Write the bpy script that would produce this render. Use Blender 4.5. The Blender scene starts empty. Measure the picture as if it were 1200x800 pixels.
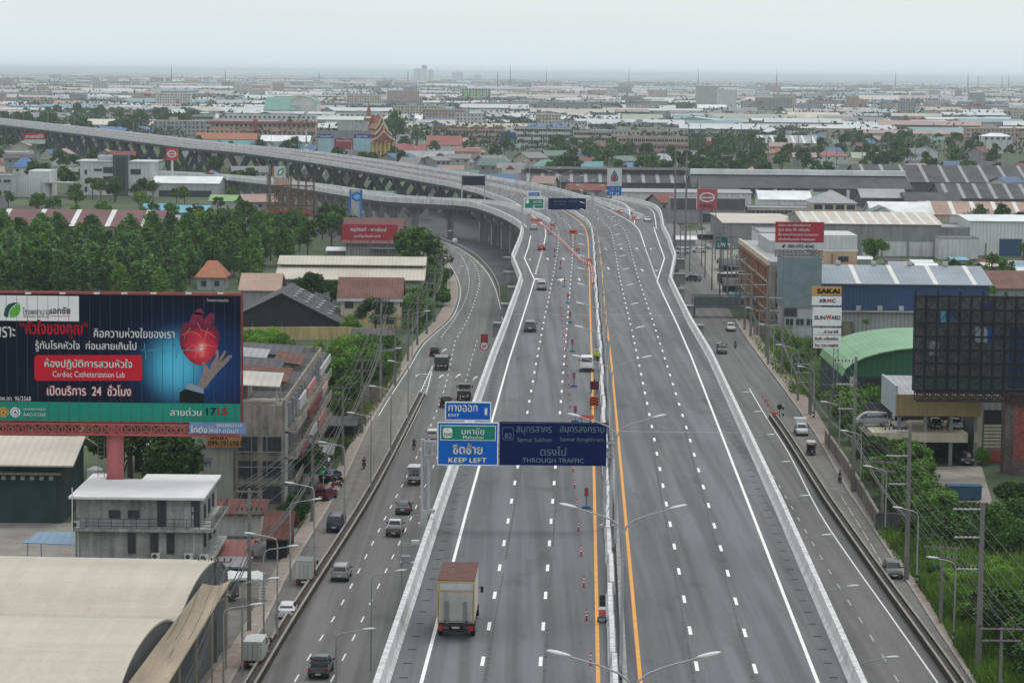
import bpy, math, random, bisect
from mathutils import Vector, Matrix, noise
from mathutils.geometry import interpolate_bezier, tessellate_polygon
R = math.radians
sc = bpy.context.scene
COL = sc.collection
rnd = random.Random(7)

# ---------------------------------------------------------------- camera
CAMZ = 55.0
F = 3200.0                       # focal length in pixels of a 1200 px wide frame
PITCH = math.atan(314.3 / F)
ROLL = R(0.6)
fw = Vector((0, math.cos(PITCH), -math.sin(PITCH)))
r0 = Vector((1, 0, 0)); u0 = Vector((0, math.sin(PITCH), math.cos(PITCH)))
rt = r0 * math.cos(ROLL) + u0 * math.sin(ROLL)
up = u0 * math.cos(ROLL) - r0 * math.sin(ROLL)
cd = bpy.data.cameras.new('camera'); cam = bpy.data.objects.new('camera', cd); COL.objects.link(cam)
cam.matrix_world = Matrix(((rt.x, up.x, -fw.x, 0), (rt.y, up.y, -fw.y, 0), (rt.z, up.z, -fw.z, CAMZ), (0, 0, 0, 1)))
cd.sensor_fit = 'HORIZONTAL'; cd.sensor_width = 36.0; cd.lens = F / 1200 * 36
cd.clip_start = 1.0; cd.clip_end = 120000
sc.camera = cam

# ---------------------------------------------------------------- world, sun, exposure
SUN_EL, SUN_AZ = 62, 35          # high, behind the cloud
w = bpy.data.worlds.new('World'); sc.world = w; w.use_nodes = True
nt = w.node_tree; nt.nodes.clear()
def N(t, **k):
    n = nt.nodes.new(t)
    for a, b in k.items(): setattr(n, a, b)
    return n
sky = N('ShaderNodeTexSky', sky_type='NISHITA'); sky.sun_disc = False
sky.sun_elevation = R(SUN_EL); sky.sun_rotation = R(SUN_AZ); sky.air_density = 1.5; sky.dust_density = 3.0
tc = N('ShaderNodeTexCoord'); sep = N('ShaderNodeSeparateXYZ'); nt.links.new(tc.outputs['Generated'], sep.inputs[0])
ramp = N('ShaderNodeValToRGB')
# radiance of the cloud layer against the sine of the elevation (times the strength below)
K = 1.0 / 10
cr = ramp.color_ramp
cr.elements[0].position = 0.0; cr.elements[0].color = (.73, .85, .895, 1)
cr.elements[1].position = 1.0; cr.elements[1].color = (1.04, 1.06, 1.08, 1)
for pos, c in ((.009, (.79, .89, .92)), (.024, (.82, .885, .905)), (.12, (.90, .95, .975))):
    e = cr.elements.new(pos); e.color = (*c, 1)
nt.links.new(sep.outputs['Z'], ramp.inputs[0])
cn = N('ShaderNodeTexNoise'); cn.inputs['Scale'].default_value = 3.0; cn.inputs['Detail'].default_value = 3
cm = N('ShaderNodeMapping'); cm.inputs['Scale'].default_value = (1, 1, 14)
nt.links.new(tc.outputs['Generated'], cm.inputs[0]); nt.links.new(cm.outputs[0], cn.inputs['Vector'])
mr = N('ShaderNodeMapRange'); mr.inputs['To Min'].default_value = 9.5; mr.inputs['To Max'].default_value = 10.9
nt.links.new(cn.outputs[0], mr.inputs[0])
sc1 = N('ShaderNodeVectorMath', operation='SCALE'); nt.links.new(ramp.outputs[0], sc1.inputs[0]); nt.links.new(mr.outputs[0], sc1.inputs['Scale'])
mx = N('ShaderNodeMix', data_type='RGBA'); mx.inputs['Factor'].default_value = .9
nt.links.new(sky.outputs[0], mx.inputs['A']); nt.links.new(sc1.outputs[0], mx.inputs['B'])
bg = N('ShaderNodeBackground'); bg.inputs['Strength'].default_value = 0.1
out = N('ShaderNodeOutputWorld'); nt.links.new(mx.outputs['Result'], bg.inputs[0]); nt.links.new(bg.outputs[0], out.inputs[0])
sd = bpy.data.lights.new('sun', 'SUN'); so = bpy.data.objects.new('sun', sd); COL.objects.link(so)
sd.energy = 1.0; sd.angle = R(20); sd.color = (1, .965, .92)
_az = R(SUN_AZ); _el = R(SUN_EL)
sdir = Vector((math.sin(_az) * math.cos(_el), math.cos(_az) * math.cos(_el), math.sin(_el)))
so.rotation_euler = sdir.to_track_quat('Z', 'Y').to_euler(); so.location = (0, 0, 300)
vs = sc.view_settings; vs.view_transform = 'Standard'; vs.look = 'None'; vs.exposure = 0.0; vs.gamma = 1; vs.use_curve_mapping = False
sc.cycles.max_bounces = 5; sc.cycles.diffuse_bounces = 2; sc.cycles.glossy_bounces = 2; sc.cycles.transparent_max_bounces = 4
sc.cycles.volume_bounces = 1; sc.cycles.use_denoising = True

# ---------------------------------------------------------------- photo pixel -> place
def ray(px, py): return fw * F + rt * (px - 600) + up * (400 - py)
def P(px, py, z=0.0):            # where the sight line of a pixel meets the level z
    d = ray(px, py); t = (z - CAMZ) / d.z
    return Vector((d.x * t, d.y * t, z))
def PY(px, py, Y):               # where it reaches the distance Y
    d = ray(px, py); t = Y / d.y
    return Vector((d.x * t, Y, CAMZ + d.z * t))
def PXX(px, Y, z):               # x of pixel column px at distance Y, height z
    lo = 0; py = 300.0
    for _ in range(6):
        q = PY(px, py, Y); d = q.z - z
        py += d * F / Y
    return PY(px, py, Y).x
def pix(v):                      # point -> photo pixel
    q = v - Vector((0, 0, CAMZ)); c = q.dot(fw)
    return (600 + F * q.dot(rt) / c, 400 - F * q.dot(up) / c)

# ---------------------------------------------------------------- materials
MC = {}
def M(name, col, rough=.8, var=.12, scale=.4, metal=0.0, stripe=None, fine=0.0, stretch=None, spec=.3, streak=0.0, emit=0, tracks=0):
    if name in MC: return MC[name]
    m = bpy.data.materials.new(name); m.use_nodes = True; MC[name] = m
    t = m.node_tree; b = t.nodes['Principled BSDF']
    b.inputs['Roughness'].default_value = rough; b.inputs['Metallic'].default_value = metal
    b.inputs['Specular IOR Level'].default_value = spec
    g = t.nodes.new('ShaderNodeNewGeometry'); src = g.outputs['Position']
    if stretch:
        mp = t.nodes.new('ShaderNodeMapping'); mp.inputs['Scale'].default_value = stretch
        t.links.new(src, mp.inputs[0]); src = mp.outputs[0]
    n = t.nodes.new('ShaderNodeTexNoise'); n.inputs['Scale'].default_value = scale; n.inputs['Detail'].default_value = 6; n.inputs['Roughness'].default_value = .62
    t.links.new(src, n.inputs['Vector'])
    r = t.nodes.new('ShaderNodeMapRange'); r.inputs['From Min'].default_value = .3; r.inputs['From Max'].default_value = .7
    r.inputs['To Min'].default_value = 1 - var; r.inputs['To Max'].default_value = 1 + var
    t.links.new(n.outputs[0], r.inputs[0]); val = r.outputs[0]
    def mul(a, bnode):
        x = t.nodes.new('ShaderNodeMath'); x.operation = 'MULTIPLY'; t.links.new(a, x.inputs[0]); t.links.new(bnode, x.inputs[1]); return x.outputs[0]
    if fine:
        n2 = t.nodes.new('ShaderNodeTexNoise'); n2.inputs['Scale'].default_value = 9 * scale if scale > .5 else 4.0; n2.inputs['Detail'].default_value = 3
        t.links.new(g.outputs['Position'], n2.inputs['Vector'])
        r2 = t.nodes.new('ShaderNodeMapRange'); r2.inputs['From Min'].default_value = .3; r2.inputs['From Max'].default_value = .7
        r2.inputs['To Min'].default_value = 1 - fine; r2.inputs['To Max'].default_value = 1 + fine
        t.links.new(n2.outputs[0], r2.inputs[0]); val = mul(val, r2.outputs[0])
    if streak:                    # rain streaks running down walls
        mp = t.nodes.new('ShaderNodeMapping'); mp.inputs['Scale'].default_value = (1.3, 1.3, .12)
        t.links.new(g.outputs['Position'], mp.inputs[0])
        n3 = t.nodes.new('ShaderNodeTexNoise'); n3.inputs['Scale'].default_value = 1.0; n3.inputs['Detail'].default_value = 5
        t.links.new(mp.outputs[0], n3.inputs['Vector'])
        r3 = t.nodes.new('ShaderNodeMapRange'); r3.inputs['From Min'].default_value = .42; r3.inputs['From Max'].default_value = .68
        r3.inputs['To Min'].default_value = 1; r3.inputs['To Max'].default_value = 1 - streak
        t.links.new(n3.outputs[0], r3.inputs[0]); val = mul(val, r3.outputs[0])
    if tracks:                    # tyre-polished bands along the road, and blotchy stains
        for scl, sc_, lo, hi, st in (((1.0, .006, 1), .9, .40, .62, tracks), ((1, .5, 1), .05, .5, .72, tracks*.8), ((1, .3, 1), .35, .60, .72, tracks*.8)):
            mp = t.nodes.new('ShaderNodeMapping'); mp.inputs['Scale'].default_value = scl; t.links.new(g.outputs['Position'], mp.inputs[0])
            n4 = t.nodes.new('ShaderNodeTexNoise'); n4.inputs['Scale'].default_value = sc_; n4.inputs['Detail'].default_value = 4; t.links.new(mp.outputs[0], n4.inputs['Vector'])
            r5 = t.nodes.new('ShaderNodeMapRange'); r5.inputs['From Min'].default_value = lo; r5.inputs['From Max'].default_value = hi; r5.inputs['To Min'].default_value = 1 + st*.25; r5.inputs['To Max'].default_value = 1 - st
            t.links.new(n4.outputs[0], r5.inputs[0]); val = mul(val, r5.outputs[0])
    if stripe:                    # (axis, period m, strength) profile of a metal sheet
        ax, per, st = stripe
        tcn = t.nodes.new('ShaderNodeTexCoord'); sp = t.nodes.new('ShaderNodeSeparateXYZ'); t.links.new(tcn.outputs['Object'], sp.inputs[0])
        if ax == 'XY':
            ad = t.nodes.new('ShaderNodeMath'); ad.operation = 'ADD'; t.links.new(sp.outputs['X'], ad.inputs[0]); t.links.new(sp.outputs['Y'], ad.inputs[1]); so_ = ad.outputs[0]
        else: so_ = sp.outputs[ax]
        mm = t.nodes.new('ShaderNodeMath'); mm.operation = 'MULTIPLY'; mm.inputs[1].default_value = 2 * math.pi / per; t.links.new(so_, mm.inputs[0])
        sn = t.nodes.new('ShaderNodeMath'); sn.operation = 'SINE'; t.links.new(mm.outputs[0], sn.inputs[0])
        r4 = t.nodes.new('ShaderNodeMapRange'); r4.inputs['From Min'].default_value = -1; r4.inputs['To Min'].default_value = 1 - st; r4.inputs['To Max'].default_value = 1 + st
        t.links.new(sn.outputs[0], r4.inputs[0]); val = mul(val, r4.outputs[0])
    s = t.nodes.new('ShaderNodeVectorMath'); s.operation = 'SCALE'; s.inputs[0].default_value = col; t.links.new(val, s.inputs['Scale'])
    t.links.new(s.outputs[0], b.inputs['Base Color'])
    if emit: b.inputs['Emission Color'].default_value = (*col, 1); b.inputs['Emission Strength'].default_value = emit
    return m
def facade(name, wall, glass, bw=3.0, bh=3.2, mort=.8, bias=0):
    if name in MC: return MC[name]
    m = M(name, wall, .85, .15, .2, streak=.35); t = m.node_tree; b = t.nodes['Principled BSDF']
    base = b.inputs['Base Color'].links[0].from_socket
    tcn = t.nodes.new('ShaderNodeTexCoord'); sp = t.nodes.new('ShaderNodeSeparateXYZ'); t.links.new(tcn.outputs['Object'], sp.inputs[0])
    ad = t.nodes.new('ShaderNodeMath'); t.links.new(sp.outputs['X'], ad.inputs[0]); t.links.new(sp.outputs['Y'], ad.inputs[1])
    cb = t.nodes.new('ShaderNodeCombineXYZ'); t.links.new(ad.outputs[0], cb.inputs[0]); t.links.new(sp.outputs['Z'], cb.inputs[1])
    br = t.nodes.new('ShaderNodeTexBrick'); br.offset = 0; br.inputs['Scale'].default_value = 1
    br.inputs['Brick Width'].default_value = bw; br.inputs['Row Height'].default_value = bh; br.inputs['Mortar Size'].default_value = mort
    br.inputs['Mortar Smooth'].default_value = 0; br.inputs['Color1'].default_value = (*glass, 1); br.inputs['Color2'].default_value = (*[c * 2.2 for c in glass], 1)
    t.links.new(cb.outputs[0], br.inputs['Vector'])
    g = t.nodes.new('ShaderNodeNewGeometry'); s2 = t.nodes.new('ShaderNodeSeparateXYZ'); t.links.new(g.outputs['Normal'], s2.inputs[0])
    lt = t.nodes.new('ShaderNodeMath'); lt.operation = 'GREATER_THAN'; lt.inputs[1].default_value = .5; t.links.new(s2.outputs['Z'], lt.inputs[0])
    mxf = t.nodes.new('ShaderNodeMath'); mxf.operation = 'MAXIMUM'; t.links.new(br.outputs['Fac'], mxf.inputs[0]); t.links.new(lt.outputs[0], mxf.inputs[1])
    mix = t.nodes.new('ShaderNodeMix'); mix.data_type = 'RGBA'
    t.links.new(mxf.outputs[0], mix.inputs['Factor']); t.links.new(br.outputs['Color'], mix.inputs['A']); t.links.new(base, mix.inputs['B'])
    t.links.new(mix.outputs['Result'], b.inputs['Base Color'])
    return m

# ---------------------------------------------------------------- mesh building
class MB:
    def __init__(s): s.v = []; s.f = []; s.m = []
    def face(s, pts, m=0):
        i = len(s.v); s.v += [tuple(p) for p in pts]; s.f.append(list(range(i, i + len(pts)))); s.m.append(m)
    def bx(s, x0, x1, y0, y1, z0, z1, m=0, mt=None):
        i = len(s.v); s.v += [(x, y, z) for z in (z0, z1) for y in (y0, y1) for x in (x0, x1)]
        s.f += [[i, i+2, i+3, i+1], [i+4, i+5, i+7, i+6], [i, i+1, i+5, i+4], [i+2, i+6, i+7, i+3], [i, i+4, i+6, i+2], [i+1, i+3, i+7, i+5]]
        s.m += [m, m if mt is None else mt, m, m, m, m]
    def bar(s, a, b, wd, ht, m=0):          # square bar from a to b
        a = Vector(a); b = Vector(b); d = (b - a).normalized()
        u = d.cross(Vector((0, 0, 1)));
        if u.length < 1e-3: u = Vector((1, 0, 0))
        u.normalize(); v = u.cross(d)
        s.loft([[p + u * sx * wd / 2 + v * sy * ht / 2 for sx, sy in ((-1, -1), (1, -1), (1, 1), (-1, 1))] for p in (a, b)], m)
    def loft(s, rings, m=0, cap=True, closed=True):
        n = len(rings[0]); i = len(s.v)
        for r in rings: s.v += [tuple(p) for p in r]
        for k in range(len(rings) - 1):
            for j in range(n if closed else n - 1):
                a = i + k * n + j; b = i + k * n + (j + 1) % n
                s.f.append([a, b, b + n, a + n]); s.m.append(m)
        if cap:
            s.f.append(list(range(i + n - 1, i - 1, -1))); s.m.append(m)
            e = i + (len(rings) - 1) * n; s.f.append(list(range(e, e + n))); s.m.append(m)
    def tube(s, pts, r, n=6, m=0):
        pts = [Vector(p) for p in pts]; rs = r if isinstance(r, (list, tuple)) else [r] * len(pts)
        rings = []
        for k, p in enumerate(pts):
            d = (pts[min(k + 1, len(pts) - 1)] - pts[max(k - 1, 0)]).normalized()
            u = d.cross(Vector((.13, .98, .17))).normalized(); v = d.cross(u)
            rings.append([p + (u * math.cos(2 * math.pi * j / n) + v * math.sin(2 * math.pi * j / n)) * rs[k] for j in range(n)])
        s.loft(rings, m)
    def cyl(s, c, r, h, n=16, m=0, r2=None):
        r2 = r if r2 is None else r2; c = Vector(c)
        s.loft([[c + Vector((rr * math.cos(2*math.pi*j/n), rr * math.sin(2*math.pi*j/n), z)) for j in range(n)] for rr, z in ((r, 0), (r2, h))], m)
    def wheel(s, c, r, wd, n=14, m=0):       # axis along x
        c = Vector(c)
        s.loft([[c + Vector((x, rr * math.cos(2*math.pi*j/n), rr * math.sin(2*math.pi*j/n))) for j in range(n)] for x, rr in ((-wd/2, r*.9), (-wd*.35, r), (wd*.35, r), (wd/2, r*.9))], m)
    def disc(s, c, r, n=20, m=0, ax='Y', rz=None):
        c = Vector(c); rz = rz or r
        s.face([c + Vector((r * math.cos(2*math.pi*j/n), 0, rz * math.sin(2*math.pi*j/n))) for j in range(n)], m)
    def slab(s, pts, th, m=0):              # convex polygon with thickness downwards
        i = len(s.v); n = len(pts); s.v += [tuple(p) for p in pts] + [(p[0], p[1], p[2] - th) for p in pts]
        s.f.append(list(range(i, i + n))); s.m.append(m); s.f.append(list(range(i + 2*n - 1, i + n - 1, -1))); s.m.append(m)
        for j in range(n): s.f.append([i + j, i + n + j, i + n + (j+1) % n, i + (j+1) % n]); s.m.append(m)
    def sweep(s, path, prof, m=0, cap=True):
        rings = []
        for k, p in enumerate(path):
            d = path[min(k + 1, len(path) - 1)] - path[max(k - 1, 0)]; d = Vector((d.x, d.y, 0)).normalized(); u = Vector((d.y, -d.x, 0))
            rings.append([p + u * a + Vector((0, 0, b)) for a, b in prof])
        s.loft(rings, m, cap)
    def ribbon(s, A, B, m=0):
        for k in range(len(A) - 1): s.face([A[k], B[k], B[k+1], A[k+1]], m)
    def strip(s, path, wd, dz=0.0, m=0):
        A = []; B = []
        for k, p in enumerate(path):
            d = path[min(k + 1, len(path) - 1)] - path[max(k - 1, 0)]; d = Vector((d.x, d.y, 0)).normalized(); u = Vector((d.y, -d.x, 0)) * wd / 2
            z = Vector((0, 0, dz)); A.append(p - u + z); B.append(p + u + z)
        s.ribbon(A, B, m)
    def build(s, name, mats, parent=None, smooth=False, loc=None, rz=0):
        me = s.mesh(name, mats, smooth)
        o = bpy.data.objects.new(name, me); COL.objects.link(o)
        if parent is not None: o.parent = parent
        if loc is not None: o.location = loc
        if rz: o.rotation_euler = (0, 0, rz)
        return o
    def mesh(s, name, mats, smooth=False):
        me = bpy.data.meshes.new(name); me.from_pydata(s.v, [], s.f)
        for m in (mats if isinstance(mats, (list, tuple)) else [mats]): me.materials.append(m)
        if len(me.materials) > 1: me.polygons.foreach_set('material_index', s.m)
        if smooth: me.polygons.foreach_set('use_smooth', [True] * len(me.polygons))
        me.update(); return me

def tag(o, label, cat, group=None, kind=None):
    if label: o['label'] = label
    if cat: o['category'] = cat
    if group: o['group'] = group
    if kind: o['kind'] = kind
    return o
def thing(name, label, cat, loc=(0, 0, 0), rz=0, group=None):
    o = bpy.data.objects.new(name, None); COL.objects.link(o); o.empty_display_size = .5
    o.location = loc; o.rotation_euler = (0, 0, rz)
    return tag(o, label, cat, group)
KIDS = {}
def dup(root, loc, rz=0, label=None, group=None, scale=None, cat=None):
    kids = KIDS.get(root.name)
    def cp(o, par):
        c = o.copy(); COL.objects.link(c)
        if par is not None: c.parent = par
        for ch in o.children: cp(ch, c)
        return c
    r = cp(root, None); r.location = loc; r.rotation_euler = (0, 0, rz)
    if scale is not None: r.scale = scale if isinstance(scale, (tuple, list)) else (scale,) * 3
    if label: r['label'] = label
    if group: r['group'] = group
    if cat: r['category'] = cat
    return r
def struct(mb, name, mats, smooth=False):
    o = mb.build(name, mats, None, smooth); o['kind'] = 'structure'; return o

def text(body, mat, parent, x, y, z, wd, ht, rot=(math.pi/2, 0, 0), bold=0.0, name='lettering', align='C'):
    """flat lettering fitted into a wd x ht field centred on x, z in the parent's plane (facing -y)"""
    cu = bpy.data.curves.new('txt', 'FONT'); cu.body = body; cu.resolution_u = 2
    o = bpy.data.objects.new('txt', cu); COL.objects.link(o)
    dg = bpy.context.evaluated_depsgraph_get(); dg.update()
    cv = o.to_curve(dg); cont = []
    for sp in cv.splines:
        if sp.type == 'BEZIER':
            q = []; bp = sp.bezier_points
            for i in range(len(bp)): q += interpolate_bezier(bp[i].co, bp[i].handle_right, bp[(i + 1) % len(bp)].handle_left, bp[(i + 1) % len(bp)].co, 4)[:-1]
        else: q = [Vector(p.co[:3]) for p in sp.points]
        r = []
        for p in q:
            if not r or (p - r[-1]).length > 1e-4: r.append(Vector((p.x, p.y, 0)))
        if len(r) > 2 and (r[0] - r[-1]).length < 1e-4: r.pop()
        if len(r) > 2: cont.append(r)
    o.to_curve_clear(); bpy.data.objects.remove(o); bpy.data.curves.remove(cu)
    ar = lambda c: sum(p.x * q.y - q.x * p.y for p, q in zip(c, c[1:] + c[:1])) / 2
    def inside(p, c):
        k = False
        for u, v in zip(c, c[1:] + c[:1]):
            if (u.y > p.y) != (v.y > p.y) and p.x < (v.x - u.x) * (p.y - u.y) / (v.y - u.y) + u.x: k = not k
        return k
    def fat(c, sg):              # thicken the strokes
        if not bold: return c
        out = []
        for i, p in enumerate(c):
            d = c[(i + 1) % len(c)] - c[i - 1]
            out.append(p + Vector((d.y, -d.x, 0)).normalized() * bold * sg if d.length > 1e-6 else p)
        return out
    hole = {}                    # a contour lying wholly in one of the opposite winding is a hole in it
    for i, c in enumerate(cont):
        e = [j for j, d in enumerate(cont) if j != i and ar(d) * ar(c) < 0 and abs(ar(d)) > abs(ar(c)) and all(inside(p, d) for p in c)]
        if e: hole[i] = min(e, key=lambda j: abs(ar(cont[j])))
    outer = [(c, [cont[j] for j in hole if hole[j] == i]) for i, c in enumerate(cont) if i not in hole]
    V = []; FC = []; i = 0
    for k, (c, hs) in enumerate(outer):
        sg = 1 if ar(c) > 0 else -1; L = [fat(c, sg)] + [fat(h, sg) for h in hs]; flat = [p for q in L for p in q]
        FC += [tuple(i + n for n in tri) for tri in tessellate_polygon(L)]; V += [(p.x, p.y, -.0007 * (k % 7)) for p in flat]; i += len(flat)
        for q in L:              # a band just inside the outline keeps strokes solid where a contour crosses itself
            for j, p in enumerate(q):
                nx = q[(j + 1) % len(q)]; e = nx - p
                if e.length < 1e-6: continue
                w_ = Vector((-e.y, e.x, 0)).normalized() * (.042 + bold * 1.5) * sg; V += [(v.x, v.y, -.006 - .0007 * (k % 7)) for v in (p, nx, nx + w_, p + w_)]; FC.append((i, i + 1, i + 2, i + 3)); i += 4
    x0, x1 = min(v[0] for v in V), max(v[0] for v in V); y0, y1 = min(v[1] for v in V), max(v[1] for v in V); sx = wd / (x1 - x0); sy = ht / max(1e-3, y1 - y0)
    me = bpy.data.meshes.new(name); me.from_pydata([((v[0] - (x0 + x1) / 2) * sx, v[2], (v[1] - (y0 + y1) / 2) * sy) for v in V], [], FC); me.materials.append(mat); me.update()
    t = bpy.data.objects.new(name, me); COL.objects.link(t); t.parent = parent; t.location = (x, y, z)
    return t

def catmull(pts, n=6):
    out = []
    for i in range(len(pts) - 1):
        p0 = pts[max(i - 1, 0)]; p1 = pts[i]; p2 = pts[i + 1]; p3 = pts[min(i + 2, len(pts) - 1)]
        for k in range(n):
            t = k / n
            out.append(.5 * ((2 * p1) + (p2 - p0) * t + (2 * p0 - 5 * p1 + 4 * p2 - p3) * t * t + (3 * p1 - p0 - 3 * p2 + p3) * t ** 3))
    out.append(pts[-1]); return out
def resample(path, step):
    out = [path[0]]; acc = 0.0
    for a, b in zip(path, path[1:]):
        L = (b - a).length
        while acc + L >= step:
            a = a + (b - a) * ((step - acc) / L); L = (b - a).length; acc = 0; out.append(a)
        acc += L
    if (out[-1] - path[-1]).length > step * .3: out.append(path[-1])
    return out
def sub(path, s0, s1):
    """piece of a polyline between two arc lengths"""
    out = []; s = 0.0
    for a, b in zip(path, path[1:]):
        L = (b - a).length
        if s + L > s0 and s < s1:
            if not out: out.append(a + (b - a) * max(0, (s0 - s) / L))
            out.append(a + (b - a) * min(1, (s1 - s) / L))
        s += L
    return out
def plen(path): return sum((b - a).length for a, b in zip(path, path[1:]))
def dashes(mb, path, on, per, wd, dz, m, s0=0.0, s1=1e9):
    L = min(plen(path), s1); s = s0
    while s + on < L:
        q = sub(path, s, s + on)
        if len(q) > 1: mb.strip(q, wd, dz, m)
        s += per
def shift(path, o, dz=0.0):
    out = []
    for k, p in enumerate(path):
        d = path[min(k + 1, len(path) - 1)] - path[max(k - 1, 0)]; d = Vector((d.x, d.y, 0)).normalized()
        out.append(p + Vector((d.y, -d.x, 0)) * o + Vector((0, 0, dz)))
    return out
# ================================================================ ground and roads
mGround = M('ground_scrub', (.062, .088, .042), .95, .5, .02, fine=.25)
mAsph = M('deck_asphalt', (.122, .127, .136), .85, .14, .9, stretch=(1.0, .035, 1), fine=.10, tracks=.26)
mAsph2 = M('old_asphalt', (.15, .148, .145), .9, .13, .6, stretch=(1.0, .05, 1), fine=.10, tracks=.2)
mAsph3 = M('service_lane_asphalt', (.175, .168, .16), .9, .16, .5, fine=.1, tracks=.2)
mWhite = M('road_paint_white', (.78, .78, .76), .7, .1, 1.0)
mWhiteOld = M('worn_road_paint', (.42, .42, .41), .8, .3, 1.5)
mYel = M('road_paint_yellow', (.72, .33, .06), .7, .12, 1.0)
mJoint = M('expansion_joint_grout', (.30, .305, .31), .8, .15, 1.0)
mDark = M('dark_scupper', (.02, .02, .02), .9)
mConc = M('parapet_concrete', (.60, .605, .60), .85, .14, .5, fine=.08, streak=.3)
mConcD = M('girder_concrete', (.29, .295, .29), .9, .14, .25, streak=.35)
mConcDD = M('dark_pier_concrete', (.105, .11, .118), .9, .2, .1, streak=.3)  # darker concrete for the V piers of the far curve
mPave = M('pink_paving', (.29, .245, .21), .9, .2, .8, fine=.2)
mKerb = M('kerb_concrete', (.33, .31, .28), .9, .2, .8)
mBare = M('bare_gravel', (.26, .235, .205), .95, .25, .25, fine=.2)

g = MB(); g.face([(-30000, -200, 0), (30000, -200, 0), (30000, 60000, 0), (-30000, 60000, 0)])
struct(g, 'ground', mGround)

def zd(Y):                       # level of the expressway along its length
    if Y < 520: return 17 - .011 * (Y - 168)
    if Y < 800: t = (Y - 520) / 280; return 13.13 - .9 * (1 - (1 - t) ** 2)
    if Y < 1000: return 12.23
    if Y < 1500: return 12.23 + 2.6 * ((Y - 1000) / 500) ** 1.3
    return 14.83
def DP(px, py, dz=0.0):
    z = 14.0
    for _ in range(12):
        q = P(px, py, z + dz); z = zd(q.y)
    return Vector((q.x, q.y, z))
def densify(path, st=6.0):
    out = []
    for a, b in zip(path, path[1:]):
        n = max(1, int((b - a).length / st))
        for k in range(n): q = a.lerp(b, k / n); q.z = zd(q.y); out.append(q)
    q = path[-1].copy(); q.z = zd(q.y); out.append(q); return out
def near(path):                  # carry a line on towards the camera, out of the frame
    d = (path[0] - path[1]).normalized(); return [path[0] + d * 60] + path
def D(*pts): return near([DP(*p) for p in pts])

# near (south-west) edge of the far curve; everything beyond the junction is offset from it
NE = [DP(x, y, 1.1) for x, y in ((612, 241), (597, 233), (575, 225.5), (560, 220.3), (529, 213.2), (497, 207.5), (430, 196), (360, 185), (280, 174.5), (200, 167), (100, 154.5), (0, 143), (-90, 133))]
NE = resample(catmull(NE, 6), 15)
for p in NE: p.z = zd(p.y)
def off(o): 
    q = shift(NE, o)
    return [p for p in q]

LE = densify(D((457, 800), (520, 600), (581, 420), (596, 380), (613.5, 328), (603, 303), (612, 280), (614, 270)))
RE = densify(D((994, 800), (909, 600), (829, 420), (806, 380), (782.5, 329), (788.5, 302), (781.5, 281), (775, 268)))
LW = densify(D((493.5, 800), (546.5, 600), (597, 420), (610, 380), (626.3, 327.5), (614.6, 302.5), (619, 290), (622, 276)))
RW = densify(D((958.7, 800), (881, 600), (811, 420), (793.7, 380), (770, 329), (778.7, 302.5), (771, 281), (766, 266)))
YL = densify(D((701, 800), (697, 600), (693.5, 420), (692, 380), (690.6, 319), (689.4, 285), (687.5, 265)) + off(13.3)[2:])
YR = densify(D((750.7, 800), (732.5, 600), (716, 420), (711, 380), (705.6, 321), (702, 285), (700.3, 266)) + off(16.3)[2:])
MB0 = densify(D((717.5, 800), (711.5, 600), (703.5, 420), (700.4, 380), (697.3, 329), (695, 280), (692.3, 262)) + off(14.5)[2:])
LA = densify(D((562, 795), (595, 612), (628, 427), (637, 378), (650, 314), (655, 282), (656, 266)) + off(5.2)[2:])
LB = densify(D((632, 796), (645.7, 611), (660, 436), (664.7, 378), (669.4, 321), (672, 285), (671, 265)) + off(9.2)[2:])
LC = densify(D((819.5, 797), (785, 612), (765, 505), (749, 427), (738.7, 379), (725.6, 322), (719.2, 284), (716, 266)) + off(20.3)[2:])
LD = densify(D((888.7, 797), (836.7, 614), (806, 506), (782, 429), (766, 379), (747, 322), (737, 285), (732.5, 266)) + off(24.3)[2:])
X2 = densify([DP(756, 290), DP(748, 264)] + off(28.0)[2:])
X1 = densify([DP(635, 295), DP(639, 280), DP(640.5, 270), DP(636, 262)] + off(1.6)[2:])

# ---- main deck surface, as pairs of left and right edge points
def relax(path, n=40):
    for _ in range(n):
        q = [p.copy() for p in path]
        for i in range(1, len(path) - 1):
            if path[i].y > 640: q[i] = (path[i - 1] + path[i + 1]) / 4 + path[i] / 2; q[i].z = zd(q[i].y)
        path = q
    return path
YL, YR, MB0, LA, LB, LC, LD, X2 = [relax(p) for p in (YL, YR, MB0, LA, LB, LC, LD, X2)]; X1 = relax(X1, 12)
LE0 = D((457, 800), (520, 600), (581, 420), (596, 380), (613.5, 328), (603, 303), (612, 280), (614, 270))
RE0 = D((994, 800), (909, 600), (829, 420), (806, 380), (782.5, 329), (788.5, 302), (781.5, 281), (775, 268))
pairs = list(zip(LE0, RE0))
NL = off(0); NR = off(29.3)
deckA = [a for a, b in pairs] + [DP(627, 258)] + NL[1:]
deckB = [b for a, b in pairs] + [DP(752, 256)] + NR[1:]
_A, _B = [deckA[0]], [deckB[0]]
for k in range(len(deckA) - 1):
    n = max(1, int((deckA[k + 1] - deckA[k]).length / 6.0))
    for j in range(1, n + 1):
        p = deckA[k].lerp(deckA[k + 1], j / n); q = deckB[k].lerp(deckB[k + 1], j / n); p.z = zd(p.y); q.z = zd(q.y); _A.append(p); _B.append(q)
deckA, deckB = _A, _B
rd = MB(); rd.ribbon(deckA, deckB, 0)
dz = .008
for ln in (LW, RW): rd.strip(ln, .24, dz, 1)
for ln in (YL, YR): rd.strip(ln[:-1], .26, dz, 2)
rd.strip(X1, .24, dz + .004, 1); rd.strip(X2, .24, dz + .004, 1)
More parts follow.
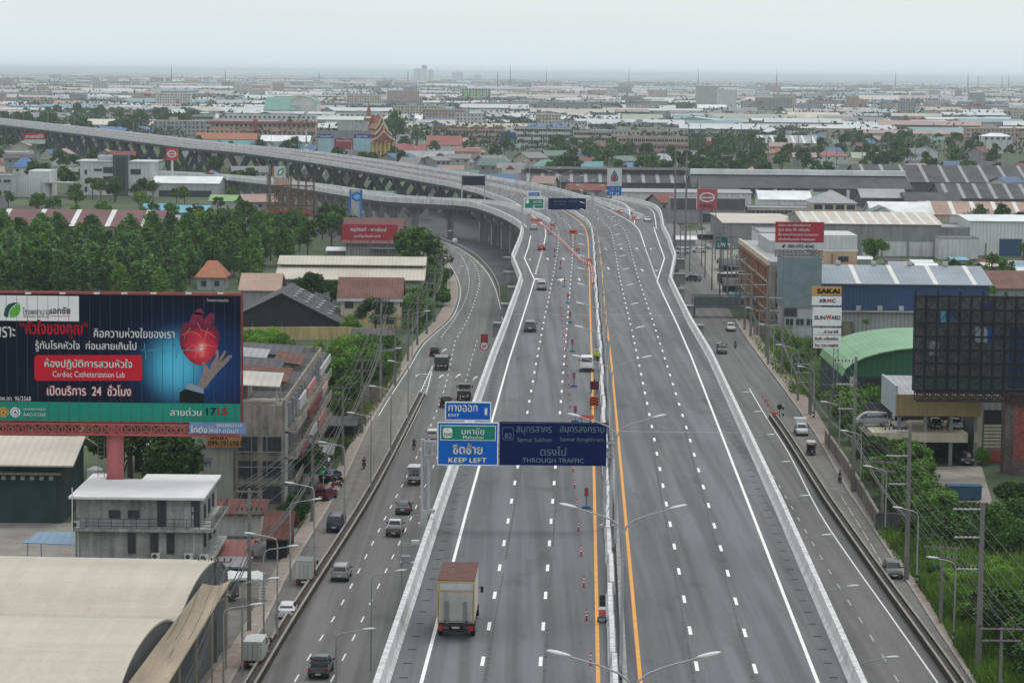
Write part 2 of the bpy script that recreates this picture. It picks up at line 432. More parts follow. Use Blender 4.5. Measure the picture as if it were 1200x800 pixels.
rd.strip(off(.0 + 1.0), .2, dz, 1)
for ln, s0 in ((LA, 4), (LB, 4.2), (LC, 3), (LD, 2.2)): dashes(rd, ln, 3.0, 12.0, .24, dz, 1, s0)
for ln, o in ((LA, .35), (LB, .3), (LC, -.35), (LD, -.3)):      # sealed lane seams
    q = shift(ln, o); a0 = 0
    for k in range(2, len(q) - 6, 5): rd.strip(q[k:k + 5 + (k % 3 > 0)], .09 + .05*(k % 4), dz - .003, 5)
# dense short dashes where the slip lanes leave
e1 = [DP(627.5, 321), DP(635, 295)]; dashes(rd, e1, 2.0, 4.2, .35, dz, 1)
e2 = [DP(769, 325.6), DP(756, 290.6)]; dashes(rd, e2, 2.0, 4.2, .35, dz, 1)
# expansion joints
def at_Y(path, Y):
    for a, b in zip(path, path[1:]):
        if (a.y - Y) * (b.y - Y) <= 0 and a.y != b.y: return a + (b - a) * ((Y - a.y) / (b.y - a.y))
    return path[-1]
for py in (505, 369, 322, 264):
    Y = DP(690, py).y; rd.strip([at_Y(LE, Y) + Vector((.05, 0, 0)), at_Y(RE, Y) - Vector((.05, 0, 0))], .35 if py > 400 else .5, dz + .01, 3)
# scupper grilles along both shoulders
for ln, sg in ((LE, 1), (RE, -1)):
    s = 3
    while s < 420:
        q = sub(ln, s, s + .3)
        if len(q) > 1: rd.strip([p + Vector((sg * .75, 0, 0)) for p in q], .55, dz, 4)
        s += 4.5
# lane arrows (shaft and head) drawn flat on the deck
def arrow(mb, c, dirv, L, kind=0, m=1, dz=.012):
    c = Vector(c) + Vector((0, 0, dz)); d = Vector((dirv[0], dirv[1], 0)).normalized(); u = Vector((d.y, -d.x, 0))
    mb.face([c - u*.12, c + u*.12, c + u*.12 + d*L*.62, c - u*.12 + d*L*.62], m)
    if kind == 0: mb.face([c - u*.45 + d*L*.62, c + u*.45 + d*L*.62, c + d*L], m)
    else:
        k = kind; e = c + d*L*.6
        mb.face([e, e + u*k*1.0 + d*.5, e + u*k*1.0 + d*.95, e + d*.5], m)
        mb.face([e + u*k*1.0 + d*.1, e + u*k*1.7 + d*.75, e + u*k*1.0 + d*1.35], m)
for x, y, k in ((621.5, 303, -1), (642.5, 302.6, 0), (661, 302.6, 0), (679, 300, 0), (711, 291, 0), (729, 290.5, 0), (747.5, 290.5, 0), (763, 290.5, 1), (714, 314, 0), (754, 316, 0), (770, 316, 1), (658, 328, 0), (679.5, 327, 0)):
    arrow(rd, DP(x, y + 2), (-.02, 1), 7.0, k)
# merge arrow bent to the right, by the kink
c = DP(627, 326); rd.face([c + Vector(v) for v in ((0, 0, .02), (0, -3, .02), (4.2, -10, .02), (4.6, -7, .02))], 1); rd.face([c + Vector(v) for v in ((3.3, -10, .022), (5.4, -10, .022), (6.6, 1, .022), (4.6, -3, .022))], 1)
c = Vector((0, 0, 0))
struct(rd, 'elevated_road', [mAsph, mWhite, mYel, mJoint, mDark, M('seam_asphalt', (.088, .091, .096), .9, .4, 1.5)])

# ---- the ramp that leaves on the left
def _rp(x, y, z, d):
    p = P(x, y, z + d); p.z = z; return p
RN = [_rp(*a) for a in ((614, 270, 12.23, 0), (612.5, 265.5, 12.23, 0), (604, 256, 12.23, .8), (585, 245.5, 12.2, 1.1), (560, 237.3, 12.1, 1.1), (541, 234.5, 12, 1.1), (497, 232.3, 11.8, 1.1), (455, 230.2, 11.4, 1.1), (425, 226.5, 10.8, 1.1), (367, 217.5, 9.6, 1.1), (330, 213, 8.8, 1.1), (280, 207.5, 7.6, 1.1), (225, 203, 6.2, 1.1), (150, 199.5, 5, 1.1), (70, 196, 4, 1.1))]
RN = resample(catmull(RN, 6), 8)
RFw = [8.6 + 0 * k for k in range(len(RN))]
RF = [p for p in shift(RN, 9.0)]
# the far edge is pulled into the junction nose at the start
for k in range(6):
    t = k / 6; q = DP(640, 270); RF[k] = q.lerp(RF[k], t ** .7); RF[k].z = RN[k].z
rr = MB(); A = [p + Vector((0, 0, -.012)) for p in RN]; B = [p + Vector((0, 0, -.012)) for p in RF]
rr.ribbon(A, B, 0); rr.strip(shift(RN, 1.0, 0)[2:], .22, .0, 1); rr.strip(shift(RN, 7.9, 0)[5:], .22, .0, 1)
struct(rr, 'ramp_road', [mAsph, mWhite])
# ---- the ramp that joins on the right
RP = [DP(x, y) for x, y in ((775, 268), (773.5, 257), (771, 249), (765, 243.5), (755, 239.6), (742, 236.6), (728, 234.4), (716, 232.6))]
RP = resample(catmull(RP, 6), 8)
RPi = shift(RP, -8.5)
r2 = MB(); r2.ribbon([p + Vector((0, 0, -.012)) for p in RPi], [p + Vector((0, 0, -.012)) for p in RP], 0)
r2.strip(shift(RP, -1.4), .22, 0, 1); r2.strip(shift(RP, -7.6)[3:], .22, 0, 1)
struct(r2, 'slip_road', [mAsph, mWhite])

# ---------------------------------------------------------------- viaducts
via = thing('expressway_viaduct', 'wide pale concrete expressway viaduct running up the middle and curving away to the left', 'viaduct', (0, 0, 0))
prof = [(0, -.02), (-.22, .30), (-.34, 1.1), (-.72, 1.1), (-.80, .9), (-.80, -.75), (0, -.75)]
profR = [(-a, b) for a, b in prof]
def dense(p, st=6): return resample(p, st)
pb = MB(); pb.sweep(LE, prof, 0); pb.build('parapet', mConc, via)
pb = MB(); pb.sweep(RE, profR, 0); pb.build('parapet', mConc, via)
pb = MB(); pb.sweep(NL, prof, 0); pb.build('parapet', mConc, via)
pb = MB(); pb.sweep([DP(752, 256)] + NR[1:], profR, 0); pb.build('parapet', mConc, via)
# median wall of precast blocks, stepping a little sideways
mw = MB(); med = resample(MB0, 13.0)
for k in range(len(med) - 1):
    a, b = med[k], med[k + 1]; o = (.0, .16, .05)[k % 3]
    a = a + Vector((o, 0, 0)); b = b + Vector((o, 0, 0)); h = .95 + .07 * (k % 2)
    mw.sweep([a, a.lerp(b, .985)], [(-.3, 0), (-.2, .25), (-.16, h), (.16, h), (.2, .25), (.3, 0)], 0)
mw.build('median_barrier', mConc, via)
mw = MB(); mw.sweep(shift(MB0, .78)[:110], [(-.2, 0), (-.16, .55), (.16, .55), (.2, 0)], 0); mw.build('median_kerb', mConcD, via)
# box girders under the deck
gd = MB()
for k in range(len(deckA) - 1):
    q = []
    for a, b in ((deckA[k], deckB[k]), (deckA[k + 1], deckB[k + 1])):
        d = (b - a).normalized(); z0 = Vector((0, 0, -.25)); z1 = Vector((0, 0, -1.0)); z2 = Vector((0, 0, -2.5))
        q.append([a + z0 - d*.3, b + z0 + d*.3, b + z1 + d*.3, b - d*1.8 + z2, a + d*1.8 + z2, a + z1 - d*.3])
    gd.loft(q, 0)
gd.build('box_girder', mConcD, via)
# piers of the straight part: wide crossheads whose ends stick out beyond the parapets
def pier(parent, a, b, ztop, ext_a, ext_b, cw=2.4, ch=2.2, name='pier'):
    p = MB(); d = (b - a); L = d.length; d.normalize()
    q0 = a - d * ext_a; q1 = b + d * ext_b
    q0.z = q1.z = ztop - ch / 2; p.bar(q0, q1, cw, ch)
    q0.z = q1.z = ztop + .12; p.bar(q0, q1, cw + .5, .25)
    for t in (.06, .94):
        c = q0.lerp(q1, t); p.bar((c.x, c.y, 0), (c.x, c.y, ztop - ch), 2.2, 2.0)
    return p.build(name, mConcD, parent)
for Y in (150, 195, 240, 285, 330, 375, 420, 465, 510, 555, 600, 650, 700):
    a = at_Y(LE, Y); b = at_Y(RE, Y); z = a.z - 2.6
    e = 3.2 if 440 < Y < 680 else -2.5
    if 440 < Y < 680: pier(via, a, b, z + 1.2, e, e)
    else: pier(via, a, b, z, e, e)
# V-shaped piers of the far curve
s = 60.0
while s < plen(NE) - 20:
    q = sub(NE, s, s + 2); d = (q[1] - q[0]).normalized(); u = Vector((d.y, -d.x, 0)); zt = q[0].z - 2.2
    p = MB()
    for o in (6.5, 22.5):
        c = q[0] + u * o; foot = Vector((c.x, c.y, 2.5))
        for sg in (-1, 1): p.bar(foot + u * sg * .8, Vector((c.x, c.y, zt)) + u * sg * 6.0, 2.0, 2.0)
        p.bar((c.x, c.y, 0), (c.x, c.y, 3.2), 3.6, 2.6)
    p.bar(Vector((*(q[0] + u * .3)[:2], zt)), Vector((*(q[0] + u * 29)[:2], zt)), 2.2, 1.6)
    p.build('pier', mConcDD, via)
    s += 36
# ramp viaducts
rv = thing('ramp_viaduct', 'curved concrete ramp viaduct on hammerhead columns left of the expressway', 'viaduct')
b_ = MB(); b_.sweep(RN, prof); b_.build('parapet', mConc, rv)
b_ = MB(); b_.sweep(RF[5:], profR); b_.build('parapet', mConc, rv)
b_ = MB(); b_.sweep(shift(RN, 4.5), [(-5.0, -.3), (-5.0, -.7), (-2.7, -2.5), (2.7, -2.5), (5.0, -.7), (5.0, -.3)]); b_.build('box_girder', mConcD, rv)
s = 30.0
while s < plen(RN) - 6:
    q = sub(RN, s, s + 2); d = (q[1] - q[0]).normalized(); u = Vector((d.y, -d.x, 0)); c = q[0] + u * 4.5; zt = q[0].z - 2.5
    p = MB()
    rg = []
    for z, hw in ((0, 1.4), (zt - 3.2, 1.4), (zt - .9, 3.8), (zt, 4.0)):
        o_ = Vector((c.x, c.y, z)); rg.append([o_ - u*hw - d*1.1, o_ + u*hw - d*1.1, o_ + u*hw + d*1.1, o_ - u*hw + d*1.1])
    p.loft(rg); p.build('pier', mConcD, rv); s += 20
sv = thing('slip_viaduct', 'short curved slip road viaduct merging on the right of the expressway', 'viaduct')
b_ = MB(); b_.sweep(RP, profR); b_.build('parapet', mConc, sv)
b_ = MB(); b_.sweep(RPi[6:], prof); b_.build('parapet', mConc, sv)
b_ = MB(); b_.sweep(shift(RP, -4.2), [(-4.8, -.3), (-4.8, -.7), (-2.5, -2.3), (2.5, -2.3), (4.8, -.7), (4.8, -.3)]); b_.build('box_girder', mConcD, sv)
for s in (20, 60, 100, 140):
    q = sub(RP, s, s + 2)
    if len(q) < 2: break
    c = q[0] + Vector((-4, 0, 0)); p = MB(); p.bar((c.x, c.y, 0), (c.x, c.y, q[0].z - 2.3), 2.4, 2.0); p.build('pier', mConcD, sv)

# ---------------------------------------------------------------- roads at ground level
def G(*pts, z=.04): return [P(x, y, z) for x, y in pts]
LL = G((225, 880), (270, 800), (300, 750), (322, 705), (345, 660), (382, 600), (407, 555), (440, 487), (477, 430), (495, 402), (525, 375), (535, 355), (537, 337), (532, 322), (525, 310), (517, 298), (508, 290), (494, 283), (478, 277.5), (455, 272))
LR = G((500, 880), (520, 800), (525, 750), (530, 700), (540, 660), (545, 600), (555, 555), (570, 490), (588, 430), (592, 402), (592, 375), (588, 355), (582.5, 337), (575, 322), (564, 309), (551, 298), (534, 288.5), (515, 281.5), (495, 276), (470, 271))
LL = catmull(LL, 4); LR = catmull(LR, 4)
lr = MB(); lr.ribbon(LL, LR, 0)
bl = catmull(G((262, 850), (297, 795), (345, 717), (417, 610), (455, 538), (494, 463)), 4)       # planted barrier line
def GP(*pts, z=.04): return catmull(G(*pts, z=z), 4)
# service lane in a paler surface
lr.ribbon([p + Vector((0, 0, .006)) for p in LL[:len(bl)]], [p + Vector((0, 0, .006)) for p in bl], 2) if False else None
l1 = GP((330, 825), (360, 773), (401.7, 705), (451.7, 606), (489, 534), (507.5, 492), (521, 455), (529, 420), (534, 395)); dashes(lr, l1, 3, 9, .16, .008, 1)
l2 = GP((372, 825), (401, 773.5), (434, 706), (482, 606), (513, 534), (530, 492), (543, 455), (553, 420), (560, 395)); dashes(lr, l2, 3, 9, .16, .008, 1)
l3 = GP((517, 395), (534, 372), (546, 350), (550, 330), (547, 313), (540, 299), (527, 289)); dashes(lr, l3, 2, 5, .2, .008, 1)
l4 = GP((536, 395), (550, 370), (558, 347), (562, 330), (559, 315), (551, 303), (537, 293)); dashes(lr, l4, 3, 9, .2, .008, 1)
lr.strip(GP((305, 797), (352, 717), (424, 604), (461, 538), (497, 466), (507, 430)), .16, .008, 1)
lr.strip(GP((492, 461), (507, 428)), .16, .008, 1)
for k in range(9):
    a = Vector(P(493 + k * 1.6, 459 - k * 3.3, .05)); b = Vector(P(498 + k * 1.05, 459 - k * 3.3, .05)); lr.strip([a, b], .3, .002, 1)
lr.strip([p + Vector((-.6, 0, 0)) for p in LR[40:]], .16, .008, 1); lr.strip([p + Vector((.5, 0, 0)) for p in LL[28:60]], .14, .008, 1)
for x, y in ((514, 443), (534, 442), (554, 445), (487, 441), (518, 412)): arrow(lr, P(x, y, .05), (.12, 1), 6, 1 if x == 487 else 0)
struct(lr, 'frontage_road', [mAsph2, mWhite, mAsph3])
sl = MB(); n = len(bl); LLs = LL[:]
# service lane sheet between the left kerb and the barrier
SA = GP((225, 880), (270, 800), (300, 750), (322, 705), (345, 660), (382, 600), (407, 555), (440, 487), (462, 455), z=.046)
SB = GP((245, 880), (293, 800), (325, 750), (353, 705), (382, 660), (422, 600), (447, 555), (480, 490), (493, 462), z=.046)
sl.ribbon([p + Vector((.02, 0, 0)) for p in SA], SB, 0); struct(sl, 'service_lane', [mAsph3])
def kerb_and_walk(name, inner, outer, h=.14):
    m = MB(); m.ribbon([p + Vector((0, 0, h)) for p in inner], [p + Vector((0, 0, h)) for p in outer], 0)
    m.sweep(inner, [(-.16, -.03), (-.16, h + .008), (.16, h + .008), (.16, -.03)], 1)
    return struct(m, name, [mPave, mKerb])
kerb_and_walk('pavement', LL[4:len(SA)][:40] if False else GP((232, 868), (269, 800), (299, 750), (321, 705), (344, 660), (381, 600), (406, 555), (439, 487), (476, 430), (494, 402), (524, 375), (534, 355), (536, 337), (531, 322), (524, 310)),
              GP((200, 868), (243, 800), (276, 750), (302, 705), (327, 660), (364, 600), (392, 555), (430, 487), (468, 430), (484, 402), (510, 375), (521, 355), (524, 337), (520, 322), (515, 310)))
RL = GP((905, 880), (940, 800), (900, 690), (868, 605), (840, 520), (818, 456), (805, 418), (797, 397), (790, 374), (785, 350), (780, 330), (777, 310), (773, 290), (768, 270), (760, 252))
RR = GP((1186, 880), (1139, 800), (1068, 690), (1018, 612), (962, 520), (917, 456), (889, 418), (875, 397), (861, 374), (847, 350), (835, 330), (824, 310), (812, 290), (799, 270), (786, 252))
rg_ = MB(); rg_.ribbon(RL, RR, 0)
rg_.strip(GP((1120, 832), (1097, 797), (1030, 702), (1005, 667), (960, 600), (925, 532), (900, 492), (878, 455)), .18, .008, 1)
rdash = GP((1068, 825), (1052, 797), (1037, 772), (1008, 725), (982, 685), (950, 632), (915, 572), (890, 530), (860, 470)); dashes(rg_, rdash, 3, 9, .16, .008, 2)
rsv = GP((1150, 840), (1122, 797), (1087, 745), (1052, 690), (1010, 620), (985, 580)); dashes(rg_, rsv, 7, 9, .13, .012, 2)
struct(rg_, 'frontage_road', [mAsph2, mWhite, mWhiteOld])
RS = GP((1162, 855), (1128, 800), (1043, 677), (986, 602), (962, 570), (925, 512), (908, 489), z=.046)
RT = GP((1172, 855), (1138, 800), (1060, 677), (1012, 602), (993, 575), (956, 512), (941, 489), z=.046)
s2 = MB(); s2.ribbon(RS, [p - Vector((.03, 0, 0)) for p in RT], 0); struct(s2, 'service_lane', [mAsph3])
kerb_and_walk('pavement', GP((1180, 868), (1141, 800), (1096, 732), (1061, 677), (1019, 612), (989, 567), (958, 512), (919, 456), (877, 399), (862, 374)),
              GP((1205, 868), (1162, 800), (1106, 732), (1074, 682), (1036, 627), (1004, 567), (974, 512), (939, 456), (893, 399), (876, 374)))
# planted concrete dividers between frontage road and service lane
mDiv = M('mossy_divider', (.06, .055, .047), .95, .4, .8, fine=.3)
mDivTop = M('divider_edge', (.30, .285, .26), .9, .2, .8)
def divider(label, path):
    t = thing('lane_divider', label, 'divider', path[0]); t.location = (0, 0, 0)
    m = MB(); m.sweep(path, [(-.55, 0), (-.55, .75), (-.33, .75), (-.33, .55), (.33, .55), (.33, .75), (.55, .75), (.55, 0)]); m.build('planter_wall', mDiv, t)
    m = MB(); m.sweep(path, [(-.58, .752), (-.58, .82), (-.35, .82), (-.35, .752)]); m.sweep(path, [(.35, .752), (.35, .82), (.58, .82), (.58, .752)]); m.build('coping', mDivTop, t)
    return t
divider('long dark planted divider beside the left frontage road', GP((268, 850), (300, 797), (348, 717), (420, 604), (457, 538), (495, 463), z=.03))
divider('long dark planted divider beside the right frontage road', GP((1152, 850), (1119, 800), (1080, 745), (1035, 683), (977, 600), (960, 574), (922, 514), (905, 490), z=.03))
# guard rail by the left road under the ramp
gr = MB(); q = GP((586, 350), (584, 337), (577, 322), (566, 308.5), (553, 297.5), (536, 288), (517, 281))
q = resample(q, 4)
for p in q: gr.bar(p, p + Vector((0, 0, .8)), .12, .12)
gr.sweep(q, [(-.05, .5), (-.05, .8), (.05, .8), (.05, .5)])
tag(gr.build('guard_rail', M('galvanised', (.42, .43, .44), .5, .1, 1, metal=.4)), 'grey steel guard rail on the outside of the bend under the ramp', 'guard rail')
# ================================================================ buildings
OCC = []                         # footprints taken: (x, y, half-width, half-depth)
def occ(x, y, hw, hd): OCC.append((x, y, hw, hd))
def free(x, y, r):
    for a, b, c, d in OCC:
        if abs(x - a) < c + r and abs(y - b) < d + r: return False
    return True
cWall = {
 'white': M('wall_white', (.58, .585, .58), .85, .08, .15, streak=.25), 'cream': M('wall_cream', (.55, .50, .39), .85, .1, .2, streak=.25),
 'grey': M('wall_grey', (.26, .265, .27), .85, .1, .2, streak=.25), 'dgrey': M('wall_dark_grey', (.09, .093, .1), .85, .15, .2, streak=.2),
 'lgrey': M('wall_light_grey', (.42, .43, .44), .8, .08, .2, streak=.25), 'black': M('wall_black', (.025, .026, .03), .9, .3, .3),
 'concrete': M('raw_concrete_wall', (.34, .345, .335), .9, .3, .35, fine=.12, streak=.4), 'yellow': M('wall_yellow', (.50, .42, .21), .85, .12, .3, streak=.3),
 'blue': M('blue_metal_wall', (.022, .06, .15), .5, .08, .2, stripe=('X', .8, .12)), 'green': M('dark_green_wall', (.03, .06, .055), .8, .3, .3, streak=.3),
 'pink': M('wall_pink', (.50, .33, .29), .85, .1, .2, streak=.25), 'peach': M('wall_peach', (.55, .40, .26), .85, .1, .2, streak=.2),
 'beige': M('wall_beige', (.46, .41, .33), .85, .1, .2, streak=.25), 'red': M('wall_red', (.33, .07, .06), .85, .15, .2),
 'corr': M('corrugated_wall', (.30, .305, .31), .55, .1, .2, stripe=('X', .9, .14)), 'corrw': M('white_corrugated_wall', (.56, .57, .57), .55, .08, .2, stripe=('X', 1.1, .08)),
 'stained': M('stained_plaster', (.285, .262, .228), .9, .32, .4, fine=.15, streak=.55), 'olive': M('wall_olive', (.24, .25, .19), .8, .1, .2),
 'skyblue': M('wall_sky_blue', (.16, .32, .46), .8, .1, .2), 'terracotta': M('terracotta_wall', (.38, .19, .12), .9, .2, .3, streak=.3)}
def roofm(n, c, st=.1, rough=.5, var=.2, ax='X', per=.9): return M(n, c, rough, var, .12, stripe=(ax, per, st), streak=0)
cRoof = {
 'white': roofm('roof_white', (.66, .68, .69), .03), 'grey': roofm('roof_grey', (.27, .28, .29)), 'dark': M('roof_old_fibre_cement', (.075, .076, .08), .9, .35, .12, fine=.2, stripe=('X', 1.2, .12)),
 'beige': roofm('roof_beige', (.47, .43, .365), .05), 'cream': roofm('roof_cream', (.53, .50, .43), .02, var=.05), 'maroon': roofm('roof_maroon', (.13, .042, .045), .12),
 'blue': roofm('roof_blue', (.05, .14, .32)), 'lblue': roofm('roof_light_blue', (.12, .33, .45)), 'greyblue': roofm('roof_grey_blue', (.22, .26, .30), .06),
 'green': roofm('roof_green', (.09, .25, .19)), 'lgreen': roofm('roof_pale_green', (.15, .31, .16), .05), 'red': roofm('roof_red', (.24, .06, .055)),
 'orange': M('roof_orange_tile', (.36, .15, .085), .8, .15, .6, fine=.15, stripe=('X', .5, .15)), 'tile': M('roof_brown_tile', (.17, .085, .075), .85, .28, .35, fine=.15, stripe=('X', .6, .12)),
 'rust': M('roof_rusty', (.115, .048, .038), .85, .4, .5, fine=.25, stripe=('X', .8, .12)), 'salmon': M('roof_salmon', (.36, .25, .20), .85, .2, .1, fine=.2),
 'olive': roofm('roof_olive', (.27, .30, .22), .05), 'teal': roofm('roof_teal', (.07, .24, .25)), 'bright_green': roofm('awning_green', (.21, .36, .15))}
mGlass = M('window_glass', (.035, .045, .055), .15, .4, .5, spec=.6)
mFrame = M('window_frame', (.45, .45, .44), .6, .05)
mFrameD = M('dark_window_frame', (.07, .07, .075), .6, .05)
mSkyD = M('dull_skylight', (.27, .28, .28), .7, .2, .5)
mSky = M('skylight_sheet', (.62, .63, .60), .6, .1, .5)
WC = {}
def window(parent, x, y, z, wd, ht, face='F', fr=None, name='window', gl=None):
    """framed window part centred at local (x, y, z) on a wall facing F (-y), R (+x) or L (-x)"""
    k = (round(wd, 1), round(ht, 1), (fr or mFrame).name, (gl or mGlass).name)
    if k not in WC:
        m = MB(); a, b = k[0] / 2, k[1] / 2
        m.bx(-a, a, -.05, .02, -b, b, 1); m.bx(-a, a, -.09, .0, b, b + .09, 0); m.bx(-a - .05, a + .05, -.16, .0, -b - .1, -b, 0)
        m.bx(-a - .07, -a, -.09, 0, -b, b + .09, 0); m.bx(a, a + .07, -.09, 0, -b, b + .09, 0)
        if k[0] > 1: m.bx(-.04, .04, -.08, -.05, -b, b, 0)
        WC[k] = m.mesh('window', [fr or mFrame, gl or mGlass])
    o = bpy.data.objects.new(name, WC[k]); COL.objects.link(o); o.parent = parent; o.location = (x, y, z)
    o.rotation_euler = (0, 0, {'F': 0, 'R': math.pi / 2, 'L': -math.pi / 2}[face]); return o
def foot(px0, px1, yb):
    pc = (px0 + px1) / 2; Y = P(pc, yb).y; x0 = PXX(px0, Y, 0); x1 = PXX(px1, Y, 0); return pc, Y, x0, x1
def shed(name, label, cat, px0, px1, yb, ye, yr, depth, axis='x', wall='grey', roof='grey', strips=0, door=0, group=None, over=.6, rz=0, arch=False, parts=None, monitor=False, side=None):
    pc, Y, x0, x1 = foot(px0, px1, yb); W = x1 - x0; cx = (x0 + x1) / 2
    root = thing(name, label, cat, (cx, Y, 0), rz, group); occ(cx, Y + depth / 2, W / 2 + 2, depth / 2 + 2)
    ze = PY(pc, ye, Y).z; zr = PY(pc, yr, Y + (depth / 2 if axis == 'x' else 0)).z; zr = max(zr, ze + .3)
    h = W / 2; wm = cWall[wall]; rm = cRoof[roof]
    m = MB()
    if arch: sec = [(math.cos(math.pi * (1 - k / 14)), math.sin(math.pi * k / 14)) for k in range(15)]
    else: sec = [(-1, 0), (0, 1), (1, 0)]
    if axis == 'x':
        pr = [(depth / 2 + a * depth / 2, ze + b * (zr - ze)) for a, b in sec]
        m.loft([[(sx, 0, 0)] + [(sx, y, z) for y, z in pr] + [(sx, depth, 0)] for sx in (-h, h)], 0)
    else:
        pr = [(a * h, ze + b * (zr - ze)) for a, b in sec]
        m.loft([[(-h, y, 0)] + [(x, y, z) for x, z in pr] + [(h, y, 0)] for y in (0, depth)], 0)
    m.build('wall', wm, root)
    r = MB()
    def line(k, t, o):
        a, z = pr[k]
        return (t, a, z + o) if axis == 'x' else (a, t, z + o)
    e = (h + over) if axis == 'x' else depth + over
    s0 = -e if axis == 'x' else -over
    if not arch:
        (a0, z0), (a1, z1), (a2, z2) = pr
        sl = (z1 - z0) / max(.1, a1 - a0); pr = [(a0 - over, z0 - over * sl), (a1, z1), (a2 + over, z2 - over * sl)]
    top = [.22] * len(pr)
    r.loft([[line(k, t, .22) for k in range(len(pr))] + [line(k, t, .03) for k in range(len(pr) - 1, -1, -1)] for t in (s0, e)], 0)
    if strips:
        for i in range(strips):
            t = s0 + (e - s0) * (i + .5) / strips; wd = min(1.6, (e - s0) / strips * .25)
            r.face([line(0, t - wd/2, .245), line(0, t + wd/2, .245), line(len(pr)//2, t + wd/2, .245), line(len(pr)//2, t - wd/2, .245)], 1)
            if axis == 'y': r.face([line(2, t - wd/2, .245), line(1, t - wd/2, .245), line(1, t + wd/2, .245), line(2, t + wd/2, .245)], 1)
    r.build('roof', [rm, mSkyD if roof == 'dark' else mSky], root)
    if monitor:
        c = MB(); L = h * .96
        c.bx(-L, L, depth*.36, depth*.64, zr - .8, zr + .9, 0); c.build('ridge_vent', cWall['dgrey'], root)
        c = MB(); c.loft([[(t, depth*.32, zr + .8), (t, depth*.5, zr + 1.7), (t, depth*.68, zr + .8), (t, depth*.68, zr + .6), (t, depth*.5, zr + 1.5), (t, depth*.32, zr + .6)] for t in (-L - .5, L + .5)]); c.build('vent_roof', rm, root)
    for i in range(door):
        t = -h + W * (i + .5) / door; d = MB(); dw = min(2.2, W / door * .3); d.bx(t - dw, t + dw, -.08, .05, 0, min(4.5, ze * .75)); d.build('door', cWall['dgrey'], root)
    return root, W, ze, zr, Y
def block(name, label, cat, px0, px1, yb, yt, depth, wall='white', floors=3, nx=6, win=(1.4, 1.3), group=None, rz=0, sides='', ny=3, parapet=.5, roof='grey', slabs=False, z0=0, fr=None, gl=None):
    pc, Y, x0, x1 = foot(px0, px1, yb); W = x1 - x0; cx = (x0 + x1) / 2; H = PY(pc, yt, Y).z
    root = thing(name, label, cat, (cx, Y, 0), rz, group); occ(cx, Y + depth / 2, W / 2 + 2, depth / 2 + 2)
    h = W / 2; m = MB(); m.bx(-h, h, 0, depth, 0, H - parapet)
    m.build('wall', cWall[wall], root)
    m = MB(); m.bx(-h - .1, h + .1, -.1, depth + .1, H - parapet + .003, H - parapet + .15); 
    for a in ((-h - .1, h + .1, -.1, .12), (-h - .1, h + .1, depth - .12, depth + .1), (-h - .1, -h + .12, .12, depth - .12), (h - .12, h + .1, .12, depth - .12)): m.bx(*a, H - parapet + .15, H)
    m.build('roof', cRoof[roof] if roof in cRoof else cWall[roof], root)
    fh = (H - parapet) / floors
    if slabs:
        for f in range(1, floors): m = MB(); m.bx(-h - .05, h + .05, -1.1, -.003, f * fh - .12, f * fh + .12); m.bx(-h, h, -1.1, -1.0, f * fh + .12, f * fh + .9); m.build('balcony', cWall[wall], root)
    for f in range(floors):
        z = f * fh + fh * .55
        for i in range(nx): window(root, -h + W * (i + .5) / nx, -.02, z, win[0], win[1], 'F', fr, gl=gl)
        for s in sides:
            for j in range(ny): window(root, (h + .02) if s == 'R' else (-h - .02), depth * (j + .5) / ny, z, win[0], win[1], s, fr, gl=gl)
    return root, W, H, Y
def part(root, name, mat, *boxes, smooth=False):
    m = MB()
    for b in boxes: m.bx(*b)
    return m.build(name, mat, root, smooth)

# ---------------------------------------------------------------- left, near the camera
# cream warehouse with a row of barrel vaults
t = thing('vaulted_warehouse', 'big cream warehouse with a row of rounded barrel roofs in the near corner', 'warehouse', (-28.2 + 245*math.sin(-.047), 245 - 245*math.cos(.047), 0), -.047)
occ(-48, 230, 25, 45)
w_ = MB(); r_ = MB(); XL = -45; ends = MB()
for c in (245, 217, 189):
    hw = 13.95; zs, rise = 6.2, 3.55
    pr = [(c + hw * math.cos(math.pi - math.pi * k / 20), zs + rise * math.sin(math.pi * k / 20)) for k in range(21)]
    r_.loft([[(x, y, z + .18) for y, z in pr] + [(x, y, z) for y, z in pr[::-1]] for x in (XL, .5)], 0)
    ends.face([(.46, c - hw, 0)] + [(.46, y, z + .06) for y, z in pr] + [(.46, c + hw, 0)])
for c in (245, 217):             # faint lap seams and translucent strips in the roofing
    for dy, wd in ((-6, .12), (5, .1)):
        z = 6.2 + 3.55 * math.sqrt(1 - (dy / 13.95) ** 2)
        r_.face([(XL, c + dy - wd, z + .16), (.4, c + dy - wd, z + .16), (.4, c + dy + wd, z + .20), (XL, c + dy + wd, z + .20)], 1)
r_.build('roof', [M('cream_vault_roofing', (.47, .435, .36), .6, .09, .12, fine=.05, stretch=(.25, 1.4, 1), tracks=.06), M('roof_seam', (.47, .44, .37), .6, .1)], t, False)
ends.build('gable_wall', M('grey_gable', (.13, .135, .14), .85, .12, .3, streak=.2), t)
w_.bx(XL, -1.0, 175.2, 258.8, 0, 6.1); w_.build('wall', cWall['lgrey'], t)
pts = [P(238, 683, 9.3), P(270, 679, 7.8), P(196, 800, 7.8), P(150, 800, 9.3)]; _mi = Matrix.Translation(t.location) @ Matrix.Rotation(-.047, 4, 'Z'); _mi.invert()
pts2 = [_mi @ p for p in pts]
m = MB()
A = [pts2[0].lerp(pts2[3], k / 12) for k in range(13)]; B = [pts2[1].lerp(pts2[2], k / 12) for k in range(13)]
A += [A[-1] + (A[-1] - A[-2]) * 3]; B += [B[-1] + (B[-1] - B[-2]) * 3]
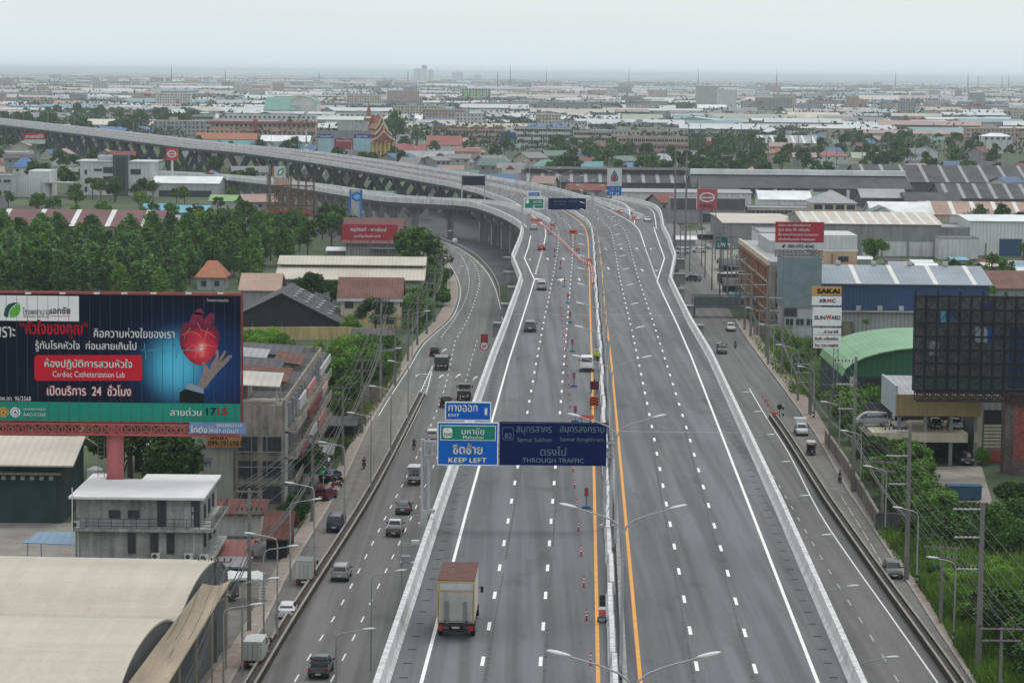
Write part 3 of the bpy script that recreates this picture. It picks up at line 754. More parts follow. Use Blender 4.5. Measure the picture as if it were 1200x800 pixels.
for k in range(13):
    for j in range(6):
        f = lambda a, b, u: a.lerp(b, u) - Vector((0, 0, .35 * math.sin(math.pi * u)))
        m.face([f(A[k], B[k], j/6), f(A[k], B[k], (j+1)/6), f(A[k+1], B[k+1], (j+1)/6), f(A[k+1], B[k+1], j/6)])
    m.bar(B[k] - Vector((0, 0, .1)), B[k+1] - Vector((0, 0, .1)), .12, .12)
for k in (1, 4, 7, 10, 13): m.bar(B[k] - Vector((0, 0, .2)), (B[k].x, B[k].y, 0), .15, .15)
m.build('awning', M('tan_tarpaulin', (.37, .305, .22), .75, .2, .5, stretch=(1, .15, 1), fine=.08), t)
# raw concrete office the billboard stands over
pc, Y, x0, x1 = foot(88, 236, 690); W = x1 - x0; h = W / 2; H = 10.2
t = thing('concrete_building', 'bare grey concrete building with white flat roof under the hospital billboard', 'building', ((x0 + x1) / 2, Y, 0)); occ((x0 + x1) / 2, Y + 8, h + 2, 10)
part(t, 'wall', cWall['concrete'], (-h, h, 0, 15, 0, 3.0), (-h, h, .3, 15, 3.0, 6.4), (-h, h, .9, 15, 6.4, 9.6))
part(t, 'floor_slab', cWall['concrete'], (-h - .1, h + 1.2, -.5, 15.2, 3.0, 3.25), (-h - .1, h + 1.3, -.9, 15.3, 6.3, 6.6))
m = MB(); m.bx(-h - .5, h + .4, -.9, 11.5, 9.75, 10.0); m.bx(-h - .5, -5.2, 11.503, 16, 9.75, 10.0); m.bx(-1.2, h + .4, 11.503, 16, 9.75, 10.0)
m.build('roof', M('white_roof_coating', (.66, .665, .66), .7, .07, .4, fine=.05), t)
for x, z, wd, ht in ((-2.6, 7.9, 1.1, .7), (-.6, 7.9, 1.1, .7), (2.4, 8.0, .8, 2.6), (6.0, 8.0, .8, 2.6)): window(t, x, .88, z, wd, ht, 'F', mFrameD)
for x in (-.7, 1.7, 3.4): window(t, x, .28, 4.9, .7, 2.0, 'F', mFrameD)
for y, z in ((3, 8), (7, 8), (11, 8), (3, 4.9), (8, 4.9), (12, 4.9)): window(t, h + .02, y, z, 1.2, 1.3, 'R', mFrameD)
part(t, 'door', cWall['lgrey'], (h - 1.9, h - .9, .83, .9, 6.6, 8.8))
part(t, 'shutter', cWall['dgrey'], (h - 4.8, h - .6, -.05, .02, 0, 2.8))
m = MB()
for k in range(12): m.bx(-h + k * (W + 1.2) / 11.0 - .03, -h + k * (W + 1.2) / 11.0 + .03, -.87, -.81, 6.6, 7.7)
for z in (6.9, 7.2, 7.65): m.bx(-h, h + 1.25, -.86, -.82, z, z + .05)
for k in range(1, 12): m.bx(h + 1.22, h + 1.28, -.87 + k * 1.4, -.81 + k * 1.4, 6.6, 7.7)
for z in (6.9, 7.2, 7.65): m.bx(h + 1.23, h + 1.27, -.8, 15.2, z, z + .05)
m.build('railing', M('dark_steel', (.04, .04, .045), .5, .1), t)
mAC = M('air_conditioner_white', (.6, .6, .58), .6, .1)
for x, z in ((1.9, 3.6), (5.4, 3.6), (7.0, 3.5), (-6.6, 6.9)):
    m = MB(); m.bx(x - .45, x + .45, -.35, -.0, z - .35, z + .35, 0); m.disc((x - .1, -.36, z), .26, 12, 1); m.build('air_conditioner', [mAC, mFrameD], t)
for x, y, za, zb in ((2.3, .25, 3.4, 6.2), (5.9, .25, 3.4, 6.2), (-6.4, .25, 3.4, 6.2), (-h - .1, -.95, 0, 11)):
    m = MB(); m.tube([(x, y, za), (x, y, zb)], .06, 6); m.build('downpipe', mAC, t)
# small tank on the roof
tk = MB(); q = PY(118, 545, Y + 14); tk.cyl((0, 0, 0), .9, 1.9, 16); tk.cyl((0, 0, 1.9), .9, .3, 16, r2=.25)
for a in range(4): tk.bar((.8 * math.cos(a * 1.57 + .8), .8 * math.sin(a * 1.57 + .8), -.003), (.8 * math.cos(a * 1.57 + .8), .8 * math.sin(a * 1.57 + .8), -1.2), .1, .1)
tag(tk.build('water_tank', cWall['lgrey'], None, False, (PXX(112, Y + 17.5, 9), Y + 17.2, 8.4)), 'pale round water tank behind the concrete building by the billboard pole', 'water tank')
# dark green workshop, left edge
t, W, ze, zr, Y = shed('workshop', 'dark green workshop with a beige sloping roof beyond the left yard', 'workshop', -70, 74, 612, 541, 512, 16, 'x', 'green', 'beige', over=1.5)
part(t, 'door', M('teal_gate', (.022, .05, .052), .7, .3, .4), (W/2 - 9.5, W/2 - .8, -.1, 0, 0, 5.6))
part(t, 'awning', M('grey_awning', (.17, .16, .145), .8, .2, .5, stripe=('X', .7, .15)), (-W/2, W/2, -1.6, -.02, 6.1, 6.3))
for k in range(7): part(t, 'wall_lamp', mFrame, (W/2 - 1.4 - k * 1.15 - .25, W/2 - 1.4 - k * 1.15 + .25, -.3, 0, 5.3, 5.75))
tg = MB(); tg.slab([(-3.6, 0, 2.7), (3.4, 0, 2.5), (3.4, 4.5, 3.1), (-2.4, 4.5, 3.2)], .08, 0)
for x, y in ((-3, .2), (3, .2), (3, 4.2), (-2.2, 4.2)): tg.bar((x, y, 0), (x, y, 2.6), .1, .1, 0)
q = P(64, 664); tag(tg.build('canopy', [roofm('blue_canopy_sheet', (.17, .28, .40), .06)], None, False, (q.x, q.y, 0)), 'pale blue sheet canopy between the yard and the concrete building', 'canopy')
# the row of shophouses that runs along the left road
t = thing('shophouse_row', 'weathered four storey shophouse row with balconies running beside the left road', 'shophouses', (-28.4, 340, 0)); occ(-37, 375, 10, 40)
part(t, 'wall', cWall['stained'], (-14, 0, .0, 66, 0, 13.2), (-8.6, 0, -.003, 0, 9.6, 13.2))
part(t, 'end_wall', M('blank_grey_plaster', (.34, .33, .305), .9, .14, .4, streak=.35), (-14.5, -6.4, -.6, -.003, 0, 10.0))
text('หนองโพ', M('faded_blue_paint', (.17, .24, .36), .9, .4, 2), t, -11.4, -.62, 6.3, 4.6, 1.7, bold=.02)
text('เฟอร์นิเจอร์', MC['faded_blue_paint'], t, -11.3, -.62, 4.1, 4.9, 1.3, bold=.01)
for f in range(4):
    z = f * 3.3
    for k in range(13):
        y = 66 * (k + .5) / 13
        window(t, .02, y, z + 1.8, 2.6, 1.7, 'R', mFrame if (k * 7 + f) % 3 else mFrameD)
    if f:
        m = MB(); m.bx(.003, 1.5, 0, 66, z - .15, z + .1); m.bx(1.38, 1.5, 0, 66, z + .1, z + 1.0)
        m.build('balcony', cWall['stained'], t)
for k in range(14): part(t, 'pilaster', cWall['lgrey'], (.004, .4, 66 * k / 13 - .2 + .2 * (k == 0), 66 * k / 13 + .2 - .2 * (k == 13), 0, 13.1))
mPk = M('pink_signboard', (.40, .17, .17), .7, .2, .6); mRd = M('dark_red_awning', (.17, .03, .035), .8, .2, .6)
for y0, y1, z0, z1, mm in ((16, 30, 12.3, 13.6, mPk), (40, 60, 12.5, 13.6, cWall['lgrey']), (2, 13, 12.4, 13.8, cWall['lgrey']), (18, 40, 9.2, 10.4, mRd), (6, 15, 5.8, 6.8, mRd), (44, 54, 9.3, 10.3, cWall['pink']), (20, 33, 5.9, 7.0, cWall['lgrey']), (36, 50, 5.8, 6.8, mPk)):
    part(t, 'awning', mm, (1.52, 1.75, y0, y1, z0, z1))
m = MB()
for k in range(4): m.bar((-6 + k * 1.9, -.5, 3), (-6 + k * 1.9, -.5, 9.5), .1, .1)
for z in (3.5, 5.5, 7.4, 9.4): m.bar((-6.3, -.5, z), (.3, -.5, z), .12, .12)
m.bar((-6, -.6, 3), (0, -.6, 7), .09, .09); m.build('scaffold', cWall['grey'], t)
for f, x in ((0, -4.6), (0, -1.6), (1, -4.6), (1, -1.6), (2, -4.6), (2, -1.6)): window(t, x, -.03, 2 + f * 3.2, 2.2, 1.9, 'F', mFrameD)
part(t, 'roof_deck', cRoof['dark'], (-13.7, -.25, 8.2, 65.7, 13.201, 13.26))
part(t, 'parapet', cWall['stained'], (-14, 0, 65.7, 66, 13.203, 14.0), (-14, -13.7, 8, 65.7, 13.203, 14.0), (-.25, 0, 0, 65.7, 13.203, 13.9))
m = MB(); m.slab([(-9.5, -.8, 16.1), (-.6, -.8, 15.7), (-.6, 6, 16.7), (-9.5, 6, 17.1)], .12); m.bar((-8.5, 0, 13.2), (-8.5, 0, 16), .2, .2); m.bar((-1, 0, 13.2), (-1, 0, 15.7), .2, .2); m.bar((-1, 5, 13.2), (-1, 5, 16.4), .2, .2); m.bar((-8.5, 5, 13.2), (-8.5, 5, 16.8), .2, .2)
m.build('roof_canopy', roofm('pale_sheet_roof', (.44, .42, .38), .06), t)
for y0, y1, x0, x1, z, rf in ((7, 14, -13, -5, 15.4, 'grey'), (16, 26, -8, -1, 14.9, 'rust'), (18, 28, -13.6, -8.3, 15.2, 'grey'), (30, 37, -12, -3, 15.0, 'dark'), (39, 47, -13, -6, 15.3, 'grey'), (50, 58, -12, -2, 14.8, 'dark'), (40, 47, -5, -1, 14.6, 'rust')):
    m = MB(); m.slab([(x0, y0, z), (x1, y0, z - .5), (x1, y1, z + .2), (x0, y1, z + .7)], .12, 0); m.bx(x0 + .4, x1 - .4, y0 + .4, y1 - .4, 13.22, z - .55, 1)
    m.build('rooftop_shed', [cRoof[rf], cWall['stained']], t)
# low buildings between the concrete office and the road
t, W, ze, zr, Y = shed('red_roof_shed', 'low shed with dark red framed roof and dirty white wall below the shophouses', 'shed', 252, 306, 628, 602, 586, 9, 'x', 'white', 'rust')
t, W, ze, zr, Y = shed('small_red_roof', 'small shed with a bright red sheet roof beside the concrete building', 'shed', 250, 288, 668, 652, 634, 9, 'x', 'grey', 'red')
t, W, ze, zr, Y = shed('flat_awning', 'grey sheet awning in front of the small red shed', 'awning', 238, 285, 682, 664, 656, 5, 'x', 'dgrey', 'grey')
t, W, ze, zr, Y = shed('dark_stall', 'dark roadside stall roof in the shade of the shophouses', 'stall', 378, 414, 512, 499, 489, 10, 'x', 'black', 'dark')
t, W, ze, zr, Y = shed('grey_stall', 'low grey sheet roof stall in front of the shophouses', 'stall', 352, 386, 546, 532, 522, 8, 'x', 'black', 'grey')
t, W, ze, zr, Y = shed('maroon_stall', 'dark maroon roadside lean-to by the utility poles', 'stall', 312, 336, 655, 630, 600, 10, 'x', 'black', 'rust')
m = MB(); a = [P(349, 553, 3.0), P(379, 556, 2.6), P(387, 536, 3.2), P(365, 534, 3.8)]; c_ = P(368, 552); a = [p - Vector((c_.x, c_.y, 0)) for p in a]
mid = [a[0].lerp(a[3], .45), a[1].lerp(a[2], .45)]
m.slab([a[0], a[1], mid[1], mid[0]], .06, 0); m.slab([mid[0] + Vector((0, 0, .004)), mid[1] + Vector((0, 0, .004)), a[2], a[3]], .06, 1)
for p in a: m.bar((p.x, p.y, 0), (p.x, p.y, p.z - .06), .08, .08, 1)
tag(m.build('canvas_awning', [M('green_canvas', (.06, .36, .22), .7, .1), M('white_canvas', (.62, .64, .63), .7, .08)], None, False, (c_.x, c_.y, 0)), 'half green half white canvas awning by the left pavement', 'awning')
m = MB()
for k in range(4): m.loft([[(-1.9 + 1.9*k*.5 + .5*math.sin(k), 2.0*j - 2, 3.2 - .25*abs(j-1) + .1*((j*7+k) % 3)) for j in range(3)] + [(-1.9 + 1.9*k*.5, 2.0*j - 2, 3.15 - .3*abs(j-1)) for j in (2, 1, 0)] for k in (k, k + 1)], 0)
for x in (-1.7, 1.7):
    for y in (-1.7, 1.7): m.bar((x, y, 0), (x, y, 3), .08, .08, 0)
q = P(288, 707); tag(m.build('parasol_tent', [MC['white_canvas']], None, False, (q.x, q.y, 0)), 'crumpled white canvas tent over the grey minivan', 'tent')

# ---------------------------------------------------------------- left, middle distance
t, W, ze, zr, Y = shed('open_shed', 'black roofed open shed with a dark inside behind the yellow wall', 'shed', 262, 398, 392, 378, 344, 26, 'y', 'black', 'dark', over=.8)  # solid black walls stand in for the shaded open inside
m = MB(); hh = W / 2
for k in range(16):
    y = 4 + (k // 4) * 5.6; u = .18 + (k % 4) * .2; zz = ze + (zr - ze) * (1 - u)
    m.face([(hh*u - .5, y, zz + .34), (hh*u + .7, y, zz + .24), (hh*u + .7, y + 2.3, zz + .24), (hh*u - .5, y + 2.3, zz + .34)])
m.build('skylight', cRoof['grey'], t)
for k in range(5): part(t, 'post', cWall['dgrey'], (-hh + W * k / 4 - .15, -hh + W * k / 4 + .15, -.3, -.05, 0, ze))
t, W, ze, zr, Y = shed('cream_house', 'two storey cream house with a mottled maroon tiled roof', 'house', 399, 468, 386, 348, 326, 11, 'x', 'cream', 'tile', over=.8)
h = W / 2
part(t, 'base_wall', cWall['yellow'], (-h - .02, h + .02, -.06, -.003, 0, ze * .47)); part(t, 'eave', cWall['white'], (-h - .8, h + .8, -.95, -.85, ze - .9, ze - .35))
for x in (-h + 1.8, -.4, h - 2.2):
    window(t, x, -.02, ze * .76, 1.7, 1.3, 'F', mFrameD); part(t, 'window_awning', cRoof['rust'], (x - 1.2, x + 1.2, -.9, -.1, ze * .76 + .85, ze * .76 + 1.15))
window(t, -h + 1.9, -.08, ze * .28, 1.9, 1.2, 'F', mFrameD); window(t, h - 2, -.08, ze * .28, 1.6, 1.2, 'F', mFrameD)
for y in (3, 7): window(t, h + .02, y, ze * .75, 1.3, 1.2, 'R', mFrameD)
pc, Y, x0, x1 = foot(326, 494, 356); W = x1 - x0; h = W / 2
t = thing('long_warehouse', 'long warehouse with a two-tier pale beige roof behind the cream house', 'warehouse', ((x0 + x1) / 2, Y, 0)); occ((x0 + x1) / 2, Y + 12, h + 2, 14)
za = PY(410, 326, Y).z; zb = PY(410, 312, Y + 8).z; zc = PY(410, 308.5, Y + 8).z; zdd = PY(410, 300, Y + 13).z
part(t, 'wall', cWall['grey'], (-h, h, 0, 24, 0, za - .1), (-h, h, 8, 24, za - .1, zc - .15))
m = MB(); m.slab([(-h - .8, -1, za - .2), (h + .8, -1, za - .2), (h + .8, 8, zb), (-h - .8, 8, zb)], .2); m.slab([(-h - .8, 6.6, zc - .2), (h + .8, 6.6, zc - .2), (h + .8, 13, zdd), (-h - .8, 13, zdd)], .2); m.slab([(-h - .8, 13, zdd), (h + .8, 13, zdd), (h + .8, 24.5, za), (-h - .8, 24.5, za)], .2); m.build('roof', cRoof['beige'], t)
part(t, 'clerestory', cWall['dgrey'], (-h, h, 7.8, 7.99, zb - .3, zc - .2))
for k in range(6): part(t, 'louvre', cWall['corr'], (-h + W * (k + .15) / 6, -h + W * (k + .85) / 6, -.08, -.003, za * .35, za * .8))
shed('beige_annex', 'low annex with a beige and orange roof at the end of the long warehouse', 'shed', 282, 326, 362, 340, 321, 16, 'x', 'grey', 'salmon')
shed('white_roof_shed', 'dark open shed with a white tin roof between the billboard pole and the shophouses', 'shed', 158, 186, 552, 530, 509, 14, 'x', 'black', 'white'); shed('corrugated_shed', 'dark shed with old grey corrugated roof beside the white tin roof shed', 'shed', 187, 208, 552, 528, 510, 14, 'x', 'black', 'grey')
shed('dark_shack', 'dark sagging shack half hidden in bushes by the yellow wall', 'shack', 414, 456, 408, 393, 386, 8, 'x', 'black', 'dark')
shed('small_red_shop', 'small red roofed roadside shop by the left bend', 'shop', 492, 511, 352, 344, 335, 7, 'x', 'red', 'red')
def wall_run(label, pts, hgt, mat, th=.25, name='boundary_wall', cat='wall'):
    m = MB(); path = [P(x, y) for x, y in pts]; m.sweep(resample(path, 6), [(-th/2, 0), (-th/2, hgt), (th/2, hgt), (th/2, 0)])
    m.sweep(resample(path, 6), [(-th/2 - .06, hgt + .002), (-th/2 - .06, hgt + .12), (th/2 + .06, hgt + .12), (th/2 + .06, hgt + .002)])
    k = resample(path, 4)
    for p in k: m.bx(p.x - .22, p.x + .22, p.y - .22, p.y + .22, 0, hgt - .01)
    return tag(m.build(name, mat), label, cat)
wall_run('long yellow boundary wall in front of the black open shed', [(268, 399), (400, 398), (462, 402)], 2.6, cWall['yellow'])
wall_run('short grey block wall with faded writing beside the left poles', [(425, 472), (446, 472)], 2.8, cWall['stained'])
# house with the orange hipped roof
def hip(name, label, cat, px0, px1, yb, ye, yr, depth, wall, roof, group=None, ridge=.35, nwin=2, over=.7, win=(1.1, 1.1)):
    pc, Y, x0, x1 = foot(px0, px1, yb); W = x1 - x0; h = W / 2
    t = thing(name, label, cat, ((x0 + x1) / 2, Y, 0), 0, group); occ((x0 + x1) / 2, Y + depth / 2, h + 2, depth / 2 + 2)
    ze = PY(pc, ye, Y).z; zr = max(PY(pc, yr, Y + depth / 2).z, ze + .5)
    part(t, 'wall', cWall[wall], (-h, h, 0, depth, 0, ze))
    o = over; r = h * ridge; m = MB()
    e = [(-h - o, -o, ze), (h + o, -o, ze), (h + o, depth + o, ze), (-h - o, depth + o, ze)]; p, q = (-r, depth / 2, zr), (r, depth / 2, zr)
    m.face([e[0], e[1], q, p]); m.face([e[1], e[2], q]); m.face([e[2], e[3], p, q]); m.face([e[3], e[0], p]); m.face([(a, b, c - .12) for a, b, c in e[::-1]])
    for i in range(4): a, b = e[i], e[(i + 1) % 4]; m.face([a, (a[0], a[1], a[2] - .12), (b[0], b[1], b[2] - .12), b])
    m.build('roof', cRoof[roof], t)
    for i in range(nwin): window(t, -h + W * (i + .5) / nwin, -.02, ze - 1.5, win[0], win[1], 'F', mFrameD)
    return t
hip('orange_house', 'pale house with an orange hipped tile roof among the plantation trees', 'house', 231, 262, 340, 325, 305, 11, 'lgrey', 'orange')
t, W, ze, zr, Y = shed('maroon_factory', 'long factory with a dark maroon roof and white skylight strips beyond the plantation', 'factory', -60, 186, 286, 265, 246, 34, 'x', 'dgrey', 'maroon', strips=6)
part(t, 'cladding', cWall['beige'], (W/2 - 31, W/2 + .05, -.1, -.003, 0, ze - .3)); part(t, 'loading_door', cWall['white'], (W/2 - 26, W/2 - 20, -.3, -.11, 0, 3.2))
t, W, ze, zr, Y = shed('billboard_shop', 'grey shop building with a maroon gabled roof behind the red signboard', 'shop', 405, 468, 304, 283, 256, 20, 'x', 'corr', 'maroon', over=1.2)
part(t, 'front_canopy', cRoof['greyblue'], (W/2 - 9, W/2 + 1, -3.5, -.1, 3.3, 3.5))
shed('white_tin_shed', 'little white tin roof shed beside the red signboard shop', 'shed', 384, 404, 300, 294, 290, 8, 'x', 'grey', 'white')
t, W, H, Y = block('office_building', 'white three storey office with a dark stair tower in the middle', 'office', 94, 178, 229, 190, 22, 'white', 3, 0, parapet=1.2, roof='white')
h = W / 2
part(t, 'stair_tower', cWall['dgrey'], (-h*.08, h*.34, -.8, 6, 0, H + 3.2)); part(t, 'roof_eave', cWall['white'], (-h - 1.6, -h*.1, -1.2, 22, H + .003, H + .5), (h*.36, h + 1.8, -1.2, 22, H + .003, H + .5))
part(t, 'rooftop_room', cWall['lgrey'], (-h*.55, -h*.1, 4, 14, H + .5, H + 2.6)); part(t, 'glazing', mGlass, (0, h*.26, -.9, -.803, 2, H + 2))
for x, z, a, b in ((-h*.84, 10, 1, 2), (-h*.84, 6, 1, 2), (-h*.84, 2.5, 1, 2), (-h*.5, 11, 3.4, .9), (-h*.5, 7, 3.4, .9), (-h*.5, 3, 3.4, .9), (-h*.22, 11, 4, 2.4), (-h*.22, 7, 4, 2.4), (h*.55, 10.4, 4.4, 2.2), (h*.7, 6.5, 1.2, 1.8), (h*.55, 3.5, 3, 2)): window(t, x, -.02, z, a, b, 'F', mFrameD)
t, W, H, Y = block('white_factory_office', 'white low factory office on the far left with a sloping grey side roof', 'factory', 34, 58, 231, 200, 20, 'white', 2, 0, roof='white'); part(t, 'front_panel', cWall['corrw'], (-W/2 - 6, -W/2 + 5, -.4, -.003, 0, H * .75)); part(t, 'canopy', cRoof['grey'], (W/2 - 2, W/2 + 12, -4, 8, 6, 6.4))
block('grey_annex', 'long grey two storey annex at the left edge with ribbon windows', 'building', -30, 14, 232, 205, 20, 'lgrey', 2, 4, (3, 1.2))
hip('blue_roof_house', 'house with a deep blue hipped roof left of the white office', 'house', 15, 37, 208, 196, 185, 14, 'white', 'blue')
block('white_shop', 'low white shop with plain walls behind the blue roofed house', 'shop', -20, 32, 192, 178, 25, 'white', 1, 3, roof='lgrey')
t, W, ze, zr, Y = shed('car_showroom', 'low white showroom with a long flat white roof right of the office', 'showroom', 178, 256, 232, 215, 207, 30, 'x', 'lgrey', 'white'); part(t, 'front_glass', mGlass, (-W/2 + 3, W/2 - 3, -.1, -.003, .4, 3.2))
shed('green_awning_shop', 'long low shop with a bright green awning edge', 'shop', 246, 300, 246, 236, 229, 14, 'x', 'lgrey', 'bright_green')
shed('cyan_roof_house', 'small house with a light blue sheet roof behind the maroon factory', 'house', 206, 243, 256, 249, 241, 12, 'x', 'lgrey', 'lblue')
shed('cyan_gable_shed', 'little gabled shed with pale cyan roof among trees', 'shed', 168, 192, 253, 247, 239, 12, 'x', 'white', 'lblue')
shed('grey_long_shed', 'long pale grey roof low behind the plantation', 'shed', 205, 300, 268, 259, 253, 16, 'x', 'lgrey', 'grey')
# ---------------------------------------------------------------- left, beyond the viaduct
t, W, ze, zr, Y = shed('white_hall', 'long white hall with a row of dark windows beyond the viaduct', 'hall', 100, 178, 156, 146.5, 140, 40, 'x', 'white', 'cream'); [window(t, -W/2 + W*(k + .5)/10, -.03, ze*.7, 2.6, 1.6, 'F', mFrameD) for k in range(10)]
shed('blue_long_shed', 'long low shed with a blue roof in front of the white hall', 'shed', 90, 222, 162, 154.5, 149, 30, 'x', 'lgrey', 'blue')
shed('yellow_shed', 'yellow walled shed with a grey gable by the red apartment block', 'shed', 219, 234, 165, 155, 148, 25, 'y', 'yellow', 'greyblue')
t, W, H, Y = block('parking_block', 'grey open sided four storey car park block', 'car park', 225, 248, 158, 135, 30, 'lgrey', 4, 3, (8, 1.8), roof='grey')
t, W, H, Y = block('apartment_block', 'pinkish red apartment block with three rows of windows', 'apartments', 246, 370, 168, 143, 24, 'pink', 3, 22, (2, 2), roof='red'); part(t, 'stair_core', cWall['red'], (-W*.09, -W*.05, -1, 2, 0, H + 2)); part(t, 'roof_edge', cRoof['red'], (-W/2 - 1, W/2 + 1, -2.2, -.12, H - 1.6, H - .6))
t, W, H, Y = block('long_apartments', 'long pale apartment building behind the red block', 'apartments', 256, 370, 156, 133.5, 20, 'white', 3, 20, (2, 1.8), roof='grey')
t, W, ze, zr, Y = shed('green_hangar', 'big hangar with a dark green roof and white walls', 'hangar', 309, 346, 143, 129, 114, 90, 'x', 'white', 'green')
shed('arched_hangar', 'white hangar with an arched dark green gable beside the green hangar', 'hangar', 340, 371, 143, 122, 114, 60, 'y', 'white', 'green', arch=True)
shed('orange_roof_row', 'long low row with an orange roof just over the viaduct', 'shops', 230, 300, 172, 163, 156, 14, 'x', 'pink', 'orange')
shed('teal_roof_row', 'low row with a teal roof below the orange roof', 'shops', 212, 300, 176, 169.5, 164.5, 14, 'x', 'lgrey', 'teal')
shed('white_sheet_hall', 'white roofed hall with trees in front near the chedi', 'hall', 305, 362, 176, 166, 159, 30, 'x', 'lgrey', 'white')
block('white_flats', 'white flats with dark balconies beyond the golden temple', 'flats', 398, 452, 152, 132, 22, 'white', 3, 9, (3, 2))
block('grey_depot', 'grey two storey depot behind the advertising hoardings', 'depot', 372, 398, 158, 142, 22, 'grey', 2, 4, (3, 1.6))
t, W, H, Y = block('apartment_tower', 'white and lime green apartment slab far off with square windows', 'apartments', 541, 575, 123, 104, 40, 'white', 6, 9, (4, 3)); 
part(t, 'green_panel', M('lime_panel', (.30, .47, .20), .8, .1), *[(-W/2 + 4 + k * 11, -W/2 + 9 + k * 11, -.5, -.06, 2, H - 3) for k in range(4)])
t, W, ze, zr, Y = shed('white_market_hall', 'wide white low pitched hall right of the temple trees', 'hall', 485, 556, 150, 144, 134, 90, 'x', 'grey', 'white')
shed('blue_low_roof', 'flat blue roof beside the wide white hall', 'shed', 530, 578, 150, 146, 141.5, 30, 'x', 'greyblue' if False else 'lgrey', 'lblue')
t, W, H, Y = block('shophouse_terrace', 'long pink terrace of shophouses with brown roof strips', 'shophouses', 506, 592, 170, 151, 18, 'pink', 3, 22, (2, 1.8), roof='salmon')
part(t, 'roof_strip', cRoof['tile'], *[(-W/2 + W * k / 4 + 1, -W/2 + W * (k + .9) / 4, 1, 15, H + .02, H + 1.4) for k in range(4)])
t, W, ze, zr, Y = shed('temple_hall', 'temple hall with a broad red tiled roof right of the golden temple', 'temple hall', 500, 540, 183, 170, 159.5, 24, 'x', 'white', 'red')
t, W, ze, zr, Y = shed('temple_pavilion', 'low temple pavilion with red roof and pointed gables', 'pavilion', 463, 498, 186, 178, 169, 18, 'x', 'cream', 'red'); part(t, 'gable_spire', cRoof['tile'], (-1, 1, -1, 1, zr, zr + 3.5), (W*.18, W*.18 + 1.6, -1, 1, zr - .8, zr + 3))
shed('red_gable_house', 'red roofed house amid trees right of the temple hall', 'house', 533, 563, 188, 178, 174, 16, 'x', 'pink', 'red')
t, W, ze, zr, Y = shed('grey_gable_shed', 'grey gabled shed with a long side wall just over the viaduct', 'shed', 474, 531, 192, 185, 177.5, 30, 'x', 'lgrey', 'grey'); [window(t, -W/2 + 4 + k*4.2, -.02, ze*.55, 2, 1.6, 'F', mFrameD) for k in range(6)]
hip('slate_house', 'small house with a slate blue roof by the temple trees', 'house', 546, 568, 196, 190, 187, 12, 'lgrey', 'greyblue')
# the golden temple
pc, Y, x0, x1 = foot(435, 462, 190); W = x1 - x0; h = W / 2
t = thing('temple', 'golden columned temple with steep tiered red and white roofs', 'temple', ((x0 + x1) / 2, Y, 0), R(14)); occ((x0 + x1) / 2, Y + 20, 24, 30)
mGold = M('gilded_plaster', (.66, .47, .17), .5, .15, .3); px_m = 3216 / Y
zc = 12.5; part(t, 'wall', mGold, (-h + 2, h - 2, 2, 40, 0, zc)); part(t, 'plinth', cWall['cream'], (-h - 1, h + 1, -2, 42, 0, 1.4))
for k in range(6): m = MB(); m.cyl((-h + .6 + (W - 1.2) * k / 5, 0, 1.4), .75, zc - 1.4, 10, r2=.6); m.build('column', mGold, t)
for k in range(5): part(t, 'door', cRoof['tile'], (-h + 3 + k * (W - 6) / 4 - .6, -h + 3 + k * (W - 6) / 4 + .6, 1.9, 1.97, 1.4, 7))
mTr = M('temple_roof_red', (.25, .085, .06), .6, .3, .6); mTw = M('temple_roof_trim', (.62, .52, .38), .6, .1)
for n_, (y0, y1, zb, zt, hw) in enumerate(((-2.5, 44, zc, zc + 6.5, h + 1.5), (-1, 41, zc + 4, zc + 11.5, h*.78), (4, 34, zc + 7.5, zc + 15.5, h*.55))):
    m = MB(); m.loft([[(-hw, y, zb), (-hw*.45, y, zb + (zt - zb)*.42), (0, y, zt), (hw*.45, y, zb + (zt - zb)*.42), (hw, y, zb)] for y in (y0, y1)], 0)
    for s in (-1, 1):
        for y in (y0 - .3, y1): m.bar((s*hw, y, zb), (s*hw*.45, y, zb + (zt - zb)*.42), .5, .7, 1); m.bar((s*hw*.45, y, zb + (zt - zb)*.42), (0, y, zt), .5, .7, 1)
        for k in range(5): yy = y0 + (y1 - y0)*(k + .5)/5; m.bar((s*hw*1.01, yy, zb + .1), (s*hw*.46, yy, zb + (zt - zb)*.43), .3, .25, 1)
    m.tube([(0, y0, zt - .2), (0, y0 - .8, zt + 1.6), (0, y0 - .4, zt + 3.2)], [.4, .3, .05], 6, 1); m.build('roof', [mTr, mTw], t)
m = MB()
for k, (r_, z) in enumerate(((3.0, 24), (2.4, 27), (1.7, 29.5), (1.0, 31.5))): m.cyl((-3, 30, z), r_, 2.2, 8, r2=r_*.6)
m.cyl((-3, 30, 33.5), .6, 4, 8, r2=.03); m.build('spire', M('spire_brown', (.25, .14, .10), .8, .2), t)
c_ = MB(); q = P(359, 188); c_.cyl((0, 0, 0), 3.2, 3, 12); c_.cyl((0, 0, 3), 2.6, 4, 12, r2=1.2); c_.cyl((0, 0, 7), 1.1, 3, 12, r2=.7); c_.cyl((0, 0, 10), .7, 9, 12, r2=.05)
tag(c_.build('chedi', cWall['white'], None, True, (q.x, q.y, 0)), 'slim white pointed chedi standing beside the viaduct', 'chedi')

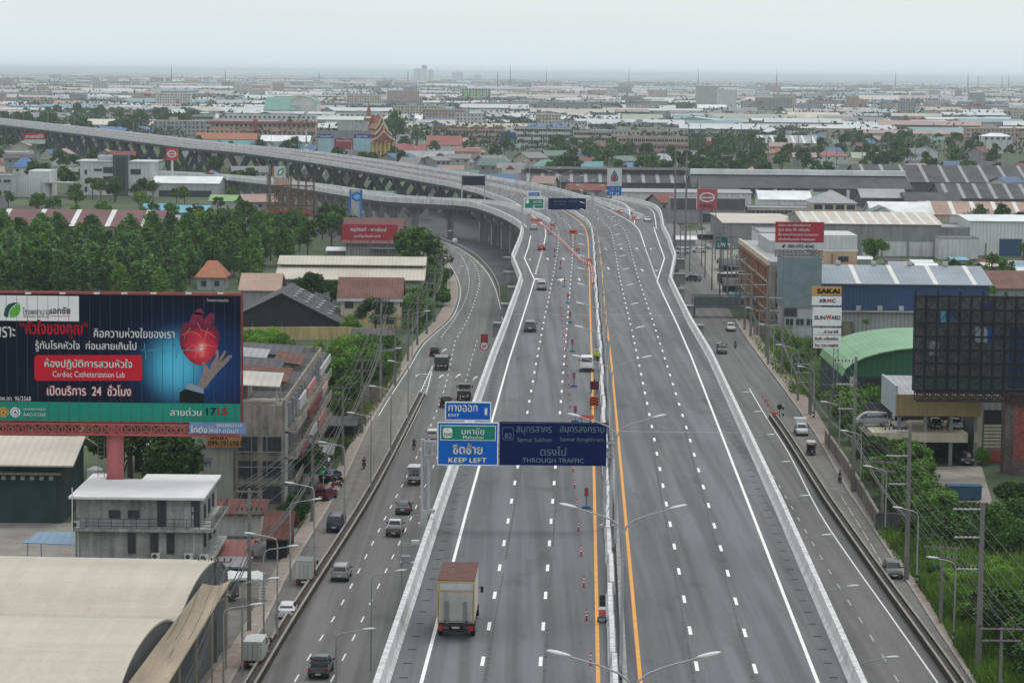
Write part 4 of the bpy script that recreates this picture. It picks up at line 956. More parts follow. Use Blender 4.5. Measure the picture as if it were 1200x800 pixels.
# ---------------------------------------------------------------- right side, middle distance
block('school_building', 'long cream four storey building with dark stair panels right of the flyover sign', 'building', 604, 668, 176, 149, 22, 'white', 4, 12, (3, 1.8))
t, W, H, Y = block('blue_panel_block', 'block with blue glass panel left of the cream school building', 'building', 590, 606, 180, 158, 20, 'pink', 3, 3, (3, 2)); part(t, 'blue_panel', cWall['blue'], (-W/2, W/2 - 6, -.3, -.06, 3, H - 2))
block('dormitory', 'cream dormitory with four rows of square windows', 'dormitory', 672, 716, 178, 153.5, 22, 'cream', 4, 12, (2, 1.8))
t, W, H, Y = block('pink_terrace', 'pink terrace with balconies on three floors', 'apartments', 724, 806, 185, 160, 20, 'pink', 3, 18, (2.2, 1.8), slabs=True)
block('brown_terrace', 'brownish terrace stepping up behind the pink terrace', 'apartments', 720, 850, 172, 156, 20, 'pink', 3, 24, (2, 1.5))
block('silo_block', 'tall windowless grey block standing alone above the plain', 'factory', 817, 842, 131, 101, 40, 'lgrey', 2, 0, roof='lgrey')
block('white_silo_block', 'tall pale block joined on the right of the grey windowless block', 'factory', 842, 863, 134, 105, 40, 'white', 2, 0, roof='white')
shed('white_low_works', 'low white works at the foot of the tall grey block', 'works', 818, 852, 138, 127, 123, 40, 'x', 'white', 'white')
t, W, ze, zr, Y = shed('olive_works', 'wide olive roofed works with a cream front door', 'works', 730, 777, 151, 142, 134, 70, 'x', 'grey', 'olive'); part(t, 'front_panel', cWall['cream'], (-W*.22, W*.2, -.3, -.003, 0, ze*.8))
shed('olive_side_shed', 'lower cream green shed to the left of the olive works', 'shed', 690, 731, 152, 147, 140, 50, 'x', 'cream', 'olive')
shed('olive_arch_hall', 'long pale green arched roof hall at the right', 'hall', 830, 935, 150, 142, 134, 70, 'x', 'olive', 'olive', arch=True)
shed('cream_arch_hall', 'two yellowish arches of a hall right of the long green one', 'hall', 925, 985, 149, 141, 132, 60, 'x', 'cream', 'beige', arch=True)
shed('yellow_gable_hall', 'cream walled hall with yellow green roof at the right', 'hall', 962, 1002, 152, 143, 135, 50, 'x', 'white', 'olive')
t, W, ze, zr, Y = shed('grey_pitched_factory', 'pale grey pitched factory behind the red and white chimney', 'factory', 890, 960, 178, 168, 159, 50, 'x', 'lgrey', 'grey', strips=6)
block('white_corner_house', 'white two storey house at the foot of the red and white chimney', 'house', 793, 833, 187, 177, 16, 'white', 2, 6, (2, 1.4))
m = MB(); q = P(830.5, 183)
for k in range(5): m.cyl((0, 0, k * 2.6), 1.6, 2.6, 14, int(k == 4))
tag(m.build('chimney', [M('chimney_red', (.42, .05, .05), .7, .1), cWall['white']], None, False, (q.x, q.y, 0)), 'short red chimney with a white top beside the white corner house', 'chimney')
hip('peach_villa', 'white and orange three storey villa at the far right', 'villa', 1152, 1186, 180, 160, 156, 18, 'white', 'white', nwin=5, win=(2, 1.6))
shed('blue_roof_works', 'works with a blue wall under a pale long roof', 'works', 1008, 1054, 124, 117, 112, 60, 'x', 'skyblue', 'beige')
hip('blue_peak_house', 'house with a bright blue peaked roof at the right', 'house', 1135, 1152, 138, 134, 127, 30, 'lgrey', 'blue')
shed('maroon_long_house', 'long low house with a dull maroon roof in the trees', 'house', 1058, 1110, 154, 148, 142, 24, 'x', 'white', 'maroon')
hip('red_tile_house', 'broad house with a red tiled roof in the trees', 'house', 900, 930, 190, 180, 174, 20, 'pink', 'red')
hip('red_villa', 'white villa with a red hipped roof above the dark factory', 'villa', 957, 995, 192, 183, 177, 20, 'white', 'red', nwin=4)
hip('teal_roof_cottage', 'cottage with a teal roof between trees', 'cottage', 946, 982, 203, 196, 190, 16, 'white', 'teal')
shed('green_flat_house', 'cream house with grey green roof left of the dark factory', 'house', 1000, 1035, 196, 186, 179, 24, 'x', 'cream', 'olive')
hip('slate_villa', 'grey roofed white villa by the chimney', 'villa', 764, 790, 196, 188, 180, 16, 'white', 'grey')
hip('blue_cottage', 'low cottage with a blue roof behind the flyover', 'cottage', 728, 750, 203, 196, 190.5, 14, 'lgrey', 'blue')
shed('green_gable_house', 'house with a pale green roof and white twin gables behind the flyover', 'house', 664, 706, 208, 198, 189.5, 16, 'x', 'white', 'teal')
hip('teal_cottage', 'cottage with grey green hipped roof left of the twin gables', 'cottage', 626, 656, 205, 195, 187, 15, 'lgrey', 'green')
# long dark factory sheds
DK = dict(wall='dgrey', roof='dark')
t, W, ze, zr, Y = shed('dark_factory', 'long dark factory roof with a white ridge and white posts', 'factory', 812, 1068, 233, 221, 206, 44, 'x', strips=0, **DK); part(t, 'white_ridge', cRoof['white'], (-W/2, W/2, 20, 24.5, zr + .3, zr + 2.6)); [part(t, 'post', cWall['white'], (-W/2 + W*(k + .5)/12 - .7, -W/2 + W*(k + .5)/12 + .7, -1.4, -.7, .4, ze - .4)) for k in range(12)]
shed('dark_factory', 'long dark factory roof dotted with small skylights at the right', 'factory', 1006, 1215, 226, 214, 194, 60, 'x', strips=9, **DK)
shed('dark_factory', 'dark factory roof with slanting pale skylights at the right edge', 'factory', 1104, 1230, 242, 233, 216, 40, 'x', strips=7, **DK)
shed('dark_factory', 'long double row of dark roofs behind the fuel sign', 'factory', 612, 812, 226, 214, 200, 40, 'x', strips=12, monitor=True, **DK)
shed('dark_factory', 'dark roof low behind the broken grey roofs', 'factory', 1070, 1185, 206, 198, 189, 40, 'x', **DK)
shed('broken_roof_shed', 'grey broken fibre cement roofs with sagging sheets', 'shed', 1010, 1062, 244, 232, 222, 24, 'x', 'dgrey', 'grey'); shed('weathered_roof_shed', 'weathered low roofs with pale patches beside the salmon factory', 'shed', 1062, 1125, 246, 236, 226, 24, 'x', 'dgrey', 'dark')
shed('salmon_factory', 'low salmon coloured long roof at the right', 'factory', 1082, 1230, 262, 252, 237, 26, 'x', 'beige', 'salmon', strips=6)
shed('white_gap_shed', 'white low sheet roof left of the salmon roof', 'shed', 1022, 1090, 262, 251, 237, 24, 'x', 'lgrey', 'white')
hip('cream_institute', 'cream two storey building with a grey pyramid roof', 'building', 952, 1003, 262, 238, 223, 22, 'cream', 'grey', nwin=4, win=(3, 1.6), ridge=.05)
block('cream_wing', 'long cream wing left of the pyramid roof', 'building', 876, 952, 262, 243, 18, 'cream', 2, 8, (3, 1.3)); shed('white_wing_roof', 'white sheet roof rising behind the cream wing', 'shed', 890, 950, 252, 234, 224, 20, 'x', 'white', 'white')
t, W, ze, zr, Y = shed('filling_station_hall', 'long white wall and shutters behind the fuel price sign', 'building', 728, 880, 242, 226, 222, 30, 'x', 'white', 'grey'); [part(t, 'shutter', cWall['lgrey'], (-W/2 + 18 + k*8, -W/2 + 24 + k*8, -.1, -.003, 0, 4.2)) for k in range(4)]
t, W, H, Y = block('dark_showroom', 'dark grey showroom fascia carrying the red truck sign', 'showroom', 786, 872, 262, 233, 18, 'grey', 1, 0); part(t, 'fascia', cWall['dgrey'], (-W/2 - .2, W/2 + .2, -.4, -.12, H * .58, H + .2)); part(t, 'shop_window', mGlass, (-W*.1, W*.28, -.1, -.01, .5, H*.4))
emblem = lambda par, x, y, z, r, mat: None
t, W, ze, zr, Y = shed('grey_depot_hall', 'grey depot with a wide beige roof edge right of the flyover', 'depot', 848, 932, 292, 262, 254, 60, 'x', 'grey', 'beige'); 
t, W, ze, zr, Y = shed('beige_strip_factory', 'long grey wall factory with a beige roof and pale strips', 'factory', 942, 1102, 300, 263, 249, 50, 'x', 'grey', 'beige', strips=12); part(t, 'lower_wall', cWall['white'], (-W/2 + 18, W/2 + .05, -.15, -.003, 0, ze*.46)); [part(t, 'post', cWall['grey'], (-W/2 + 24 + k*8 - .3, -W/2 + 24 + k*8 + .3, -.4, -.16, 0, ze*.46)) for k in range(5)]
block('grey_link_block', 'plain grey block between the beige roofed factory and the white warehouse', 'building', 1084, 1146, 299, 266, 24, 'grey', 2, 0); block('white_link_block', 'white lower wall in front of the grey link block', 'building', 1100, 1146, 304, 278, 8, 'white', 1, 0)
t, W, ze, zr, Y = shed('white_warehouse', 'white warehouse with dark blue doors at the right edge', 'warehouse', 1136, 1260, 300, 260, 253, 40, 'x', 'corrw', 'white'); part(t, 'door', cWall['blue'], (-W*.22, -W*.22 + 7, -.15, -.003, 0, ze*.5), (-W*.22 + 7.6, -W*.22 + 15, -.15, -.003, 0, ze*.5))
shed('maroon_roof_house', 'rusty maroon tiled roof at the right edge behind the dark billboard frame', 'house', 1156, 1230, 352, 338, 318, 20, 'x', 'grey', 'tile')
t, W, ze, zr, Y = shed('blue_factory', 'blue walled factory with a pale blue grey roof and white skylights', 'factory', 964, 1157, 392, 333, 312, 30, 'x', 'blue', 'greyblue', strips=0, over=.8); h = W/2
m = MB()
for k in range(4): x = -h + W * (.21 + .235 * k); m.face([(x - .5, -.8, ze - .8*(zr - ze)/15 + .26), (x + .5, -.8, ze - .8*(zr - ze)/15 + .26), (x + .5, 15, zr + .26), (x - .5, 15, zr + .26)])
m.build('skylight', mSky, t)
part(t, 'lower_wall', cWall['corr'], (-h - .05, h + .05, -.2, -.003, 0, ze*.44)); part(t, 'ledge', cWall['lgrey'], (-h, h, -1.4, -.21, ze*.45, ze*.47)); [part(t, 'vent_box', cWall['lgrey'], (-h + 7 + k*4.6, -h + 8 + k*4.6, -.8, -.01, ze*.48, ze*.57)) for k in range(4)]
for k in range(4): part(t, 'roof_ventilator', mFrame, (-h + W*(k + .6)/4.5 - .5, -h + W*(k + .6)/4.5 + .5, 14.5, 15.5, zr + .25, zr + 1.1))
t, W, H, Y = block('slab_building', 'tall blue grey clad slab building carrying the red billboard', 'building', 917, 960, 396, 302, 12, 'lgrey', 5, 0); part(t, 'cladding', M('blue_grey_cladding', (.17, .22, .24), .7, .15, .5, fine=.1), (-W/2 - .1, W/2 + .1, -.25, -.003, H*.38, H + .1), (W/2 + .003, W/2 + .25, 0, 12, H*.38, H + .1), (-W/2 - .25, -W/2 - .003, 0, 12, H*.38, H + .1)); window(t, -W*.3, -.05, H*.32, 2.6, 1.5, 'F', mFrameD); [window(t, -W*.32 + k*2.2, -.05, H*.2, 1.6, 1.4, 'F') for k in range(4)]
t, W, H, Y = block('peach_building', 'peach walled upper storeys behind the slab building', 'building', 960, 1003, 372, 292, 20, 'peach', 4, 0, roof='white'); window(t, W*.12, -.05, H*.86, 2.2, 1, 'F', mFrameD); part(t, 'white_gable', cWall['white'], (-W/2, W/2, .5, 18, H + .01, H + 3.2)); part(t, 'pipe', cWall['terracotta'], (-W*.2, -W*.2 + .3, -.3, -.06, 2, H - 1))
t = thing('terracotta_building', 'terracotta framed shophouses with open galleries facing the right road', 'shophouses', (PXX(881, 640, 0), 600, 0)); occ(60, 640, 12, 45); ZT = 13.5
part(t, 'wall', cWall['stained'], (1.2, 12, 0, 78, 0, ZT), (.0, 1.2, 0, .4, 0, ZT)); part(t, 'roof', cRoof['grey'], (.3, 12.2, .2, 78, ZT + .003, ZT + .8)); part(t, 'parapet', cWall['cream'], (-.3, .297, -.3, 78, ZT + .003, ZT + 1.2)); part(t, 'rooftop_room', cWall['lgrey'], (3, 11, 30, 60, ZT + .81, ZT + 3.6))
for f in range(5): part(t, 'gallery_slab', cWall['beige' if f % 2 else 'terracotta'], (-.2, 1.19, .41, 78, f*3.2 - .02 + (.3 if f == 0 else 0), f*3.2 + .4))
for k in range(13): part(t, 'pillar', cWall['terracotta'], (-.25, .25, 78*k/12.2 + .42, 78*k/12.2 + 1.0, .001, ZT - .01))
for f in range(4):
    for k in range(12): window(t, 1.18, 78*(k + .55)/12.2 + .6, f*3.2 + 1.9, 3.0, 1.6, 'L', mFrameD)
    for k in range(3): window(t, 2.6 + k*3.4, -.03, f*3.2 + 1.9, 1.6, 1.5, 'F', mFrameD)
block('white_rear_block', 'white flat roofed block behind the terracotta shophouses', 'building', 890, 925, 340, 272, 26, 'white', 4, 4, (2, 1.4))
for a in ((845, 905, 318, 311, 304, 10, 'dark', 'long dark stall roof in the yard below the teal sign'), (858, 900, 356, 350, 343, 8, 'teal', 'teal awning stall by the right pavement and the footbridge'), (850, 885, 343, 335, 326, 10, 'dark', 'dark canvas stall under the poles before the terracotta shophouses'), (792, 815, 288, 281, 277, 10, 'white', 'white canopy roof over parked vehicles beside the flyover'), (820, 848, 281, 275, 271, 12, 'grey', 'grey canopy roof behind the parked vehicles near the teal sign')): shed('market_stall', a[7], 'stall', a[0], a[1], a[2], a[3], a[4], a[5], 'x', 'black' if a[6] != 'white' else 'lgrey', a[6])
for k in range(16):
    px = 1006 + (k*37) % 190; yb = 309 + (k*7) % 20; shed('shanty', 'low tin roofed shanty crowded behind the blue factory', 'shanty', px, px + 14 + (k*5) % 13, yb, yb - 5, yb - 8 - k % 3, 7, 'x', ('lgrey', 'dgrey', 'grey')[k % 3], ('white', 'grey', 'rust', 'lblue', 'beige', 'white', 'dark')[k % 7], group='shanties behind the blue factory', rz=.1*(k % 5 - 2))
# right, near
t, W, ze, zr, Y = shed('green_hall', 'big hall with a light green arched roof and dark green end behind the dark frame', 'hall', 986, 1215, 486, 442, 407, 32, 'y', 'green', 'lgreen', arch=True, over=.9)
m = MB(); h = W/2; m.face([(-h + .05, -.06, ze)] + [(h * math.cos(math.pi * (1 - k/20)) * .995, -.06, ze + (zr - ze) * math.sin(math.pi * k/20) * .99) for k in range(1, 20)] + [(h - .05, -.06, ze)]); m.build('gable', M('deep_green_gable', (.02, .105, .06), .6, .1, .2, stripe=('X', 1, .08)), t)
part(t, 'opening_shade', cWall['black'], (-h + 4, h - 2, -.1, -.003, 0, ze - .4)); part(t, 'front_post', cWall['white'], (-h + 1.2, -h + 2.2, -.4, -.11, 0, ze));  # black sheet on the front paints the darkness of an open hall
pc, Y, x0, x1 = foot(1050, 1146, 545); W = x1 - x0; h = W/2; H = PY(1098, 462, Y).z
t = thing('parking_deck', 'open two level garage with a mustard fascia and cars inside', 'garage', ((x0 + x1)/2, Y, 0)); occ((x0 + x1)/2, Y + 8, h + 4, 11)
zf = PY(1098, 507, Y).z; zh = PY(1098, 487, Y).z
part(t, 'floor', cWall['cream'], (-h - 3.5, h - 1.6, -.4, 15, zf - 1.3, zf)); part(t, 'back_wall', cWall['dgrey'], (-h - 3, h, 15, 15.3, 0, zh)); part(t, 'fascia', M('mustard_fascia', (.30, .235, .11), .7, .1, .4, streak=.2), (-h - .2, h + .2, -.5, -.2, zh, H))
m = MB(); m.slab([(-h, -.2, H - .1), (h, -.2, H - .1), (h, 15.3, H + 1.0), (-h, 15.3, H + 1.0)], .2); m.build('roof', cRoof['grey'], t); part(t, 'side_panel', M('pale_blue_panel', (.36, .42, .45), .7, .1, .4), (-h - .3, -h - .02, -.2, 15, zh, H + 1.2))
for x in (-h + .4, -h*.3, h*.33, h - .4): part(t, 'column', cWall['grey'], (x - .25, x + .25, .3, .8, .0, zf - 1.31), (x - .25, x + .25, .3, .8, zf + .003, zh))
part(t, 'inner_wall', cWall['black'], (-h, h, 9, 9.2, .0, zf - 1.31))  # dark colours of this and the back wall stand for shade inside
t, W, H, Y = block('slatted_annex', 'annex with a grey corrugated top and white slatted front beside the rusty column', 'building', 1142, 1192, 541, 463, 14, 'corr', 3, 0, roof='grey'); part(t, 'opening_shade', cWall['black'], (-W/2 + 1.2, W/2, -.12, -.003, H*.55, H*.78)); part(t, 'slats', cWall['cream'], *[(-W/2 + 1.2, W/2, -.3, -.1, H*.22 + k*.5, H*.22 + k*.5 + .3) for k in range(7)]); part(t, 'red_base', cWall['red'], (-W/2 + 2, W/2 - 1, -.15, -.003, 0, H*.18)); part(t, 'post', cWall['cream'], (-W/2 - .2, -W/2 + .9, -.3, -.003, 0, H*.75))  # black panel over the wall paints the shaded gap above the slats
wall_run('low grey boundary wall with pillars behind the grass field', [(884, 392), (915, 398), (960, 390), (1000, 392)], 2.6, cWall['stained'])
wall_run('dark mossy wall between the gravel lot and the long grass', [(1028, 622), (1110, 628), (1215, 640)], 2.2, cWall['dgrey'])
wall_run('old concrete block wall along the right pavement beside the bushes', [(968, 520), (990, 552), (1012, 590), (1030, 622)], 2.0, cWall['stained'])
m = MB(); q = P(1129, 585); m.bx(-2.2, 2.2, -1, 1, .2, 1.8, 0); m.bx(-2.3, 2.3, -1.1, 1.1, 1.8, 1.95, 0)
for k in range(6): m.bx(-2.25 + k*.85, -2.1 + k*.85, -1.08, 1.08, .2, 1.8, 0)
for x in (-1.8, 1.8): m.bx(x - .2, x + .2, -.9, .9, 0, .2, 0)
tag(m.build('skip', M('blue_skip_paint', (.02, .07, .13), .6, .25, 1), None, False, (q.x, q.y, 0)), 'blue metal waste skip on the edge of the gravel lot', 'skip')
# sheets of ground
def sheet(name, pts, mat, z=.015, kind='structure'):
    m = MB(); m.face([P(x, y, z) for x, y in pts]); o = m.build(name, mat); o['kind'] = kind; return o
sheet('gravel_lot', [(1040, 580), (1062, 610), (1135, 612), (1165, 595), (1150, 545), (1060, 548)], mBare)
mYard = M('dusty_yard', (.24, .225, .205), .95, .25, .2, fine=.2)
sheet('yard', [(-40, 660), (95, 660), (95, 612), (-40, 612)], mYard)
sheet('side_yard', [(215, 800), (245, 800), (330, 655), (392, 540), (350, 540), (262, 690)], M('side_yard_dirt', (.17, .16, .15), .95, .3, .4, fine=.2), .012)
sheet('market_yard', [(800, 340), (850, 352), (885, 330), (905, 300), (850, 268), (790, 272)], M('pale_yard', (.25, .235, .215), .95, .25, .2, fine=.2), .012)
sheet('industrial_yard', [(880, 300), (1230, 300), (1230, 240), (780, 240)], M('grey_yard', (.17, .17, .165), .95, .3, .06, fine=.2), .008)
mGrs = M('rough_grass_soil', (.055, .085, .025), .95, .5, .15, fine=.3)
sheet('underpass', [(300, 262), (430, 290), (505, 279), (560, 300), (585, 335), (612, 335), (618, 262), (560, 236), (300, 222)], M('shaded_underpass_tarmac', (.075, .077, .08), .95, .3, .1, fine=.2), .01)  # tarmac coloured darker for the shadow under the ramp
sheet('grass_field', [(1030, 625), (1165, 840), (1330, 840), (1260, 622)], mGrs)
sheet('meadow', [(880, 396), (925, 462), (1010, 480), (1010, 392)], mGrs)
sheet('waste_ground', [(300, 402), (470, 402), (468, 440), (420, 520), (385, 545), (385, 405)], mGrs)
# ================================================================ signs, hoardings, gantries
mSteel = MC['galvanised']; mSteelD = M('grey_steel_lattice', (.16, .165, .17), .6, .15, .5); mRustS = M('rusty_steel', (.16, .085, .06), .85, .3, .8, fine=.2)
mNavy = M('sign_navy', (.002, .012, .075), .6, .06, .5, spec=.1); mBlue = M('sign_blue', (.0, .115, .50), .5, .05, .5, spec=.15); mGreen = M('sign_green', (.0, .21, .135), .45, .05, .5)
mSW = M('sign_white', (.78, .79, .79), .6, .03); mFaint = M('sign_pale_legend', (.13, .20, .30), .5, .1); mRed = M('print_red', (.55, .012, .03), .5, .05, spec=.1); mBlk = M('print_black', (.01, .01, .012), .7, .1, spec=.1)
mWr = M('print_white', (.8, .8, .8), .6, .02); mRedB = M('hoarding_red', (.36, .025, .045), .6, .08); mBrd = M('hoarding_back', (.10, .10, .105), .7, .2); mCyan = M('print_cyan', (.10, .42, .62), .5, .1)
def at(px0, px1, py0, py1, Y):      # pixel box on the plane at distance Y -> centre x, z, width, height
    a = PY((px0 + px1) / 2, py0, Y); b = PY((px0 + px1) / 2, py1, Y); c = PY(px0, (py0 + py1) / 2, Y); d = PY(px1, (py0 + py1) / 2, Y)
    return (c.x + d.x) / 2, (a.z + b.z) / 2, d.x - c.x, a.z - b.z
class Board:                     # a thing standing at distance Y whose children are laid out by what the photo shows on it
    def __init__(s, name, label, cat, pxc, Y, z0=0, group=None):
        s.Y = Y; s.x0 = PXX(pxc, Y, z0); s.t = thing(name, label, cat, (s.x0, Y, z0), 0, group); s.z0 = z0; s.n = 0
    def panel(s, name, mat, px0, px1, py0, py1, dy=0.0, th=.2, par=None):
        x, z, w, h = at(px0, px1, py0, py1, s.Y); m = MB(); x -= s.x0; z -= s.z0
        m.bx(x - w/2, x + w/2, dy - th, dy, z - h/2, z + h/2); return m.build(name, mat, par or s.t)
    def text(s, body, mat, px0, px1, py0, py1, dy, bold=0.0):
        x, z, w, h = at(px0, px1, py0, py1, s.Y); s.n += 1
        return text(body, mat, s.t, x - s.x0, dy - .004 * (s.n % 5), z - s.z0, w, h, bold=bold)
    def poly(s, name, mat, pts, dy):
        m = MB(); m.face([(PY(a, b, s.Y).x - s.x0, dy, PY(a, b, s.Y).z - s.z0) for a, b in pts]); return m.build(name, mat, s.t)
    def loc(s, px, py): q = PY(px, py, s.Y); return Vector((q.x - s.x0, 0, q.z - s.z0))
    def pole(s, name, mat, px, py0, py1, r, dy=.3, z1=None, n=8):
        a = s.loc(px, py0); b = s.loc(px, py1); m = MB(); m.tube([(b.x, dy, b.z if z1 is None else z1), (b.x, dy, a.z)], r, n); return m.build(name, mat, s.t)
def lattice(mb, x0, x1, y0, y1, z0, z1, n, r=.06, m=0):      # boxed truss between two ends
    for y in (y0, y1):
        for z in (z0, z1): mb.bar((x0, y, z), (x1, y, z), r*2.4, r*2.4, m)
        for k in range(n):
            a = x0 + (x1 - x0)*k/n; b = x0 + (x1 - x0)*(k + 1)/n
            mb.bar((a, y, z0), (b, y, z1), r*1.5, r*1.5, m); mb.bar((a, y, z1), (b, y, z0), r*1.5, r*1.5, m); mb.bar((a, y, z0), (a, y, z1), r*1.6, r*1.6, m)

# ---- hospital billboard over the concrete building
Yb = 299.0
B = Board('billboard', 'giant dark blue hospital billboard with red heart and hand on a thick red pole', 'billboard', 134, Yb)
art = M('billboard_print', (.004, .012, .045), .6, .05, .3, spec=.08); nt_ = art.node_tree; bs = nt_.nodes['Principled BSDF']
tcn = nt_.nodes.new('ShaderNodeTexCoord'); c0 = B.loc(207, 428)
def glow(c, sx, sz, lo, hi):
    mp = nt_.nodes.new('ShaderNodeMapping'); mp.vector_type = 'POINT'; mp.inputs['Location'].default_value = (-c.x/sx, 0, -c.z/sz); mp.inputs['Scale'].default_value = (1/sx, 0, 1/sz); nt_.links.new(tcn.outputs['Object'], mp.inputs[0])
    ln = nt_.nodes.new('ShaderNodeVectorMath'); ln.operation = 'LENGTH'; nt_.links.new(mp.outputs[0], ln.inputs[0]); r = nt_.nodes.new('ShaderNodeMapRange'); r.inputs['From Min'].default_value = 1; r.inputs['From Max'].default_value = 0; r.interpolation_type = 'SMOOTHERSTEP'
    nt_.links.new(ln.outputs['Value'], r.inputs[0]); return r.outputs[0]
m1 = nt_.nodes.new('ShaderNodeMix'); m1.data_type = 'RGBA'; m1.inputs['A'].default_value = (.003, .006, .022, 1); m1.inputs['B'].default_value = (.006, .05, .19, 1); nt_.links.new(glow(B.loc(228, 430), 11, 8, 0, 1), m1.inputs['Factor'])
m2 = nt_.nodes.new('ShaderNodeMix'); m2.data_type = 'RGBA'; m2.inputs['B'].default_value = (.09, .52, .74, 1); nt_.links.new(m1.outputs['Result'], m2.inputs['A']); nt_.links.new(glow(c0, 5.0, 5.4, 0, 1), m2.inputs['Factor']); nt_.links.new(m2.outputs['Result'], bs.inputs['Base Color'])
B.panel('printed_panel', art, -34, 282, 345, 493, 0, .35)
B.panel('green_band', M('print_green', (.0, .25, .17), .5, .05), -34, 282, 471, 493, -.352, .01)
B.panel('white_header', mWr, -34, 93.5, 346, 375.5, -.352, .01)
m = MB()
for k in range(26): x = B.loc(-34 + 316*(k + .5)/26, 420).x; m.bx(x - .02, x + .02, -.375, -.372, B.loc(0, 492.5).z, B.loc(0, 346).z)
m.build('panel_seam', M('seam_dark', (.05, .06, .08), .6), B.t)
B.poly('logo', M('logo_green', (.12, .42, .05), .5), [(12, 371.5), (18, 371.5), (23, 368), (25, 361), (24, 355.5), (19, 357), (14, 361), (11.5, 366)], -.374)
B.poly('logo', M('logo_dark_green', (.0, .07, .06), .5), [(5, 369), (7, 371), (10.5, 371.5), (11, 365.5), (14, 360), (19, 356), (24, 354.8), (17, 354), (10.5, 356), (6.5, 361)], -.372)
for body, mt, a, b, c, d, bo in (('โรงพยาบาล', mBlk, 27.5, 59.5, 360, 368.5, .0), ('เอกชัย', mBlk, 60, 83, 359, 367.5, .02), ('EKACHAI  HOSPITAL', mBlk, 28.5, 58.5, 369.6, 371.7, 0),
    ('เพราะ', mWr, -9, 19, 382, 395, .01), ('“หัวใจของคุณ”', mRed, 24, 104, 374, 396.5, .03), ('คือความห่วงใยของเรา', mWr, 110.5, 205, 383.5, 395.5, .01), ('รู้ทันโรคหัวใจ  ก่อนสายเกินไป', mWr, 42, 160.5, 398.5, 412, .015),
    ('ฆสพ.สก. 96/2568', mWr, -4, 37, 463.5, 469, 0), ('คุณภาพมาตรฐาน', mWr, 28, 54, 477.5, 481, 0), ('AACI ปี 2568', mWr, 28, 54, 482.5, 487, 0), ('สายด่วน', mWr, 200, 236.5, 477, 486.5, .01), ('17', mNavy, 242, 254, 477, 485.5, .03), ('15', mRed, 255, 267.5, 477, 485.5, .03), ('โรงพยาบาลเอกชัย', mWr, 243, 268, 349.5, 353, 0)):
    B.text(body, mt, a, b, c, d, -.40, bo)
B.panel('red_line', mRed, 60, 83, 369.8, 370.6, -.362, .012)
def rrect(x0, x1, y0, y1, r):
    out = []
    for cx, cy, a0 in ((x1 - r, y0 + r, -90), (x1 - r, y1 - r, 0), (x0 + r, y1 - r, 90), (x0 + r, y0 + r, 180)):
        out += [(cx + r*math.cos(R(a0 + k*22.5)), cy + r*math.sin(R(a0 + k*22.5))) for k in range(5)]
    return out
B.poly('red_plate', mRed, rrect(41, 167, 415.5, 445.5, 4), -.376)
B.text('ห้องปฏิบัติการสวนหัวใจ', mWr, 53, 155.5, 419.5, 432.5, -.40, .015); B.text('Cardiac Catheterization Lab', mWr, 62.5, 147, 434.5, 441.5, -.40)
t1 = B.text('เปิดบริการ  24  ชั่วโมง', mRed, 55, 155, 449.5, 463.5, -.384, .05); B.text('เปิดบริการ  24  ชั่วโมง', mWr, 56, 154, 450, 463, -.41, .008)
for cx, mt, mt2 in ((5, M('emblem_gold', (.55, .36, .06), .5), M('emblem_brown', (.25, .13, .03), .5)), (18.7, mWr, M('emblem_blue', (.03, .09, .28), .5))):
    q = B.loc(cx, 482.3)
    for r_, dy, mm in ((.56, -.366, mt), (.43, -.370, mt2), (.34, -.374, mt)):
        m = MB(); m.disc((q.x, dy, q.z), r_, 22); m.build('emblem', mm, B.t)
    m = MB(); m.face([(q.x - .2, -.378, q.z - .15), (q.x + .2, -.378, q.z - .15), (q.x, -.378, q.z + .25)]); m.build('emblem', mt2, B.t)
m = MB(); pts = [(165, 410), (169, 410), (170, 402), (171.5, 420), (173, 410), (188, 410), (190, 410), (191.5, 404), (193, 416), (195, 408), (197, 410), (203, 410), (205, 396), (207, 420), (209, 408), (212, 410), (232, 410)]
m.tube([B.loc(*p) + Vector((0, -.375, 0)) for p in pts], .035, 4); m.build('pulse_line', mCyan, B.t)
# heart, drawn in flat layers
hrt = [(213, 383), (217, 378), (224, 377), (232, 376), (242, 379), (252, 382), (257, 388), (258, 396), (256, 405), (252, 414), (246, 422), (240, 427), (232, 427), (224, 423), (217, 415), (212, 405), (211, 393)]
def smooth(pts, n=4): q = catmull([Vector((x, y, 0)) for x, y in pts + pts[:1]], n)[:-1]; return [(v.x, v.y) for v in q]
hm_ = M('heart_print', (.3, .01, .03), .45, .3, 1.2); ht_ = hm_.node_tree; hb = ht_.nodes['Principled BSDF']; tc_ = ht_.nodes.new('ShaderNodeTexCoord'); c_ = B.loc(236, 407); mp_ = ht_.nodes.new('ShaderNodeMapping'); mp_.inputs['Location'].default_value = (-c_.x/2.6, 0, -c_.z/3.0); mp_.inputs['Scale'].default_value = (1/2.6, 0, 1/3.0); ln_ = ht_.nodes.new('ShaderNodeVectorMath'); ln_.operation = 'LENGTH'
nz_h = ht_.nodes.new('ShaderNodeTexNoise'); nz_h.inputs['Scale'].default_value = 1.3; nz_h.inputs['Detail'].default_value = 5; ad_ = ht_.nodes.new('ShaderNodeMath'); ad_.operation = 'MULTIPLY_ADD'; ad_.inputs[1].default_value = .55
rp_ = ht_.nodes.new('ShaderNodeValToRGB'); el = rp_.color_ramp.elements; el[0].position = .25; el[0].color = (.9, .72, .68, 1); el[1].position = 1.25; el[1].color = (.16, .004, .03, 1)
for p_, c__ in ((.38, (.85, .22, .2)), (.6, (.62, .02, .05)), (.95, (.42, .008, .035))): e_ = el.new(p_); e_.color = (*c__, 1)
